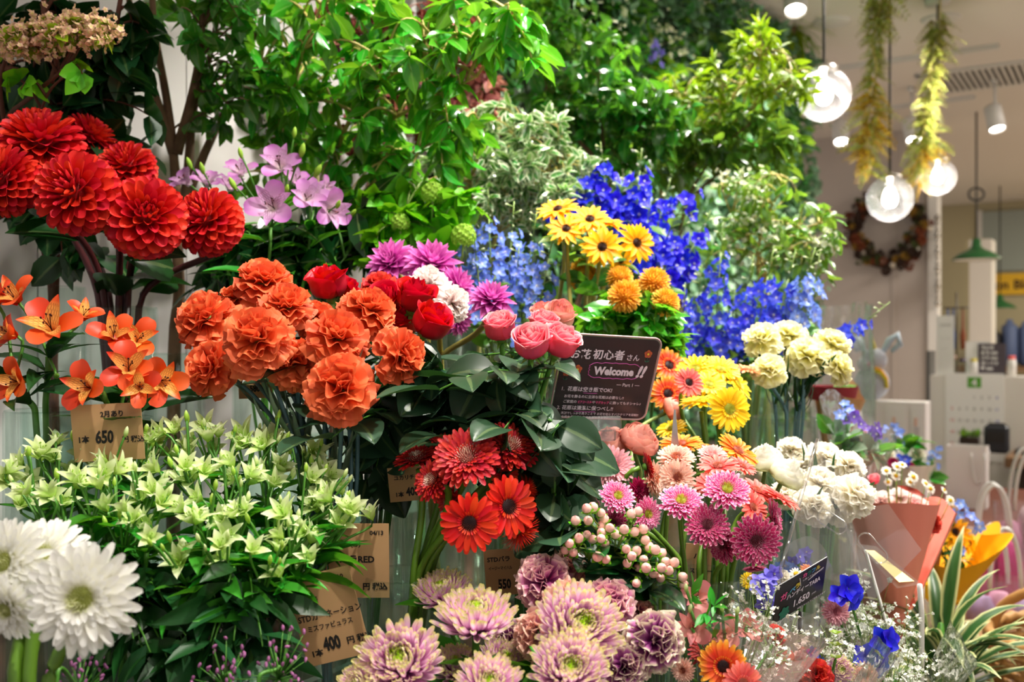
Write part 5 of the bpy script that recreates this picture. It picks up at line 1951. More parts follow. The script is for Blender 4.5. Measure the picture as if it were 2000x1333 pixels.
# ---- alstroemeria: one stem carries several flowers, buds and leaves
def alst(kind, name, group, label, v, fl, buds=(), leafm='leaf_alst', nleaf=7, bud=None, sr=0.0026, budm=None, stem='stem_green', LL=0.075, LW=0.011, dn=0.05):
    """fl: (px, py, Y, rpx, axis) of each open flower"""
    pts = [P(f[0], f[1], f[2]) for f in fl]
    c = sum(pts, Vector((0, 0, 0))) / len(pts)
    V_ = VASES[v]
    hub = c + (Vector((V_['c'][0], V_['c'][1], c.z)) - c) * 0.25 - Vector((0, 0, dn))
    path, low = stem_to(v, hub, Vector((0, 0, -1)), sr)
    root = thing(name, label, 'alstroemeria', Vector(low), group)
    lo = Vector(low)
    m = MB()
    tube(m, path - low, sr, 6)
    for p, f in zip(pts, fl):
        A = axis_vec(f[4])
        r = f[3] / FPX * f[2]
        q = quat_to(A, RS.uniform(0, 6.28))
        vs = HEADS[kind]
        fo = bpy.data.objects.new('flower', None)
        COL.objects.link(fo)
        fo.parent = root
        fo.location = p - lo
        fo.empty_display_size = 0.01
        for pn, me in vs[RS.randint(len(vs))]:
            link(pn, me, fo, (0, 0, 0), q, r)
        e = p - A * r * 0.5
        tube(m, np.asarray([tuple(x) for x in bez(hub - lo, hub.lerp(e, 0.3) + Vector((0, 0, 0.01)) - lo, e - A * r * 0.6 - lo, e - lo, 6)]), sr * 0.55, 5)
    for b in buds:
        p = P(b[0], b[1], b[2])
        d = (p - hub).normalized() + Vector((0, 0, 0.5))
        link('bud', bud or BUD_GREEN, root, p - lo, quat_to(d), b[3] / FPX * b[2])
        tube(m, np.asarray([tuple(x) for x in bez(hub - lo, hub.lerp(p, 0.4) - lo, hub.lerp(p, 0.7) + Vector((0, 0, 0.005)) - lo, p - lo, 5)]), sr * 0.5, 5)
    m.build('stem', stem, root)
    lf_ = MB()
    leafset(lf_, low, (path - low)[:12], nleaf, LL, LW, prof_point, bend=-0.9, t0=0.02, t1=0.8, spread=0.9, cup=0.2, rnd=0.3)
    for k in range(4):       # whorl of small leaves under the flowers
        a = RS.uniform(0, 6.28)
        place(lf_, petal(LL * 0.7, LW * 0.7, prof_point, bend=-0.5, cup=0.2, nu=6, nv=3), [[math.cos(a), math.sin(a), 0.5]], [[0, 0, 1]], tuple(hub - lo), 1.0)
    lf_.build('leaves', leafm, root)
    return root


BUD_ORANGE = bud_mesh('bud_orange', 'leaf_olive')
BUD_PURPLE = bud_mesh('bud_purple', 'p_viburnum')
alst('alst_orange', 'orange_alstroemeria', 'orange alstroemeria stems', 'orange alstroemeria stem with the largest open flower', 'oalst',
     [(95, 632, 1.02, 66, (.1, .55, .8)), (22, 575, 1.05, 52, (-.2, .6, .7)), (165, 610, 1.10, 40, (.4, .7, .3))], [(110, 735, 1.02, 22)], 'leaf_alst_dark', 4, BUD_ORANGE, 0.0034, LW=0.012, LL=0.09)
alst('alst_orange', 'orange_alstroemeria', 'orange alstroemeria stems', 'orange alstroemeria stem at the left edge, low flowers', 'oalst',
     [(12, 650, 1.04, 44, (-.6, .3, .6)), (25, 745, 1.0, 50, (-.3, .1, .9)), (-20, 580, 1.05, 50, (-.3, .6, .6))], [], 'leaf_alst_dark', 4, BUD_ORANGE, 0.0034, LW=0.012, LL=0.09)
alst('alst_orange', 'orange_alstroemeria', 'orange alstroemeria stems', 'orange alstroemeria stem with a small flower in front of the price tag', 'oalst2',
     [(165, 755, 0.98, 54, (-.1, .2, .95)), (250, 715, 1.00, 56, (.25, .45, .85)), (272, 755, 0.99, 44, (.3, .1, .9))], [(205, 775, 0.99, 18)], 'leaf_alst_dark', 4, BUD_ORANGE, 0.0034, LW=0.012, LL=0.09)
alst('alst_orange', 'orange_alstroemeria', 'orange alstroemeria stems', 'orange alstroemeria stem touching the orange carnations', 'oalst2',
     [(222, 650, 1.06, 50, (.3, .6, .7)), (270, 660, 1.08, 48, (.4, .4, .75)), (318, 745, 1.03, 54, (.6, .0, .7))], [(230, 690, 1.06, 18)], 'leaf_alst_dark', 4, BUD_ORANGE, 0.0034, LW=0.012, LL=0.09)

alst('alst_purple', 'lilac_alstroemeria', 'lilac alstroemeria stems', 'lilac alstroemeria stem with the widest open flower', 'palst',
     [(530, 400, 1.36, 54, (-.05, .25, .95)), (600, 385, 1.40, 40, (.3, .3, .8)), (468, 330, 1.44, 36, (.0, .7, .6))], [(560, 370, 1.36, 17), (470, 300, 1.4, 18), (455, 360, 1.4, 22)], bud=BUD_PURPLE)
alst('alst_purple', 'lilac_alstroemeria', 'lilac alstroemeria stems', 'tallest lilac alstroemeria stem', 'palst',
     [(545, 318, 1.42, 46, (.05, .5, .8)), (580, 350, 1.5, 30, (.3, .6, .5))], [(590, 295, 1.42, 24), (620, 335, 1.42, 24), (575, 260, 1.44, 18)], bud=BUD_PURPLE)
alst('alst_purple', 'lilac_alstroemeria', 'lilac alstroemeria stems', 'rightmost lilac alstroemeria stem, flowers drooping', 'palst',
     [(650, 410, 1.40, 44, (.6, -.1, .7)), (612, 375, 1.44, 36, (.3, .5, .6)), (640, 365, 1.5, 26, (.7, .3, .3))], [(660, 400, 1.38, 18), (690, 415, 1.4, 14)], bud=BUD_PURPLE)
alst('alst_purple', 'lilac_alstroemeria', 'lilac alstroemeria stems', 'lilac alstroemeria stem at left, behind the rightmost red dahlia', 'palst',
     [(360, 350, 1.50, 36, (-.4, .5, .6)), (405, 350, 1.48, 34, (.1, .7, .5)), (450, 360, 1.5, 32, (.2, .6, .5))], [(370, 320, 1.48, 20), (395, 330, 1.46, 20)], bud=BUD_PURPLE)

# pale green alstroemeria: a dense mass of stems, several flowers each
gal = [(30, 915, .98), (90, 900, 1.0), (150, 880, 1.02), (205, 885, .99), (255, 870, 1.02), (300, 855, 1.04), (345, 850, 1.02), (395, 835, 1.03), (440, 850, 1.02), (500, 860, 1.04), (545, 850, 1.04), (600, 880, 1.03), (640, 905, 1.02),
       (60, 960, .94), (120, 945, .95), (180, 950, .93), (240, 940, .94), (300, 930, .95), (360, 920, .96), (420, 915, .97), (480, 925, .97), (540, 930, .97), (600, 950, .96), (650, 960, .98),
       (240, 1010, .90), (310, 1000, .90), (380, 990, .90), (450, 985, .91), (520, 1010, .90), (590, 1010, .92), (655, 1010, .95), (690, 1000, .97),
       (330, 1070, .87), (420, 1070, .87), (510, 1085, .87), (600, 1060, .91)]
edge_lab = {(30, 915): 'pale green alstroemeria stem at the left edge of the mass', (395, 835): 'tallest pale green alstroemeria stem, with an upright bright leaf',
            (690, 1000): 'rightmost pale green alstroemeria stem, flowers turning white', (640, 905): 'pale green alstroemeria stem at the upper right of the mass',
            (510, 1085): 'lowest pale green alstroemeria stem, above the kraft carnation tag', (240, 1010): 'pale green alstroemeria stem just right of the white gerberas'}
BUD_PALE = bud_mesh('bud_pale', 'p_alst_green')
for k, (px, py, Y) in enumerate(gal):
    fl = []
    for j in range(3 if k % 3 else 4):
        ax = (RS.uniform(-.7, .7), RS.uniform(.35, 1.0), RS.uniform(-.1, .8))
        fl.append((px + RS.uniform(-38, 38), py + RS.uniform(-26, 34), Y + RS.uniform(-.02, .02), RS.uniform(32, 44), ax))
    bd_ = [(px + RS.uniform(-45, 45), py + RS.uniform(-42, 15), Y + RS.uniform(-.02, .02), RS.uniform(13, 20)) for _ in range(3)]
    alst('alst_green', 'green_alstroemeria', 'pale green alstroemeria stems', edge_lab.get((px, py), 'pale green alstroemeria stem within the dense mass at lower left'),
         'galst' if px < 330 else 'galst2', fl, bd_, 'leaf_alst', 5, BUD_PALE if k % 2 else BUD_GREEN, 0.0024, LL=0.065, LW=0.010, dn=0.04)

# ------------------------------------------------------------------ delphinium spikes
def floret_pair(mat, n=5, wide=0.36, th=66):
    vs = []
    for _ in range(2):
        vs.append(h_floret(n, wide, th))
    return vs, mat


FL = {'royal': floret_pair('p_delph_royal', wide=0.42), 'light': floret_pair('p_delph_light', wide=0.38), 'mid': floret_pair('p_delph_mid', wide=0.42, th=60), 'pale': floret_pair('p_delph_pale', wide=0.4)}
for v in (('darkb', 105, 1.48, 560, 0.045, 'tall clear vase holding the dark leaved branches at left'), ('bright', 650, 1.86, 640, 0.055, 'tall clear vase holding the glossy bright green branches'),
          ('gloss', 935, 2.05, 640, 0.05, 'tall clear vase holding the pale rimmed evergreen'), ('mid', 1120, 2.38, 600, 0.055, 'tall clear vase holding the dark camellia like branches'),
          ('limeb', 1330, 2.55, 600, 0.055, 'tall clear vase holding the yellow green branches'), ('spray', 1500, 2.30, 600, 0.055, 'tall clear vase holding the white flowering sprays'),
          ('limon', 470, 0.80, 1330, 0.035, 'clear vase holding the small purple statice at the bottom edge')):
    vase(*v)


def spike(tone, x0, y0, x1, y1, Y, n, rpx, label, group, v, buds=4, wid=1.0, stem='stem_pale'):
    tip, bot = P(x0, y0, Y), P(x1, y1, Y + 0.02)
    path, low = stem_to(v, bot, (bot - tip), 0.0022)
    root = thing('delphinium', label, 'delphinium', Vector(low), group)
    lo = Vector(low)
    full = np.vstack([np.asarray([tuple(tip - lo), tuple(tip.lerp(bot, 0.5) - lo)]), path - low])
    m, b, e = MB(), MB(), MB()
    tube(m, full, np.linspace(0.0012, 0.0028, len(full)), 6)
    r = rpx / FPX * Y
    vs, mt = FL[tone]
    L = (bot - tip).length
    for k in range(n):
        f = (k + RS.uniform(0, 1)) / n
        p = tip.lerp(bot, 0.05 + 0.95 * f)
        a = k * GA * 1.0 + RS.uniform(-0.4, 0.4)
        d = Vector((math.cos(a), math.sin(a), RS.uniform(-0.1, 0.6)))
        ln = r * wid * RS.uniform(0.8, 1.5) * (0.55 + 0.6 * f)
        q = p + d.normalized() * ln
        face = (d + Vector((0.1, -0.5, 0.15))).normalized()
        A = np.array(quat_to(face, RS.uniform(0, 6.28)).to_matrix())
        s = r * (0.72 + 0.36 * f) * RS.uniform(0.88, 1.12)
        pm, dm = vs[k % 2]
        b.merge(pm, A, s, tuple(q - lo), RS.uniform(0, 1))
        e.merge(dm, A, s, tuple(q - lo), 0.5)
        tube(m, [tuple(p - lo), tuple(p.lerp(q, 0.6) + Vector((0, 0, 0.002)) - lo), tuple(q - lo)], 0.0007, 4)
    b.build('blossoms', mt, root)
    e.build('flower_eyes', 'p_eye', root)
    for k in range(buds):
        p = tip + (tip - bot).normalized() * (0.006 + 0.011 * k) * (Y / 1.6)
        a = RS.uniform(0, 6.28)
        q = p + Vector((math.cos(a), math.sin(a), 0.4)) * 0.011
        link('bud', BUD_WHITE, root, q - lo, quat_to((q - p)), 0.006 * Y / 1.6)
        tube(m, [tuple(p - lo), tuple(q - lo)], 0.0008, 4)
    if buds:
        tube(m, [tuple(tip - lo), tuple(tip + (tip - bot).normalized() * (0.004 + 0.011 * buds) * (Y / 1.6) - lo)], 0.001, 5)
    lf_ = MB()
    leafset(lf_, low, (path - low)[:12], 6, 0.05, 0.012, prof_point, t0=0.05, t1=0.7)
    lf_.build('leaves', 'leaf_olive', root)
    m.build('stem', stem, root)
    return root


BUD_WHITE = bud_mesh('bud_white', 'p_bud_white')
for x0, y0, x1, y1, n, lb in ((1178, 322, 1192, 450, 20, 'royal blue delphinium with the highest tip'), (1250, 335, 1238, 470, 22, 'royal blue delphinium second from the top'),
                              (1142, 350, 1165, 440, 12, 'royal blue delphinium just left of the highest one'), (1062, 372, 1110, 440, 9, 'royal blue delphinium far left behind the sunflowers'),
                              (1298, 392, 1262, 520, 22, 'royal blue delphinium in the thick middle of its bunch'), (1212, 385, 1225, 520, 18, 'royal blue delphinium behind the sunflower heads'),
                              (1352, 382, 1322, 420, 6, 'royal blue delphinium with loose florets at the far right top'), (1368, 452, 1300, 590, 22, 'royal blue delphinium at the right, running down to the pompons'),
                              (1325, 460, 1280, 560, 18, 'royal blue delphinium beside the rightmost sunflower'), (1265, 430, 1245, 540, 16, 'royal blue delphinium deep in the bunch')):
    spike('royal', x0, y0, x1, y1, 1.92 + RS.uniform(-.06, .06), n, 22, lb, 'royal blue delphiniums', 'rdelph', 3)
for x0, y0, x1, y1, n, lb in ((862, 436, 880, 560, 13, 'light blue delphinium furthest left, by the magenta dahlias'), (905, 440, 915, 570, 16, 'light blue delphinium second from left'),
                              (955, 428, 960, 560, 18, 'tallest light blue delphinium'), (1000, 452, 990, 590, 18, 'light blue delphinium above the lone magenta dahlia'),
                              (1040, 470, 1020, 600, 18, 'light blue delphinium right of the lone magenta dahlia'), (1072, 505, 1045, 640, 15, 'rightmost light blue delphinium, beside the sunflower stems'),
                              (930, 500, 945, 640, 14, 'light blue delphinium low in the bunch at left'), (1010, 540, 1000, 690, 14, 'light blue delphinium low in the bunch, behind the pink roses')):
    spike('light', x0, y0, x1, y1, 1.60 + RS.uniform(-.05, .05), int(n * 1.25), 17, lb, 'light blue delphiniums', 'ldelph', 4, 1.5)
for x0, y0, x1, y1, n, tn, lb in ((1408, 492, 1395, 690, 24, 'mid', 'tall mid blue delphinium at the left of its bunch'), (1462, 555, 1436, 700, 22, 'mid', 'mid blue delphinium next to the tall one'),
                                  (1500, 540, 1470, 690, 26, 'mid', 'mid blue delphinium in the centre of its bunch'), (1540, 545, 1505, 680, 24, 'mid', 'mid blue delphinium right of centre'),
                                  (1575, 540, 1540, 650, 22, 'pale', 'pale blue delphinium at the right end'), (1592, 548, 1575, 640, 14, 'pale', 'pale blue delphinium furthest right'),
                                  (1365, 575, 1350, 720, 24, 'mid', 'mid blue delphinium behind the welcome sign edge'), (1335, 610, 1328, 720, 16, 'mid', 'mid blue delphinium directly above the red gerbera'),
                                  (1430, 620, 1418, 740, 20, 'mid', 'mid blue delphinium low in the bunch behind the yellow gerberas'), (1690, 628, 1610, 690, 14, 'mid', 'mid blue delphinium leaning right over the cream carnations')):
    spike(tn, x0, y0, x1, y1, 1.82 + RS.uniform(-.06, .06), n, 19, lb, 'mid blue delphiniums', 'mdelph', 4)

# ------------------------------------------------------------------ leafy branches
def lobed(L, Wd):
    """maple like leaf: three pointed lobes"""
    m = MB()
    for a, s in ((0, 1.0), (0.75, 0.75), (-0.75, 0.75)):
        V, F, A = petal(L * s, Wd, prof_point, bend=-0.3, fold=0.25, nu=5, nv=3)
        ca, sa = math.cos(a), math.sin(a)
        m.add(V @ np.array([[ca, -sa, 0], [sa, ca, 0], [0, 0, 1]]), F, A)
    V, F, A = m.arr()
    return V, np.vstack(F), A


def shrub(name, label, cat, v, trunks, clouds, leafm, L, Wd, per, barkm='bark', tr=0.006, tw='twig_green', tmpl=None, group=None, droop=0.25, rosette=0.5, blossom=None, twr=0.0013, updir=0.3):
    """trunks: lists of (px, py, Y); clouds: (px, py, rx, ry, Y0, Y1, twigs)"""
    T = [[P(*q) for q in t] for t in trunks]
    V_ = VASES[v]
    low = Vector((V_['c'][0], V_['c'][1], V_['zb'] + 0.022))
    root = thing(name, label, cat, low, group)
    bk, tg, lf_, bl = MB(), MB(), MB(), MB()
    nodes = []
    for i, t in enumerate(T):
        pts = t
        if i == 0 or (t[0] - T[0][0]).length < 0.25 and t[0].z < V_['zr'] + 0.12:
            pts = [low + Vector((RS.uniform(-.01, .01), RS.uniform(-.01, .01), 0)), Vector((V_['c'][0], V_['c'][1], V_['zr'])) + (t[0] - Vector((V_['c'][0], V_['c'][1], t[0].z))) * 0.1] + t
        a = np.asarray([tuple(p - low) for p in pts])
        # smooth the polyline
        s = [a[0]]
        for k in range(len(a) - 1):
            p0, p1, p2, p3 = a[max(k - 1, 0)], a[k], a[k + 1], a[min(k + 2, len(a) - 1)]
            for f in (0.25, 0.5, 0.75, 1.0):
                s.append(0.5 * ((2 * p1) + (p2 - p0) * f + (2 * p0 - 5 * p1 + 4 * p2 - p3) * f * f + (3 * p1 - p0 - 3 * p2 + p3) * f ** 3))
        s = np.asarray(s)
        tube(bk, s, np.linspace(tr, tr * 0.4, len(s)) * (1 if i == 0 else 0.8), 7)
        nodes += list(s[len(s) // 3:])
    nodes = np.asarray(nodes)
    tm = tmpl or [petal(1.0, Wd / L, prof_point, bend=-0.5 * RS.uniform(0.3, 1.8), fold=0.25, nu=6, nv=5, twist=RS.uniform(-.3, .3)) for _ in range(4)]
    for (cx, cy, rx, ry, Y0, Y1, nt) in clouds:
        for k in range(nt):
            while True:
                ux, uy = RS.uniform(-1, 1, 2)
                hx, hy = cx + ux * rx, cy + uy * ry
                if ux * ux + uy * uy < 1 and not (1085 < hx < 1330 and 640 < hy < 815 and Y0 < 1.2):
                    break
            tip = np.asarray(tuple(P(cx + ux * rx, cy + uy * ry, RS.uniform(Y0, Y1)) - low))
            d = np.linalg.norm(nodes - tip, axis=1) + RS.uniform(0, 0.12, len(nodes)) + np.clip(nodes[:, 2] - tip[2], 0, 1) * 0.8
            nd = nodes[np.argmin(d)]
            path = bez(nd, nd + (tip - nd) * 0.35 + [0, 0, 0.02], tip - (tip - nd) * 0.3 + [0, 0, 0.025], tip, 8)
            D = np.linalg.norm(tip - nd)
            tube(tg, path, np.linspace(twr * 1.8, twr * 0.6, 8), 4)
            n1 = int(per * (1 - rosette)) + 1
            dirn = (path[-1] - path[-3])
            dirn = dirn / max(1e-6, np.linalg.norm(dirn))
            Os, Ds, Ns = [], [], []
            span = min(0.85, (L * 3.0) / max(D, 0.01))
            for j in range(per):
                if j < n1:
                    f = 1 - span * (j + RS.uniform(0, .6)) / n1
                    i = min(6, max(0, int(f * 7)))
                    o = path[i] + (path[i + 1] - path[i]) * (f * 7 - i)
                else:
                    o = tip
                a = RS.normal(0, 1, 3)
                a -= dirn * a.dot(dirn)
                a /= np.linalg.norm(a)
                Ds.append(a + dirn * RS.uniform(0.2, 0.9) + np.array([0, 0, -droop]))
                Ns.append(np.array([0, 0, 1.0]) * (0.6 + updir) + RS.normal(0, 0.45, 3) + dirn * 0.3)
                Os.append(o)
            Os, Ds, Ns = np.asarray(Os), np.asarray(Ds), np.asarray(Ns)
            pick = RS.randint(len(tm), size=per)
            for q in range(len(tm)):
                w = pick == q
                if w.any():
                    place(lf_, tm[q], Ds[w], Ns[w], Os[w], L * RS.uniform(0.65, 1.15, w.sum()))
            if blossom and RS.rand() < blossom[3]:
                for j in range(blossom[1]):
                    o = tip + RS.normal(0, blossom[2], 3)
                    A = mat_of(RS.normal(0, 1, 3) + np.array([0, 0, 0.8]))
                    bl.merge(blossom[4], A, blossom[5] * RS.uniform(.7, 1.2), o, RS.uniform(0, 1))
    bk.build('branches', barkm, root)
    tg.build('twigs', tw, root)
    lf_.build('foliage', leafm, root)
    if blossom:
        bl.build('blossoms', blossom[0], root)
    return root


SMALLF = MB()
D_, N_ = polar(np.full(5, 1.1), np.arange(5) * 1.257)
place(SMALLF, petal(1.0, 0.42, prof_oval, bend=-0.2, nu=3, nv=3), D_, N_, (0, 0, 0), 1.0)
BALLF = MB()
ball(BALLF, (0, 0, 0.4), 0.8, 6, 5)

shrub('forked_branch', 'tall forked brown branch rising behind the red dahlias', 'branch', 'twig',
      [[(350, 580, 1.66), (345, 450, 1.66), (341, 320, 1.66), (325, 190, 1.66), (302, 60, 1.64), (296, -50, 1.62)], [(340, 300, 1.66), (290, 150, 1.64), (262, 60, 1.62), (246, -50, 1.6)],
       [(352, 470, 1.67), (368, 330, 1.68), (378, 215, 1.68), (410, 110, 1.68), (438, -40, 1.68)], [(345, 300, 1.66), (375, 190, 1.64), (392, 90, 1.62), (400, -40, 1.6)], [(352, 420, 1.7), (400, 300, 1.72), (470, 150, 1.74), (500, 60, 1.75)]],
      [(430, 60, 100, 90, 1.52, 1.68, 20), (480, 190, 90, 90, 1.58, 1.72, 18), (330, 80, 90, 70, 1.6, 1.75, 6)], 'leaf_mid', 0.042, 0.012, 7, 'bark', 0.012, 'bark')
shrub('dark_branch', 'dark leaved branch spreading behind the dahlias at far left', 'branch', 'darkb',
      [[(112, 400, 1.44), (103, 240, 1.43), (88, 110, 1.41), (86, -40, 1.40)], [(100, 230, 1.43), (60, 150, 1.41), (0, 130, 1.41), (-40, 90, 1.41)], [(104, 260, 1.43), (160, 160, 1.42), (215, 90, 1.41), (240, -30, 1.41)], [(104, 260, 1.43), (60, 300, 1.46), (-10, 330, 1.46)]],
      [(150, 130, 130, 80, 1.39, 1.47, 13), (60, 200, 90, 70, 1.40, 1.49, 9), (215, 220, 90, 70, 1.41, 1.49, 9), (70, 40, 90, 50, 1.41, 1.46, 8), (260, 290, 50, 40, 1.42, 1.47, 2), (40, 430, 70, 60, 1.36, 1.44, 4), (120, 480, 70, 50, 1.36, 1.42, 4), (260, 60, 60, 60, 1.41, 1.47, 5)], 'leaf_dark', 0.062, 0.021, 6, 'bark_red', 0.009, 'bark_red', twr=0.0016)
shrub('bright_branch', 'glossy bright green branches arching from the left over the lilac flowers', 'branch', 'bright',
      [[(640, 560, 1.84), (625, 420, 1.78), (690, 220, 1.66), (800, 130, 1.56), (920, 75, 1.5), (1010, 40, 1.46)], [(630, 430, 1.8), (720, 270, 1.68), (830, 200, 1.6), (930, 150, 1.54)], [(625, 420, 1.8), (560, 300, 1.74), (580, 140, 1.66), (640, -20, 1.62)], [(640, 450, 1.8), (760, 330, 1.72), (860, 270, 1.64), (900, 250, 1.6)], [(620, 400, 1.8), (540, 250, 1.74), (500, 120, 1.7)]],
      [(560, 110, 120, 110, 1.55, 1.8, 25), (700, 60, 130, 80, 1.5, 1.72, 25), (860, 60, 110, 70, 1.44, 1.6, 18), (980, 90, 75, 80, 1.42, 1.54, 11), (640, 230, 140, 100, 1.58, 1.8, 27), (800, 200, 110, 80, 1.52, 1.68, 20), (880, 270, 70, 60, 1.54, 1.66, 9), (740, 330, 110, 70, 1.6, 1.78, 17), (560, 330, 100, 60, 1.66, 1.84, 10)], 'leaf_bright', 0.050, 0.0125, 8, 'twig_straw', 0.006, 'twig_straw', twr=0.0019, rosette=0.55)
shrub('dried_smoke_bush', 'dry brownish red smoke bush at the wall behind the bright branches', 'dried plant', 'bright',
      [[(690, 500, 1.9), (730, 300, 1.94), (760, 100, 1.98), (770, 0, 2.0)], [(735, 300, 1.94), (850, 150, 2.0), (900, 80, 2.05)]],
      [(700, 60, 90, 90, 1.9, 2.05, 30), (850, 120, 100, 110, 1.98, 2.1, 36), (760, 220, 120, 90, 1.94, 2.06, 30)], 'leaf_dry', 0.04, 0.014, 10, 'bark_red', 0.005, 'bark_red')
shrub('dried_pink_plant', 'faded pink dried plant at the wall above the pale rimmed evergreen', 'dried plant', 'gloss',
      [[(930, 480, 2.1), (925, 330, 2.15), (915, 220, 2.2), (930, 120, 2.25)]],
      [(930, 210, 60, 70, 2.15, 2.28, 22), (880, 60, 50, 60, 2.15, 2.25, 14)], 'leaf_dry_pink', 0.035, 0.012, 10, 'bark_red', 0.004, 'bark_red')
shrub('pale_rimmed_evergreen', 'small leaved evergreen with shiny pale rims in the middle, behind the blue delphinium', 'shrub', 'gloss',
      [[(950, 560, 2.02), (975, 430, 2.0), (1010, 330, 1.98), (1030, 250, 1.96)], [(970, 440, 2.0), (930, 360, 1.98), (900, 310, 1.97)], [(975, 430, 2.0), (1060, 360, 1.98), (1110, 310, 1.97)]],
      [(990, 268, 120, 62, 1.85, 2.05, 42), (940, 345, 120, 65, 1.85, 2.05, 46), (1070, 330, 80, 60, 1.85, 2.05, 34), (1000, 400, 120, 50, 1.9, 2.05, 28)], 'leaf_gloss', 0.034, 0.0075, 12, 'twig_straw', 0.005, 'twig_straw', rosette=0.85, droop=0.0)
shrub('camellia_branch', 'dark glossy tree like branches in front of the green wall, left', 'branch', 'mid',
      [[(1180, 560, 2.38), (1192, 400, 2.38), (1180, 300, 2.38), (1172, 180, 2.38), (1160, 60, 2.38)], [(1182, 310, 2.38), (1250, 220, 2.36), (1300, 150, 2.34)], [(1180, 330, 2.38), (1090, 220, 2.36), (1040, 100, 2.34)]],
      [(1080, 90, 90, 90, 2.25, 2.5, 27), (1170, 160, 110, 90, 2.25, 2.5, 31), (1100, 220, 90, 60, 2.25, 2.45, 19), (1270, 210, 90, 80, 2.2, 2.45, 24), (1230, 300, 90, 50, 2.25, 2.45, 16)], 'leaf_mid', 0.052, 0.0135, 8, 'bark', 0.008, 'twig_green')
shrub('lime_branch', 'yellow green branches at right, their tips reaching the nearest globe lamp', 'branch', 'limeb',
      [[(1290, 520, 2.5), (1310, 420, 2.5), (1385, 270, 2.48), (1430, 190, 2.46), (1500, 100, 2.44)], [(1390, 270, 2.48), (1470, 210, 2.44), (1550, 150, 2.4)], [(1300, 430, 2.5), (1290, 330, 2.5), (1330, 200, 2.5)]],
      [(1440, 160, 105, 85, 2.38, 2.56, 25), (1525, 160, 60, 60, 2.36, 2.46, 10), (1360, 190, 70, 70, 2.4, 2.6, 15), (1490, 90, 50, 40, 2.4, 2.5, 6)], 'leaf_lime', 0.052, 0.0058, 11, 'twig_straw', 0.007, 'twig_straw', twr=0.0018, rosette=0.9, droop=0.1)
shrub('olive_branch', 'mid green leafy branches below the yellow green ones at right', 'branch', 'limeb',
      [[(1320, 540, 2.5), (1340, 400, 2.48), (1400, 300, 2.44), (1480, 230, 2.42)], [(1345, 390, 2.48), (1420, 330, 2.44), (1530, 290, 2.42)]],
      [(1420, 250, 100, 60, 2.36, 2.56, 24), (1490, 290, 75, 55, 2.34, 2.5, 19), (1360, 320, 80, 70, 2.4, 2.56, 17), (1300, 270, 60, 60, 2.4, 2.56, 8)], 'leaf_olive', 0.056, 0.012, 8, 'bark', 0.006, 'twig_green')
shrub('white_spray', 'airy branch with tiny white flowers at the right end of the flower display', 'branch', 'spray',
      [[(1490, 600, 2.28), (1480, 500, 2.22), (1500, 420, 2.18), (1540, 350, 2.14)], [(1482, 500, 2.22), (1560, 450, 2.14), (1630, 430, 2.1)], [(1482, 520, 2.22), (1570, 500, 2.12), (1630, 490, 2.08)], [(1482, 500, 2.22), (1430, 420, 2.2), (1410, 370, 2.18)]],
      [(1520, 400, 80, 60, 2.05, 2.25, 17), (1450, 390, 60, 50, 2.1, 2.25, 11), (1580, 470, 70, 50, 2.0, 2.18, 16), (1490, 480, 80, 60, 2.05, 2.22, 17), (1430, 470, 50, 50, 2.1, 2.2, 6), (1600, 520, 30, 30, 2.04, 2.12, 4), (1618, 455, 26, 40, 2.0, 2.1, 6)], 'leaf_olive', 0.036, 0.0075, 6, 'twig_straw', 0.005, 'twig_straw',
      blossom=('p_whitespray', 8, 0.012, 0.35, SMALLF, 0.0085), droop=0.05)
shrub('lime_viburnum', 'fresh lime green viburnum with lobed leaves above the magenta dahlias', 'branch', 'lime',
      [[(815, 600, 1.6), (805, 500, 1.58), (790, 420, 1.56), (820, 360, 1.56)], [(806, 500, 1.58), (870, 440, 1.54), (905, 430, 1.52)], [(806, 500, 1.58), (740, 460, 1.56), (720, 420, 1.56)]],
      [(800, 450, 100, 50, 1.48, 1.64, 20), (750, 410, 70, 50, 1.5, 1.64, 12), (870, 410, 60, 50, 1.5, 1.62, 10), (720, 480, 50, 40, 1.5, 1.6, 7)], 'leaf_fresh', 0.042, 0.014, 4, 'stem_pale', 0.004, 'stem_pale', tmpl=[lobed(1.0, 0.34)])
for px, py, Y, r, lb in ((845, 378, 1.52, 24, 'round lime green viburnum flower, upper one'), (905, 462, 1.47, 26, 'round lime green viburnum flower beside the light blue delphinium'), (782, 436, 1.5, 20, 'round lime green viburnum flower, left one')):
    H = P(px, py, Y)
    path, low = stem_to('lime', H - Vector((0, 0, 0.012)), (0, 0, -1), 0.002)
    root = thing('viburnum_flower', lb, 'flower', Vector(low), 'round lime green flower heads')
    m = MB()
    rr = r / FPX * Y
    for k in range(60):
        D, Nn = polar([2.2 * math.sqrt((k + .5) / 60)], [k * GA])
        m.merge(SMALLF, mat_of(D[0]), rr * 0.3, tuple(np.asarray(tuple(H)) - low + D[0] * rr * 0.85), RS.uniform(0, 1))
    m.build('bloom', 'p_viburnum', root)
    m = MB()
    tube(m, path - low, 0.002, 6)
    m.build('stem', 'stem_pale', root)
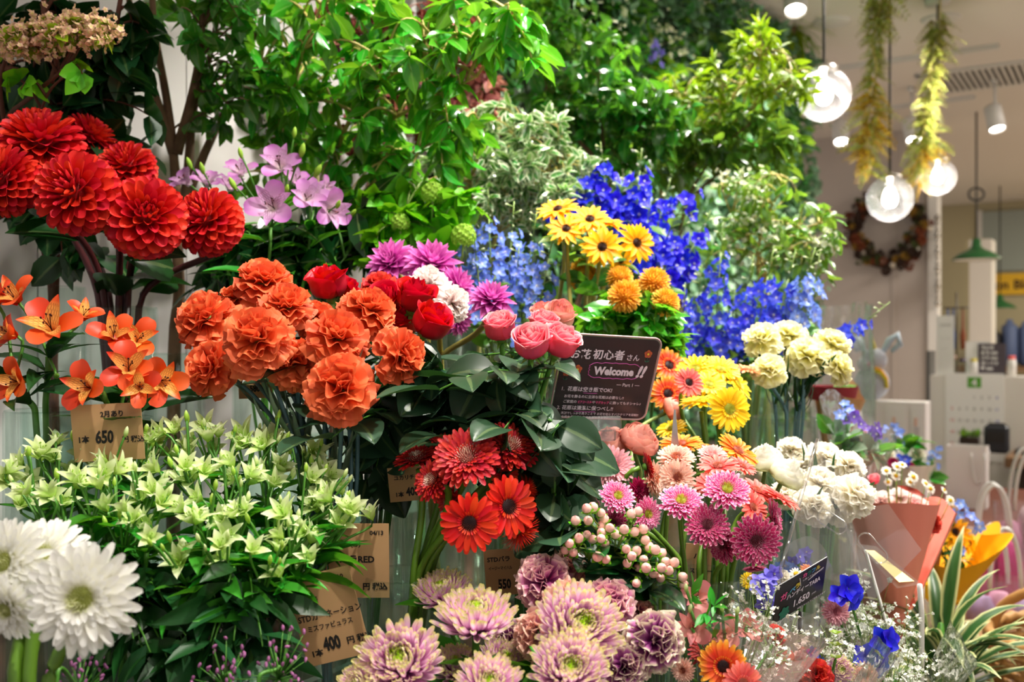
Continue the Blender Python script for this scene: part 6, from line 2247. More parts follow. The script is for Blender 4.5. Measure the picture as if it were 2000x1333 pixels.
shrub('blossoming_twig', 'twig with small pinkish cream blossoms along the top left edge', 'branch', 'darkb',
      [[(40, 420, 1.40), (10, 250, 1.38), (60, 190, 1.32), (130, 130, 1.28), (160, 80, 1.26)], [(10, 250, 1.38), (0, 160, 1.34), (20, 90, 1.3)], [(100, 160, 1.3), (110, 110, 1.28), (90, 80, 1.26)]],
      [(60, 75, 60, 18, 1.24, 1.32, 20), (150, 60, 60, 18, 1.22, 1.3, 22), (30, 90, 40, 14, 1.24, 1.3, 10), (200, 62, 18, 14, 1.22, 1.26, 5)], 'leaf_lime', 0.022, 0.007, 5, 'bark_red', 0.005, 'bark_red',
      blossom=('p_spirea', 30, 0.008, 1.0, SMALLF, 0.0055), droop=0.1)
shrub('green_twig', 'green twig with one bright pointed leaf above the red dahlias', 'branch', 'darkb',
      [[(70, 420, 1.40), (60, 300, 1.36), (90, 190, 1.3), (125, 150, 1.27)]], [(160, 135, 40, 10, 1.24, 1.28, 2), (20, 165, 30, 14, 1.26, 1.3, 2)], 'leaf_fresh', 0.034, 0.012, 2, 'bark_red', 0.0035, 'bark_red', tmpl=[lobed(1.0, 0.34)])
shrub('alstroemeria_foliage', 'dark leaves under the pale green alstroemeria, left half', 'foliage', 'galst',
      [[(200, 1150, .93), (200, 1110, .93)], [(200, 1150, .93), (280, 1130, .92)]], [(260, 1170, 110, 60, .86, .95, 20), (330, 1260, 60, 50, .84, .92, 9), (230, 1270, 50, 40, .84, .9, 6)], 'leaf_alst_dark', 0.055, 0.009, 4, 'stem_green', 0.003, 'stem_green')
shrub('alstroemeria_foliage', 'dark leaves under the pale green alstroemeria, right half', 'foliage', 'galst2',
      [[(480, 1150, .93), (470, 1110, .93)], [(480, 1150, .93), (400, 1140, .92)]], [(440, 1180, 110, 60, .86, .95, 20), (420, 1260, 70, 40, .84, .92, 9), (520, 1240, 40, 60, .84, .9, 7)], 'leaf_alst_dark', 0.055, 0.009, 4, 'stem_green', 0.003, 'stem_green')
# dark foliage that fills the depth between the bunches
shrub('ruscus_branch', 'dark pointed leaves behind the lilac alstroemeria stems', 'branch', 'palst',
      [[(500, 640, 1.5), (470, 520, 1.5), (440, 440, 1.5)], [(500, 640, 1.5), (560, 520, 1.5), (600, 450, 1.5)], [(500, 640, 1.5), (640, 540, 1.52), (690, 480, 1.54)]],
      [(470, 480, 90, 60, 1.44, 1.6, 12), (590, 480, 100, 60, 1.46, 1.62, 17), (670, 450, 80, 50, 1.5, 1.62, 12), (430, 560, 60, 60, 1.44, 1.56, 6)], 'leaf_deep', 0.075, 0.017, 6, 'stem_green', 0.003, 'stem_green', droop=0.05)
shrub('fern_filler', 'soft green leaves below the pompon chrysanthemums', 'foliage', 'pomp',
      [[(1250, 720, 1.46), (1240, 640, 1.45), (1230, 600, 1.45)], [(1250, 720, 1.46), (1300, 640, 1.45)]],
      [(1190, 630, 60, 40, 1.4, 1.5, 26), (1270, 640, 60, 40, 1.4, 1.5, 26), (1230, 690, 80, 40, 1.42, 1.5, 16)], 'leaf_bright', 0.036, 0.009, 8, 'stem_green', 0.0024, 'stem_green', tmpl=[lobed(1.0, 0.26)])
shrub('rose_foliage', 'mass of dark serrated rose leaves below the pink and red roses', 'foliage', 'pinkrose',
      [[(1000, 900, 1.14), (960, 830, 1.13), (900, 790, 1.12)], [(1000, 900, 1.14), (1040, 800, 1.12), (1060, 740, 1.12)], [(985, 930, 1.14), (880, 880, 1.14), (780, 850, 1.14)], [(1010, 930, 1.12), (1080, 880, 1.08), (1110, 850, 1.06)]],
      [(840, 760, 70, 50, 1.08, 1.16, 8), (940, 780, 80, 60, 1.05, 1.14, 9), (880, 850, 110, 40, 1.08, 1.16, 11), (1010, 840, 36, 40, 1.03, 1.1, 6), (1020, 860, 80, 40, 0.99, 1.08, 7), (760, 830, 80, 60, 1.08, 1.16, 8), (1090, 920, 40, 60, 1.03, 1.1, 5), (730, 900, 60, 50, 1.08, 1.14, 4)], 'leaf_rose', 0.062, 0.023, 4, 'stem_green', 0.0026, 'stem_green', tmpl=[petal(1.0, 0.36, prof_oval, bend=-0.5 * k, fold=0.2, nu=8, nv=7, rip=0.08, ripk=2) for k in (0.6, 1.2, 1.6)], droop=0.15)
shrub('eucalyptus_filler', 'round dark leaves between the red gerberas and the berries', 'foliage', 'hyp',
      [[(1180, 1110, 1.05), (1110, 1060, 1.03), (1080, 1000, 1.02)]], [(1085, 960, 40, 60, 1.0, 1.06, 5), (1090, 1060, 40, 35, 0.97, 1.03, 5), (1110, 1010, 30, 40, 0.98, 1.04, 4), (1230, 1110, 60, 40, 0.97, 1.02, 5)], 'leaf_rose', 0.045, 0.02, 4, 'stem_green', 0.002, 'stem_green', tmpl=[petal(1.0, 0.42, prof_oval, bend=-0.4, fold=0.15, nu=7, nv=5)])
for k, (px, py, lb) in enumerate(((440, 1318, 'purple statice at the bottom edge, larger one'), (545, 1300, 'purple statice at the bottom edge beside the kraft carnation tag'), (155, 1326, 'purple statice at the bottom edge under the white gerbera'))):
    H = P(px, py, 0.82)
    path, low = stem_to('limon' if k < 2 else 'white', H, (0, 0, -1), 0.0016)
    root = thing('purple_statice', lb, 'flower', Vector(low), 'purple statice')
    m, s = MB(), MB()
    tube(s, path - low, 0.0018, 5)
    for j in range(46):
        q = np.asarray(tuple(H)) - low + RS.normal(0, 1, 3) * np.array([0.012, 0.011, 0.013])
        m.merge(BALLF, mat_of(RS.normal(0, .5, 3) + np.array([0, 0, 1.])) @ np.diag([1, 1, 1.8]), 0.0018, q, RS.uniform(0, 1))
        tube(s, [tuple(path[1] - low - [0, 0, .01]), tuple(q)], 0.0004, 3)
    m.build('blossoms', 'p_limonium', root)
    s.build('stem', 'stem_green', root)

# ------------------------------------------------------------------ the planted green wall
gw = thing('green_wall', 'wall of mixed green plants behind the cut flowers', 'green wall', W(2.0, -0.16, 1.0))
O_ = np.asarray(tuple(W(2.0, -0.16, 1.0)))
solid('moss_board', '22341c', 0.9, noise=0.4, nscale=30)
bx('backing_board', 'moss_board', 0.95, 3.88, -0.196, -0.15, 0.99, CEIL - 0.01, gw)
u_, v_ = np.asarray(tuple(UA)), np.asarray(tuple(VA))


def cover(n, a0, a1, z0, z1, d0, d1, L, Wd, tm, nm, mt, clump=1, spread=0.05):
    m = MB()
    c = np.stack([RS.uniform(a0, a1, n), RS.uniform(d0, d1, n), RS.uniform(z0, z1, n)], 1)
    c = np.repeat(c, clump, 0) + RS.normal(0, spread, (n * clump, 3)) * np.array([1, 0.4, 1])
    c[:, 0] = np.clip(c[:, 0], a0 - 0.02, min(a1 + 0.05, 3.95))
    c[:, 1] = np.clip(c[:, 1], 0.045, 0.4) - 0.185
    c[:, 2] = np.clip(c[:, 2], 1.0, CEIL - 0.06)
    pos = np.asarray(tuple(W0)) + c[:, :1] * u_ + c[:, 1:2] * v_ + np.array([0, 0, 1]) * c[:, 2:3] - O_
    k = len(pos)
    D = RS.normal(0, 1, (k, 3)) + v_ * 0.9 + np.array([0, 0, -0.7])
    Nn = RS.normal(0, 0.5, (k, 3)) + np.array([0, 0, 0.9]) + v_ * 0.5
    place(m, tm, D, Nn, pos, L * RS.uniform(0.6, 1.25, k))
    m.build(nm, mt, gw)['kind'] = 'stuff'


leafA = petal(1.0, 0.3, prof_point, bend=-0.5, fold=0.2, nu=4, nv=3)
leafB = petal(1.0, 0.5, prof_oval, bend=-0.3, nu=4, nv=3)
cover(360, 1.0, 3.88, 1.0, CEIL, 0.05, 0.16, 0.055, 0, leafA, 'ivy', 'leaf_wall', 12, 0.06)
cover(240, 1.5, 3.9, 1.2, CEIL, 0.08, 0.2, 0.034, 0, leafB, 'trailing_pearls', 'leaf_wall_grey', 20, 0.06)
cover(100, 1.0, 3.8, 1.0, CEIL, 0.08, 0.2, 0.05, 0, leafA, 'fern', 'leaf_olive', 12, 0.06)
cover(60, 1.0, 3.0, 2.0, CEIL, 0.08, 0.2, 0.06, 0, leafA, 'bright_ivy', 'leaf_bright', 12, 0.06)
cover(60, 1.8, 3.88, 1.0, 2.4, 0.08, 0.2, 0.05, 0, leafB, 'dusty_leaves', 'leaf_sage', 14, 0.05)
cover(46, 1.3, 2.9, 1.9, CEIL, 0.15, 0.22, 0.018, 0, leafB, 'white_blossoms', 'p_whitespray', 14, 0.04)
# trailing vines with small leaves
for k in range(14):
    a, z = RS.uniform(2.4, 3.8), CEIL - RS.uniform(0.05, 0.3)
    m, s = MB(), MB()
    L = RS.uniform(0.5, 0.9)
    pts = [np.asarray(tuple(W(a + 0.02 * math.sin(i + k), -0.01 + 0.03 * math.sin(i * 1.3), z - L * i / 8))) - O_ for i in range(9)]
    tube(s, pts, 0.0016, 4)
    for i in range(60):
        f = RS.uniform(0, 8)
        j = min(7, int(f))
        p = pts[j] + (pts[j + 1] - pts[j]) * (f - j)
        place(m, leafB, (RS.normal(0, 1, 3) + v_)[None], (np.array([0, 0, 1]) + RS.normal(0, .4, 3))[None], p, 0.026 * RS.uniform(.7, 1.3))
    m.merge(s)
    m.build('trailing_vine', 'leaf_wall_grey' if k % 2 else 'leaf_wall', gw)
sp = P(1545, 55, 4.6)
ab = wall_ab(sp)
sp_ = thing('spider_plant', 'spiky lime green plant at the top right corner of the green wall', 'plant', sp)
m = MB()
for k in range(90):
    D, Nn = polar([RS.uniform(0.6, 2.4)], [RS.uniform(0, 6.28)])
    place(m, petal(RS.uniform(0.12, 0.24), 0.007, prof_strap, bend=-0.9, fold=0.3, nu=7, nv=3), D, Nn, (0, 0, 0), 1.0)
m.build('leaves', 'leaf_lime', sp_)
m = MB()
ball(m, (0, 0, 0), 0.03, 8, 6)
tube(m, [(0, 0, 0), tuple(-VA * max(0.03, ab[1] + 0.15) * 0.5), tuple(-VA * max(0.05, ab[1] + 0.15))], 0.012, 6)
m.build('root_ball', 'bark', sp_)
for px, py, lb, mt in ((1278, 95, 'small violet flower on the green wall, upper one', 'p_lilac'), (1282, 112, 'small violet flower on the green wall, lower one', 'p_lilac'), (945, 205, 'small orange flower at the wall between green branches', 'p_gerb_apricot'), (1195, 318, 'small ochre flower behind the highest royal blue delphinium', 'p_pompon'), (858, 40, 'orange blossom at the wall near the top', 'p_gerb_apricot')):
    d = P(px, py, 1.0) - Vector((0, 0, CAM_Z))
    t = (0.06 - (Vector((0, 0, CAM_Z)) - W0).dot(VA)) / d.dot(VA)
    p = Vector((0, 0, CAM_Z)) + d * t
    root = thing('wall_flower', lb, 'flower', p)
    m = MB()
    for j in range(7):
        m.merge(SMALLF, mat_of(np.asarray(tuple(VA)) + RS.normal(0, .4, 3)), 0.015, RS.normal(0, 0.014, 3), RS.uniform(0, 1))
    m.build('bloom', mt, root)
    m = MB()
    tube(m, [(0, 0, 0), tuple(-VA * 0.1 + Vector((0, 0, -0.04))), tuple(-VA * 0.19 + Vector((0, 0, -0.1)))], 0.002, 5)
    m.build('stem', 'stem_green', root)

# ------------------------------------------------------------------ hand written boards
solid('chalk_black', '2a262c', 0.35, spec=0.5)
solid('board_black', '131315', 0.4)
solid('chalk_white', 'e6dcea', 0.6)
solid('chalk_pink', 'c860b0', 0.6)
solid('chalk_hotpink', 'ec5c9c', 0.6)
solid('chalk_red', 'c84848', 0.6)
solid('chalk_orange', 'c4603c', 0.6)
solid('chalk_yellow', 'e8d040', 0.6)
solid('chalk_green', '1c7860', 0.6)
solid('chalk_blue', '58a8d8', 0.6)
solid('acrylic_edge', 'c8a8a8', 0.25)


def quad_frame(TL, TR, BL, Yc, du, dw):
    """plate seen as the picture quad TL, TR, BL; du, dw: how much further (px) its right and lower edges are"""
    o = P(*TL, Yc)
    k = Yc / FPX
    u = Vector(((TR[0] - TL[0]) * k, du * k, -(TR[1] - TL[1]) * k))
    w = Vector(((BL[0] - TL[0]) * k, dw * k, -(BL[1] - TL[1]) * k))
    return o, u, w


o, u, w = quad_frame((1106, 652), (1308, 663), (1070, 820), 1.13, 62, 60)
sw, sh_ = u.length, w.length
M = sheet_frame(o, u, -w)
ctr = o + u * 0.5 + w * 0.5
sg = thing('welcome_sign', 'black hand lettered welcome board with rounded corners and small red flowers', 'sign', ctr)
flat('panel', 'chalk_black', sg, M, sw * 0.965, sh_ * 0.965, 0.0012, rad=0.008)
flat('acrylic_cover', 'clear_plastic', sg, M, sw, sh_, 0.003, off=-0.0013, rad=0.010)
m = MB()
rim = []
for (sx, sy, a0) in ((1, 1, 0), (-1, 1, 90), (-1, -1, 180), (1, -1, 270)):
    for k in range(6):
        a_ = math.radians(a0 + 18 * k)
        rim.append((sx * (sw / 2 - .010) + .010 * math.cos(a_), sy * (sh_ / 2 - .010) + .010 * math.sin(a_), -0.001))
rim.append(rim[0])
tube(m, rim, 0.0012, 5, cap=False)
mm = MB()
mm.merge(m, M=M)
mm.build('rim', 'acrylic_edge', sg)
S = sw / 200.0      # one photo pixel on the board
HW, HH = sw / 2, sh_ / 2


def sx(x):
    return x * S - HW


def sy(y):
    return HH - y * S


off0 = tuple(M @ np.array([0, 0, 0.0006]))
off1 = tuple(M @ np.array([0, 0, 0.0010]))
letters([('お花', sx(18), sy(46), 21 * S, {'bold': .025}), ('初心者', sx(64), sy(45), 21 * S, {'bold': .025, 'sp': 1.05}), ('さん', sx(132), sy(46), 14 * S, {'bold': .02}),
         ('Welcome', sx(73), sy(78), 22 * S, {'bold': .05, 'xs': .92}), ('!!', sx(158), sy(80), 32 * S, {'bold': .045, 'shear': .3}),
         ('― Part 1 ―', sx(124), sy(101), 9.5 * S, {'bold': .01}),
         ('1.', sx(13), sy(114), 11 * S), ('花瓶は空き瓶でOK!', sx(26), sy(114), 10.5 * S, {'bold': .015}),
         ('お花を飾るのに立派な花瓶は必要なし!!', sx(22), sy(128), 7.0 * S, {'bold': .01}), ('ご家庭の', sx(22), sy(139), 7.0 * S, {'bold': .01}), ('や', sx(81), sy(139), 7.0 * S), ('に飾ってもオシャレ♪', sx(117), sy(139), 7.0 * S, {'bold': .01}),
         ('2.', sx(12), sy(153), 10 * S), ('花瓶は清潔に保つべし!!', sx(22), sy(153), 10 * S, {'bold': .015}),
         ('洗剤でしっかり洗うことで お花を枯らすバクテリアを抑制!!', sx(22), sy(163), 6.0 * S, {'bold': .01}), ('お花を長く楽しむことができます♪', sx(24), sy(171), 6.2 * S, {'bold': .01})], 'chalk_white', sg, 'white_lettering', M, off1)
letters([('ビアコースター', sx(52), sy(139), 6.2 * S, {'bold': .02, 'xs': .75}), ('マグカップ', sx(88), sy(139), 6.2 * S, {'bold': .02, 'xs': .9})], 'chalk_hotpink', sg, 'pink_lettering', M, off1)
m = MB()
cl = []
for k in range(49):
    t = k / 48 * 2 * math.pi
    ex, ey = 50, 14.5
    c_, s_ = math.cos(t), math.sin(t)
    n_ = 5.0
    rr = (abs(c_) ** n_ + abs(s_) ** n_) ** (-1 / n_)
    wob = 1 + 0.06 * abs(math.sin(9 * t))
    cl.append((sx(114) + ex * rr * c_ * S * wob, sy(70) + ey * rr * s_ * S * (1 + 0.14 * abs(math.sin(9 * t))), 0))
tube(m, cl, 0.75 * S, 4, cap=False)
for x0, x1, y in ((60, 88, 118), (48, 92, 157)):
    tube(m, [(sx(x0), sy(y), 0), (sx((x0 + x1) / 2), sy(y + .6), 0), (sx(x1), sy(y), 0)], 0.5 * S, 4)
mm = MB()
mm.merge(m, M=M, off=off0)
mm.build('pink_outline', 'chalk_pink', sg)
for (x, y, r) in ((18, 78, 7), (39, 70, 9), (176, 32, 8)):
    m = MB()
    for k in range(5):
        a_ = k * 1.2566 + 0.3
        V = [(sx(x) + r * 0.55 * S * math.cos(a_) + r * 0.5 * S * math.cos(q_), sy(y) + r * 0.55 * S * math.sin(a_) + r * 0.5 * S * math.sin(q_), 0) for q_ in np.linspace(0, 6.0, 12)]
        m.add(V, np.arange(12)[None])
    mm = MB()
    mm.merge(m, M=M, off=off0)
    mm.build('drawn_flower', 'chalk_orange', sg, smooth=False)
    m = MB()
    m.add([(sx(x) + r * 0.28 * S * math.cos(q_), sy(y) + r * 0.28 * S * math.sin(q_), 0) for q_ in np.linspace(0, 6.0, 12)], np.arange(12)[None])
    mm = MB()
    mm.merge(m, M=M, off=off1)
    mm.build('drawn_flower_centre', 'chalk_yellow', sg, smooth=False)
    m = MB()
    tube(m, [(sx(x), sy(y + r), 0), (sx(x), sy(y + r * 1.5), 0), (sx(x), sy(y + r * 2.1), 0)], 0.5 * S, 4)
    for s_ in (-1, 1):
        V = [(sx(x), sy(y + r * 2.1), 0), (sx(x + s_ * r * .7), sy(y + r * 1.45), 0), (sx(x + s_ * r * .45), sy(y + r * 2.0), 0)]
        m.add(V, np.array([[0, 1, 2]]))
    mm = MB()
    mm.merge(m, M=M, off=off0)
    mm.build('drawn_leaf', 'chalk_green', sg, smooth=False)
# clear clip and stick that hold the board
cp = P(1168, 838, 1.125)
ck = thing('sign_clip', 'clear plastic clip on a stick that holds the welcome board', 'clip', cp)
m = MB()
box(m, (0, 0, 0.006), (0.056, 0.008, 0.016), rotz=0.3, bev=0.002)
m.build('jaw', 'clear_plastic', ck, smooth=False)
m = MB()
box(m, (0.004, 0.002, -0.008), (0.034, 0.010, 0.012), rotz=0.3, bev=0.002)
m.build('spring_block', 'clear_plastic', ck, smooth=False)
V_ = VASES['pinkrose']
m = MB()
tube(m, bez((0, 0, -0.01), (-0.01, 0, -0.08), (V_['c'][0] - cp.x + 0.02, V_['c'][1] - cp.y, V_['zr'] - cp.z + 0.05), (V_['c'][0] - cp.x + 0.02, V_['c'][1] - cp.y, V_['zb'] - cp.z + 0.025), 10), 0.0018, 6)
m.build('stick', 'clear_plastic', ck)

# small black price board in the wrapped bouquets
o, u, w = quad_frame((1520, 1146), (1638, 1100), (1519, 1228), 1.06, 60, 46)
sw, sh_ = u.length, w.length
M = sheet_frame(o, u, -w)
ctr = o + u * 0.5 + w * 0.5
s2 = thing('price_board', 'small black board priced 1,650 yen among the wrapped bouquets', 'sign', ctr)
flat('panel', 'board_black', s2, M, sw, sh_ * 1.12, 0.0012, 0, -sh_ * 0.06)
S = sw / 126.0
HW, HH = sw / 2, sh_ / 2
off1 = tuple(M @ np.array([0, 0, 0.0006]))
off2 = tuple(M @ np.array([0, 0, 0.0011]))
letters([('ハンディーTABA', sx(28), sy(49), 14.5 * S, {'bold': .03, 'xs': .78}), ('1.650', sx(46), sy(79), 23 * S, {'bold': .03, 'xs': .85}), ('yen', sx(95), sy(76), 8 * S),
         ('に飾ってみませんか♪', sx(66), sy(25), 5.5 * S, {'bold': .01}), ('花瓶もセットでご用意できます', sx(60), sy(93), 5.2 * S, {'bold': .01}), ('200', sx(36), sy(112), 11 * S, {'bold': .02})], 'chalk_white', s2, 'white_lettering', M, off1)
for s_, x, y, mt in (('ガ', 12, 42, 'chalk_hotpink'), ('ー', 25, 40, 'chalk_green'), ('ベ', 35, 36, 'chalk_blue'), ('ラ', 47, 33, 'chalk_yellow')):
    letters([(s_, sx(x), sy(y), (17 if s_ == 'ガ' else 14) * S, {'bold': .04})], mt, s2, 'coloured_letter', M, off1)
for s_, x, mt in (('カ', 64, 'chalk_hotpink'), ('ラ', 75, 'chalk_green'), ('フ', 86, 'chalk_blue'), ('ル', 97, 'chalk_yellow')):
    letters([(s_, sx(x), sy(16), 12 * S, {'bold': .04})], mt, s2, 'coloured_letter', M, off1)
m = MB()
for (x0, y0, x1, y1, r) in ((57, 12, 62, 34, .9), (80, 30, 118, 20, .8)):
    tube(m, [(sx(x0), sy(y0), 0), (sx((x0 + x1) / 2), sy((y0 + y1) / 2), 0), (sx(x1), sy(y1), 0)], r * S, 4)
tube(m, [(sx(30 + 17 * math.cos(q_)), sy(116 + 22 * math.sin(q_)), 0) for q_ in np.linspace(3.4, 6.28, 14)], .6 * S, 4)
mm = MB()
mm.merge(m, M=M, off=off1)
mm.build('drawn_lines', 'chalk_white', s2)
m = MB()
cl = [(sx(26 + (12 + 2.2 * math.sin(6 * q_)) * math.cos(q_)), sy(80 + (14 + 2.2 * math.sin(6 * q_)) * math.sin(q_)), 0) for q_ in np.linspace(0, 2 * math.pi, 40)[:-1]]
m.add(cl, np.arange(39)[None])
mm = MB()
mm.merge(m, M=M, off=off1)
mm.build('drawn_tree', 'chalk_green', s2, smooth=False)
m = MB()
tube(m, [(0, 0.002, -sh_ * 0.5), (0, 0.004, -0.15), (0.0, 0.006, T3 - ctr.z + 0.002)], 0.002, 6)
m.build('stake', 'black_metal', s2)


# ------------------------------------------------------------------ kraft price tags on the vases
def price_tag(px, py, Y, wpx, hpx, roll, texts, label, yaw=0.0, v=None):
    k = Y / FPX
    c = P(px, py, Y)
    r = Vector((math.cos(yaw), math.sin(yaw), 0))
    upv = Vector((0, -0.08, 1))
    Mx = sheet_frame(c, r, upv) @ np.array(Matrix.Rotation(math.radians(roll), 3, 'Z'))
    t = thing('price_tag', label, 'price tag', c, 'kraft price tags')
    w_, h_ = wpx * k, hpx * k
    flat('card', 'kraft', t, Mx, w_, h_, 0.0008)
    letters([(s, (x - 0.5) * w_, (0.5 - y) * h_, sz * h_, dict(o)) for s, x, y, sz, o in texts], 'ink_black', t, 'print', Mx, tuple(Mx @ np.array([0, 0, 0.0005])))
    if v:
        V_ = VASES[v]
        m = MB()
        d = Vector((V_['c'][0] - c.x, V_['c'][1] - c.y, 0))
        n_ = d.normalized()
        tube(m, [(0, 0.0015, h_ * 0.42), tuple(n_ * max(0.001, d.length - V_['r'] + 0.001) * 0.5 + Vector((0, 0, h_ * 0.42))), tuple(n_ * max(0.002, d.length - V_['r'] + 0.002) + Vector((0, 0, h_ * 0.42)))], 0.0012, 5)
        m.build('wire_clip', 'chrome', t)
    return t


B = {'bold': .03}
CN = {'bold': .03, 'align': 'CENTER'}
price_tag(210, 845, 0.995, 138, 112, 3, [('2月あり', .42, .22, .12, B), ('1本', .07, .66, .14, B), ('650', .32, .68, .30, {'bold': .04, 'xs': .7, 'shear': .1}), ('円 税込', .70, .68, .12, B)], 'kraft price tag reading 650 under the orange alstroemeria', v='oalst2')
price_tag(498, 748, 1.18, 66, 62, 2, [('1本', .08, .76, .15, B), ('580', .34, .78, .30, {'bold': .04, 'xs': .7})], 'small kraft price tag reading 580 behind the orange carnation stems', v='carn')
price_tag(805, 945, 1.07, 92, 68, 5, [('ユカリチェ', .12, .36, .15, B), ('1本', .12, .85, .17, B), ('400', .36, .84, .34, {'bold': .04, 'xs': .7})], 'kraft price tag reading 400 behind the dark red gerberas at left', v='redrose')
price_tag(698, 1096, 1.00, 124, 148, 0, [('04/13', .70, .15, .08, B), ('(赤)', .40, .30, .08, B), ('バラRED', .22, .52, .12, {'bold': .03}), ('550', .10, .88, .20, {'bold': .03, 'xs': .6}), ('円 税込', .58, .88, .10, {'bold': .04})], 'kraft price tag reading RED beside the gerbera stems', v='redrose')
price_tag(641, 1205, 0.93, 128, 180, 14, [('04/10', .66, .12, .07, B), ('北海道', .08, .22, .06, B), ('山崎園芸', .08, .30, .06, B), ('STDカーネーション', .04, .50, .095, {'bold': .02, 'xs': .85}), ('ミスファビュラス', .14, .62, .075, {'bold': .02, 'xs': .85}), ('1本', .10, .90, .09, B), ('400', .32, .86, .20, {'bold': .045, 'xs': .62}), ('円 税込', .68, .84, .09, {'bold': .03})], 'large tilted kraft price tag reading 400 at the bottom, for carnations', v='carn')
price_tag(985, 1118, 1.055, 76, 92, 4, [('STDバラ', .08, .26, .13, B), ('イージーマイハル', .10, .44, .09, {'bold': .02, 'xs': .7}), ('550', .32, .85, .28, {'bold': .04, 'xs': .65}), ('円', .82, .84, .13, B)], 'kraft price tag reading 550 behind the scarlet gerberas', v='pinkrose')
price_tag(1363, 1110, 1.075, 52, 96, -3, [('バラ', .30, .30, .14, B), ('スプレー', .18, .6, .12, B)], 'pale tag seen through the clear film below the magenta gerberas', v='pgerb')


# ------------------------------------------------------------------ wrapped bouquets
def sub_flower(root, kind, px, py, Y, rpx, ax, name='flower'):
    A = axis_vec(ax)
    p = P(px, py, Y)
    r = rpx / FPX * Y
    fo = bpy.data.objects.new(name, None)
    COL.objects.link(fo)
    fo.parent = root
    fo.location = p - root.location
    fo.empty_display_size = 0.01
    q = quat_to(A, RS.uniform(0, 6.28))
    vs = HEADS[kind]
    for pn, me in vs[RS.randint(len(vs))]:
        link(pn, me, fo, (0, 0, 0), q, r)
    return p


def floret_cluster(root, tone, pts, Y, rpx, name='blue_flowers', mt=None):
    vs, m0 = FL[tone]
    b, e = MB(), MB()
    for (x, y) in pts:
        f = Vector((RS.uniform(-.6, .6), RS.uniform(-1, -.3), RS.uniform(-.1, .8)))
        A = np.array(quat_to(f, RS.uniform(0, 6)).to_matrix())
        p = P(x, y, Y + RS.uniform(-.015, .015)) - root.location
        pm, dm = vs[RS.randint(2)]
        s = rpx / FPX * Y * RS.uniform(.8, 1.2)
        b.merge(pm, A, s, tuple(p), RS.uniform(0, 1))
        e.merge(dm, A, s, tuple(p), .5)
    b.build(name, mt or m0, root)
    e.build('flower_eyes', 'p_eye', root)


def gypso(root, px, py, rx, ry, Y0, Y1, n, base, name='babys_breath', rad=4.4):
    m, s = MB(), MB()
    b0 = np.asarray(tuple(Vector(base) - root.location))
    hubs = []
    for k in range(max(3, n // 12)):
        a, q = RS.uniform(0, 6.28), math.sqrt(RS.uniform(0, 1))
        hubs.append(np.asarray(tuple(P(px + q * rx * math.cos(a), py + q * ry * math.sin(a), RS.uniform(Y0, Y1)) - root.location)))
        h = hubs[-1]
        j = b0 + (h - b0) * 0.6
        tube(s, [tuple(b0), tuple(j), tuple(h - np.array([0, 0, .012]))], 0.0006, 3)
    for k in range(n):
        h = hubs[k % len(hubs)]
        p = h + RS.normal(0, 1, 3) * np.array([.011, .009, .010])
        r = rad / FPX * Y0 * RS.uniform(.55, 1.25)
        for j in range(2):
            m.merge(SMALLF, mat_of(RS.normal(0, .6, 3) + np.array([0, -.4, .6])), r * (1 - .35 * j), p + RS.normal(0, r * .3, 3), RS.uniform(0, 1))
        m.merge(BALLF, None, r * .45, p - np.array([0, 0, r * .3]), .2)
        tube(s, [tuple(h - np.array([0, 0, .012])), tuple((h + p) / 2 + np.array([0, 0, -.003])), tuple(p)], 0.0003, 3)
    m.build(name, 'p_gypso', root)
    s.build('fine_stems', 'stem_pale', root)


def cone_wrap(root, name, mt, base, top, r0, r1, a0=0.0, a1=360.0, flap=(), pleat=0.05, nple=7, nu=14, nv=56, flat_=1.0, belly=0.0):
    """sheet rolled to a cone; flap: (angle, extra height, width) raises the rim there"""
    b, t = Vector(base), Vector(top)
    ax = (t - b)
    L = ax.length
    ax.normalize()
    e1 = Vector((1, 0, 0)) - ax * ax.x
    e1.normalize()
    e2 = ax.cross(e1)           # away from the viewer
    U, A = np.meshgrid(np.linspace(0, 1, nu), np.radians(np.linspace(a0, a1, nv)), indexing='ij')
    H = np.ones_like(A)
    for (c, ex, wd) in flap:
        d = (A - math.radians(c) + math.pi) % (2 * math.pi) - math.pi
        H = H + ex * np.exp(-(d / math.radians(wd)) ** 2)
    ph = RS.uniform(0, 6)
    R = (r0 + (r1 - r0) * (U * H) ** 0.9) * (1 + pleat * U * np.sin(nple * A + ph) + 0.4 * pleat * np.sin(13 * A + 3 * U + ph)) + belly * np.sin(np.pi * U) * r1
    x, y, z = R * np.cos(A), R * np.sin(A) * flat_, L * U * H
    V = np.asarray(tuple(b - root.location)) + x[..., None] * np.asarray(tuple(e1)) + y[..., None] * np.asarray(tuple(e2)) + z[..., None] * np.asarray(tuple(ax))
    m = MB()
    m.add(V.reshape(-1, 3), grid_faces(nu, nv))
    return m.build(name, mt, root)


def bouquet_stems(root, base, pts, r=0.0016, mt='stem_green'):
    m = MB()
    b = Vector(base) - root.location
    for p in pts:
        q = p - root.location
        tube(m, bez(b + Vector((RS.uniform(-.006, .006), RS.uniform(-.006, .006), 0)), b.lerp(q, .35) + Vector((0, 0, .02)), b.lerp(q, .7), q, 7), r, 5)
    m.build('stems', mt, root)


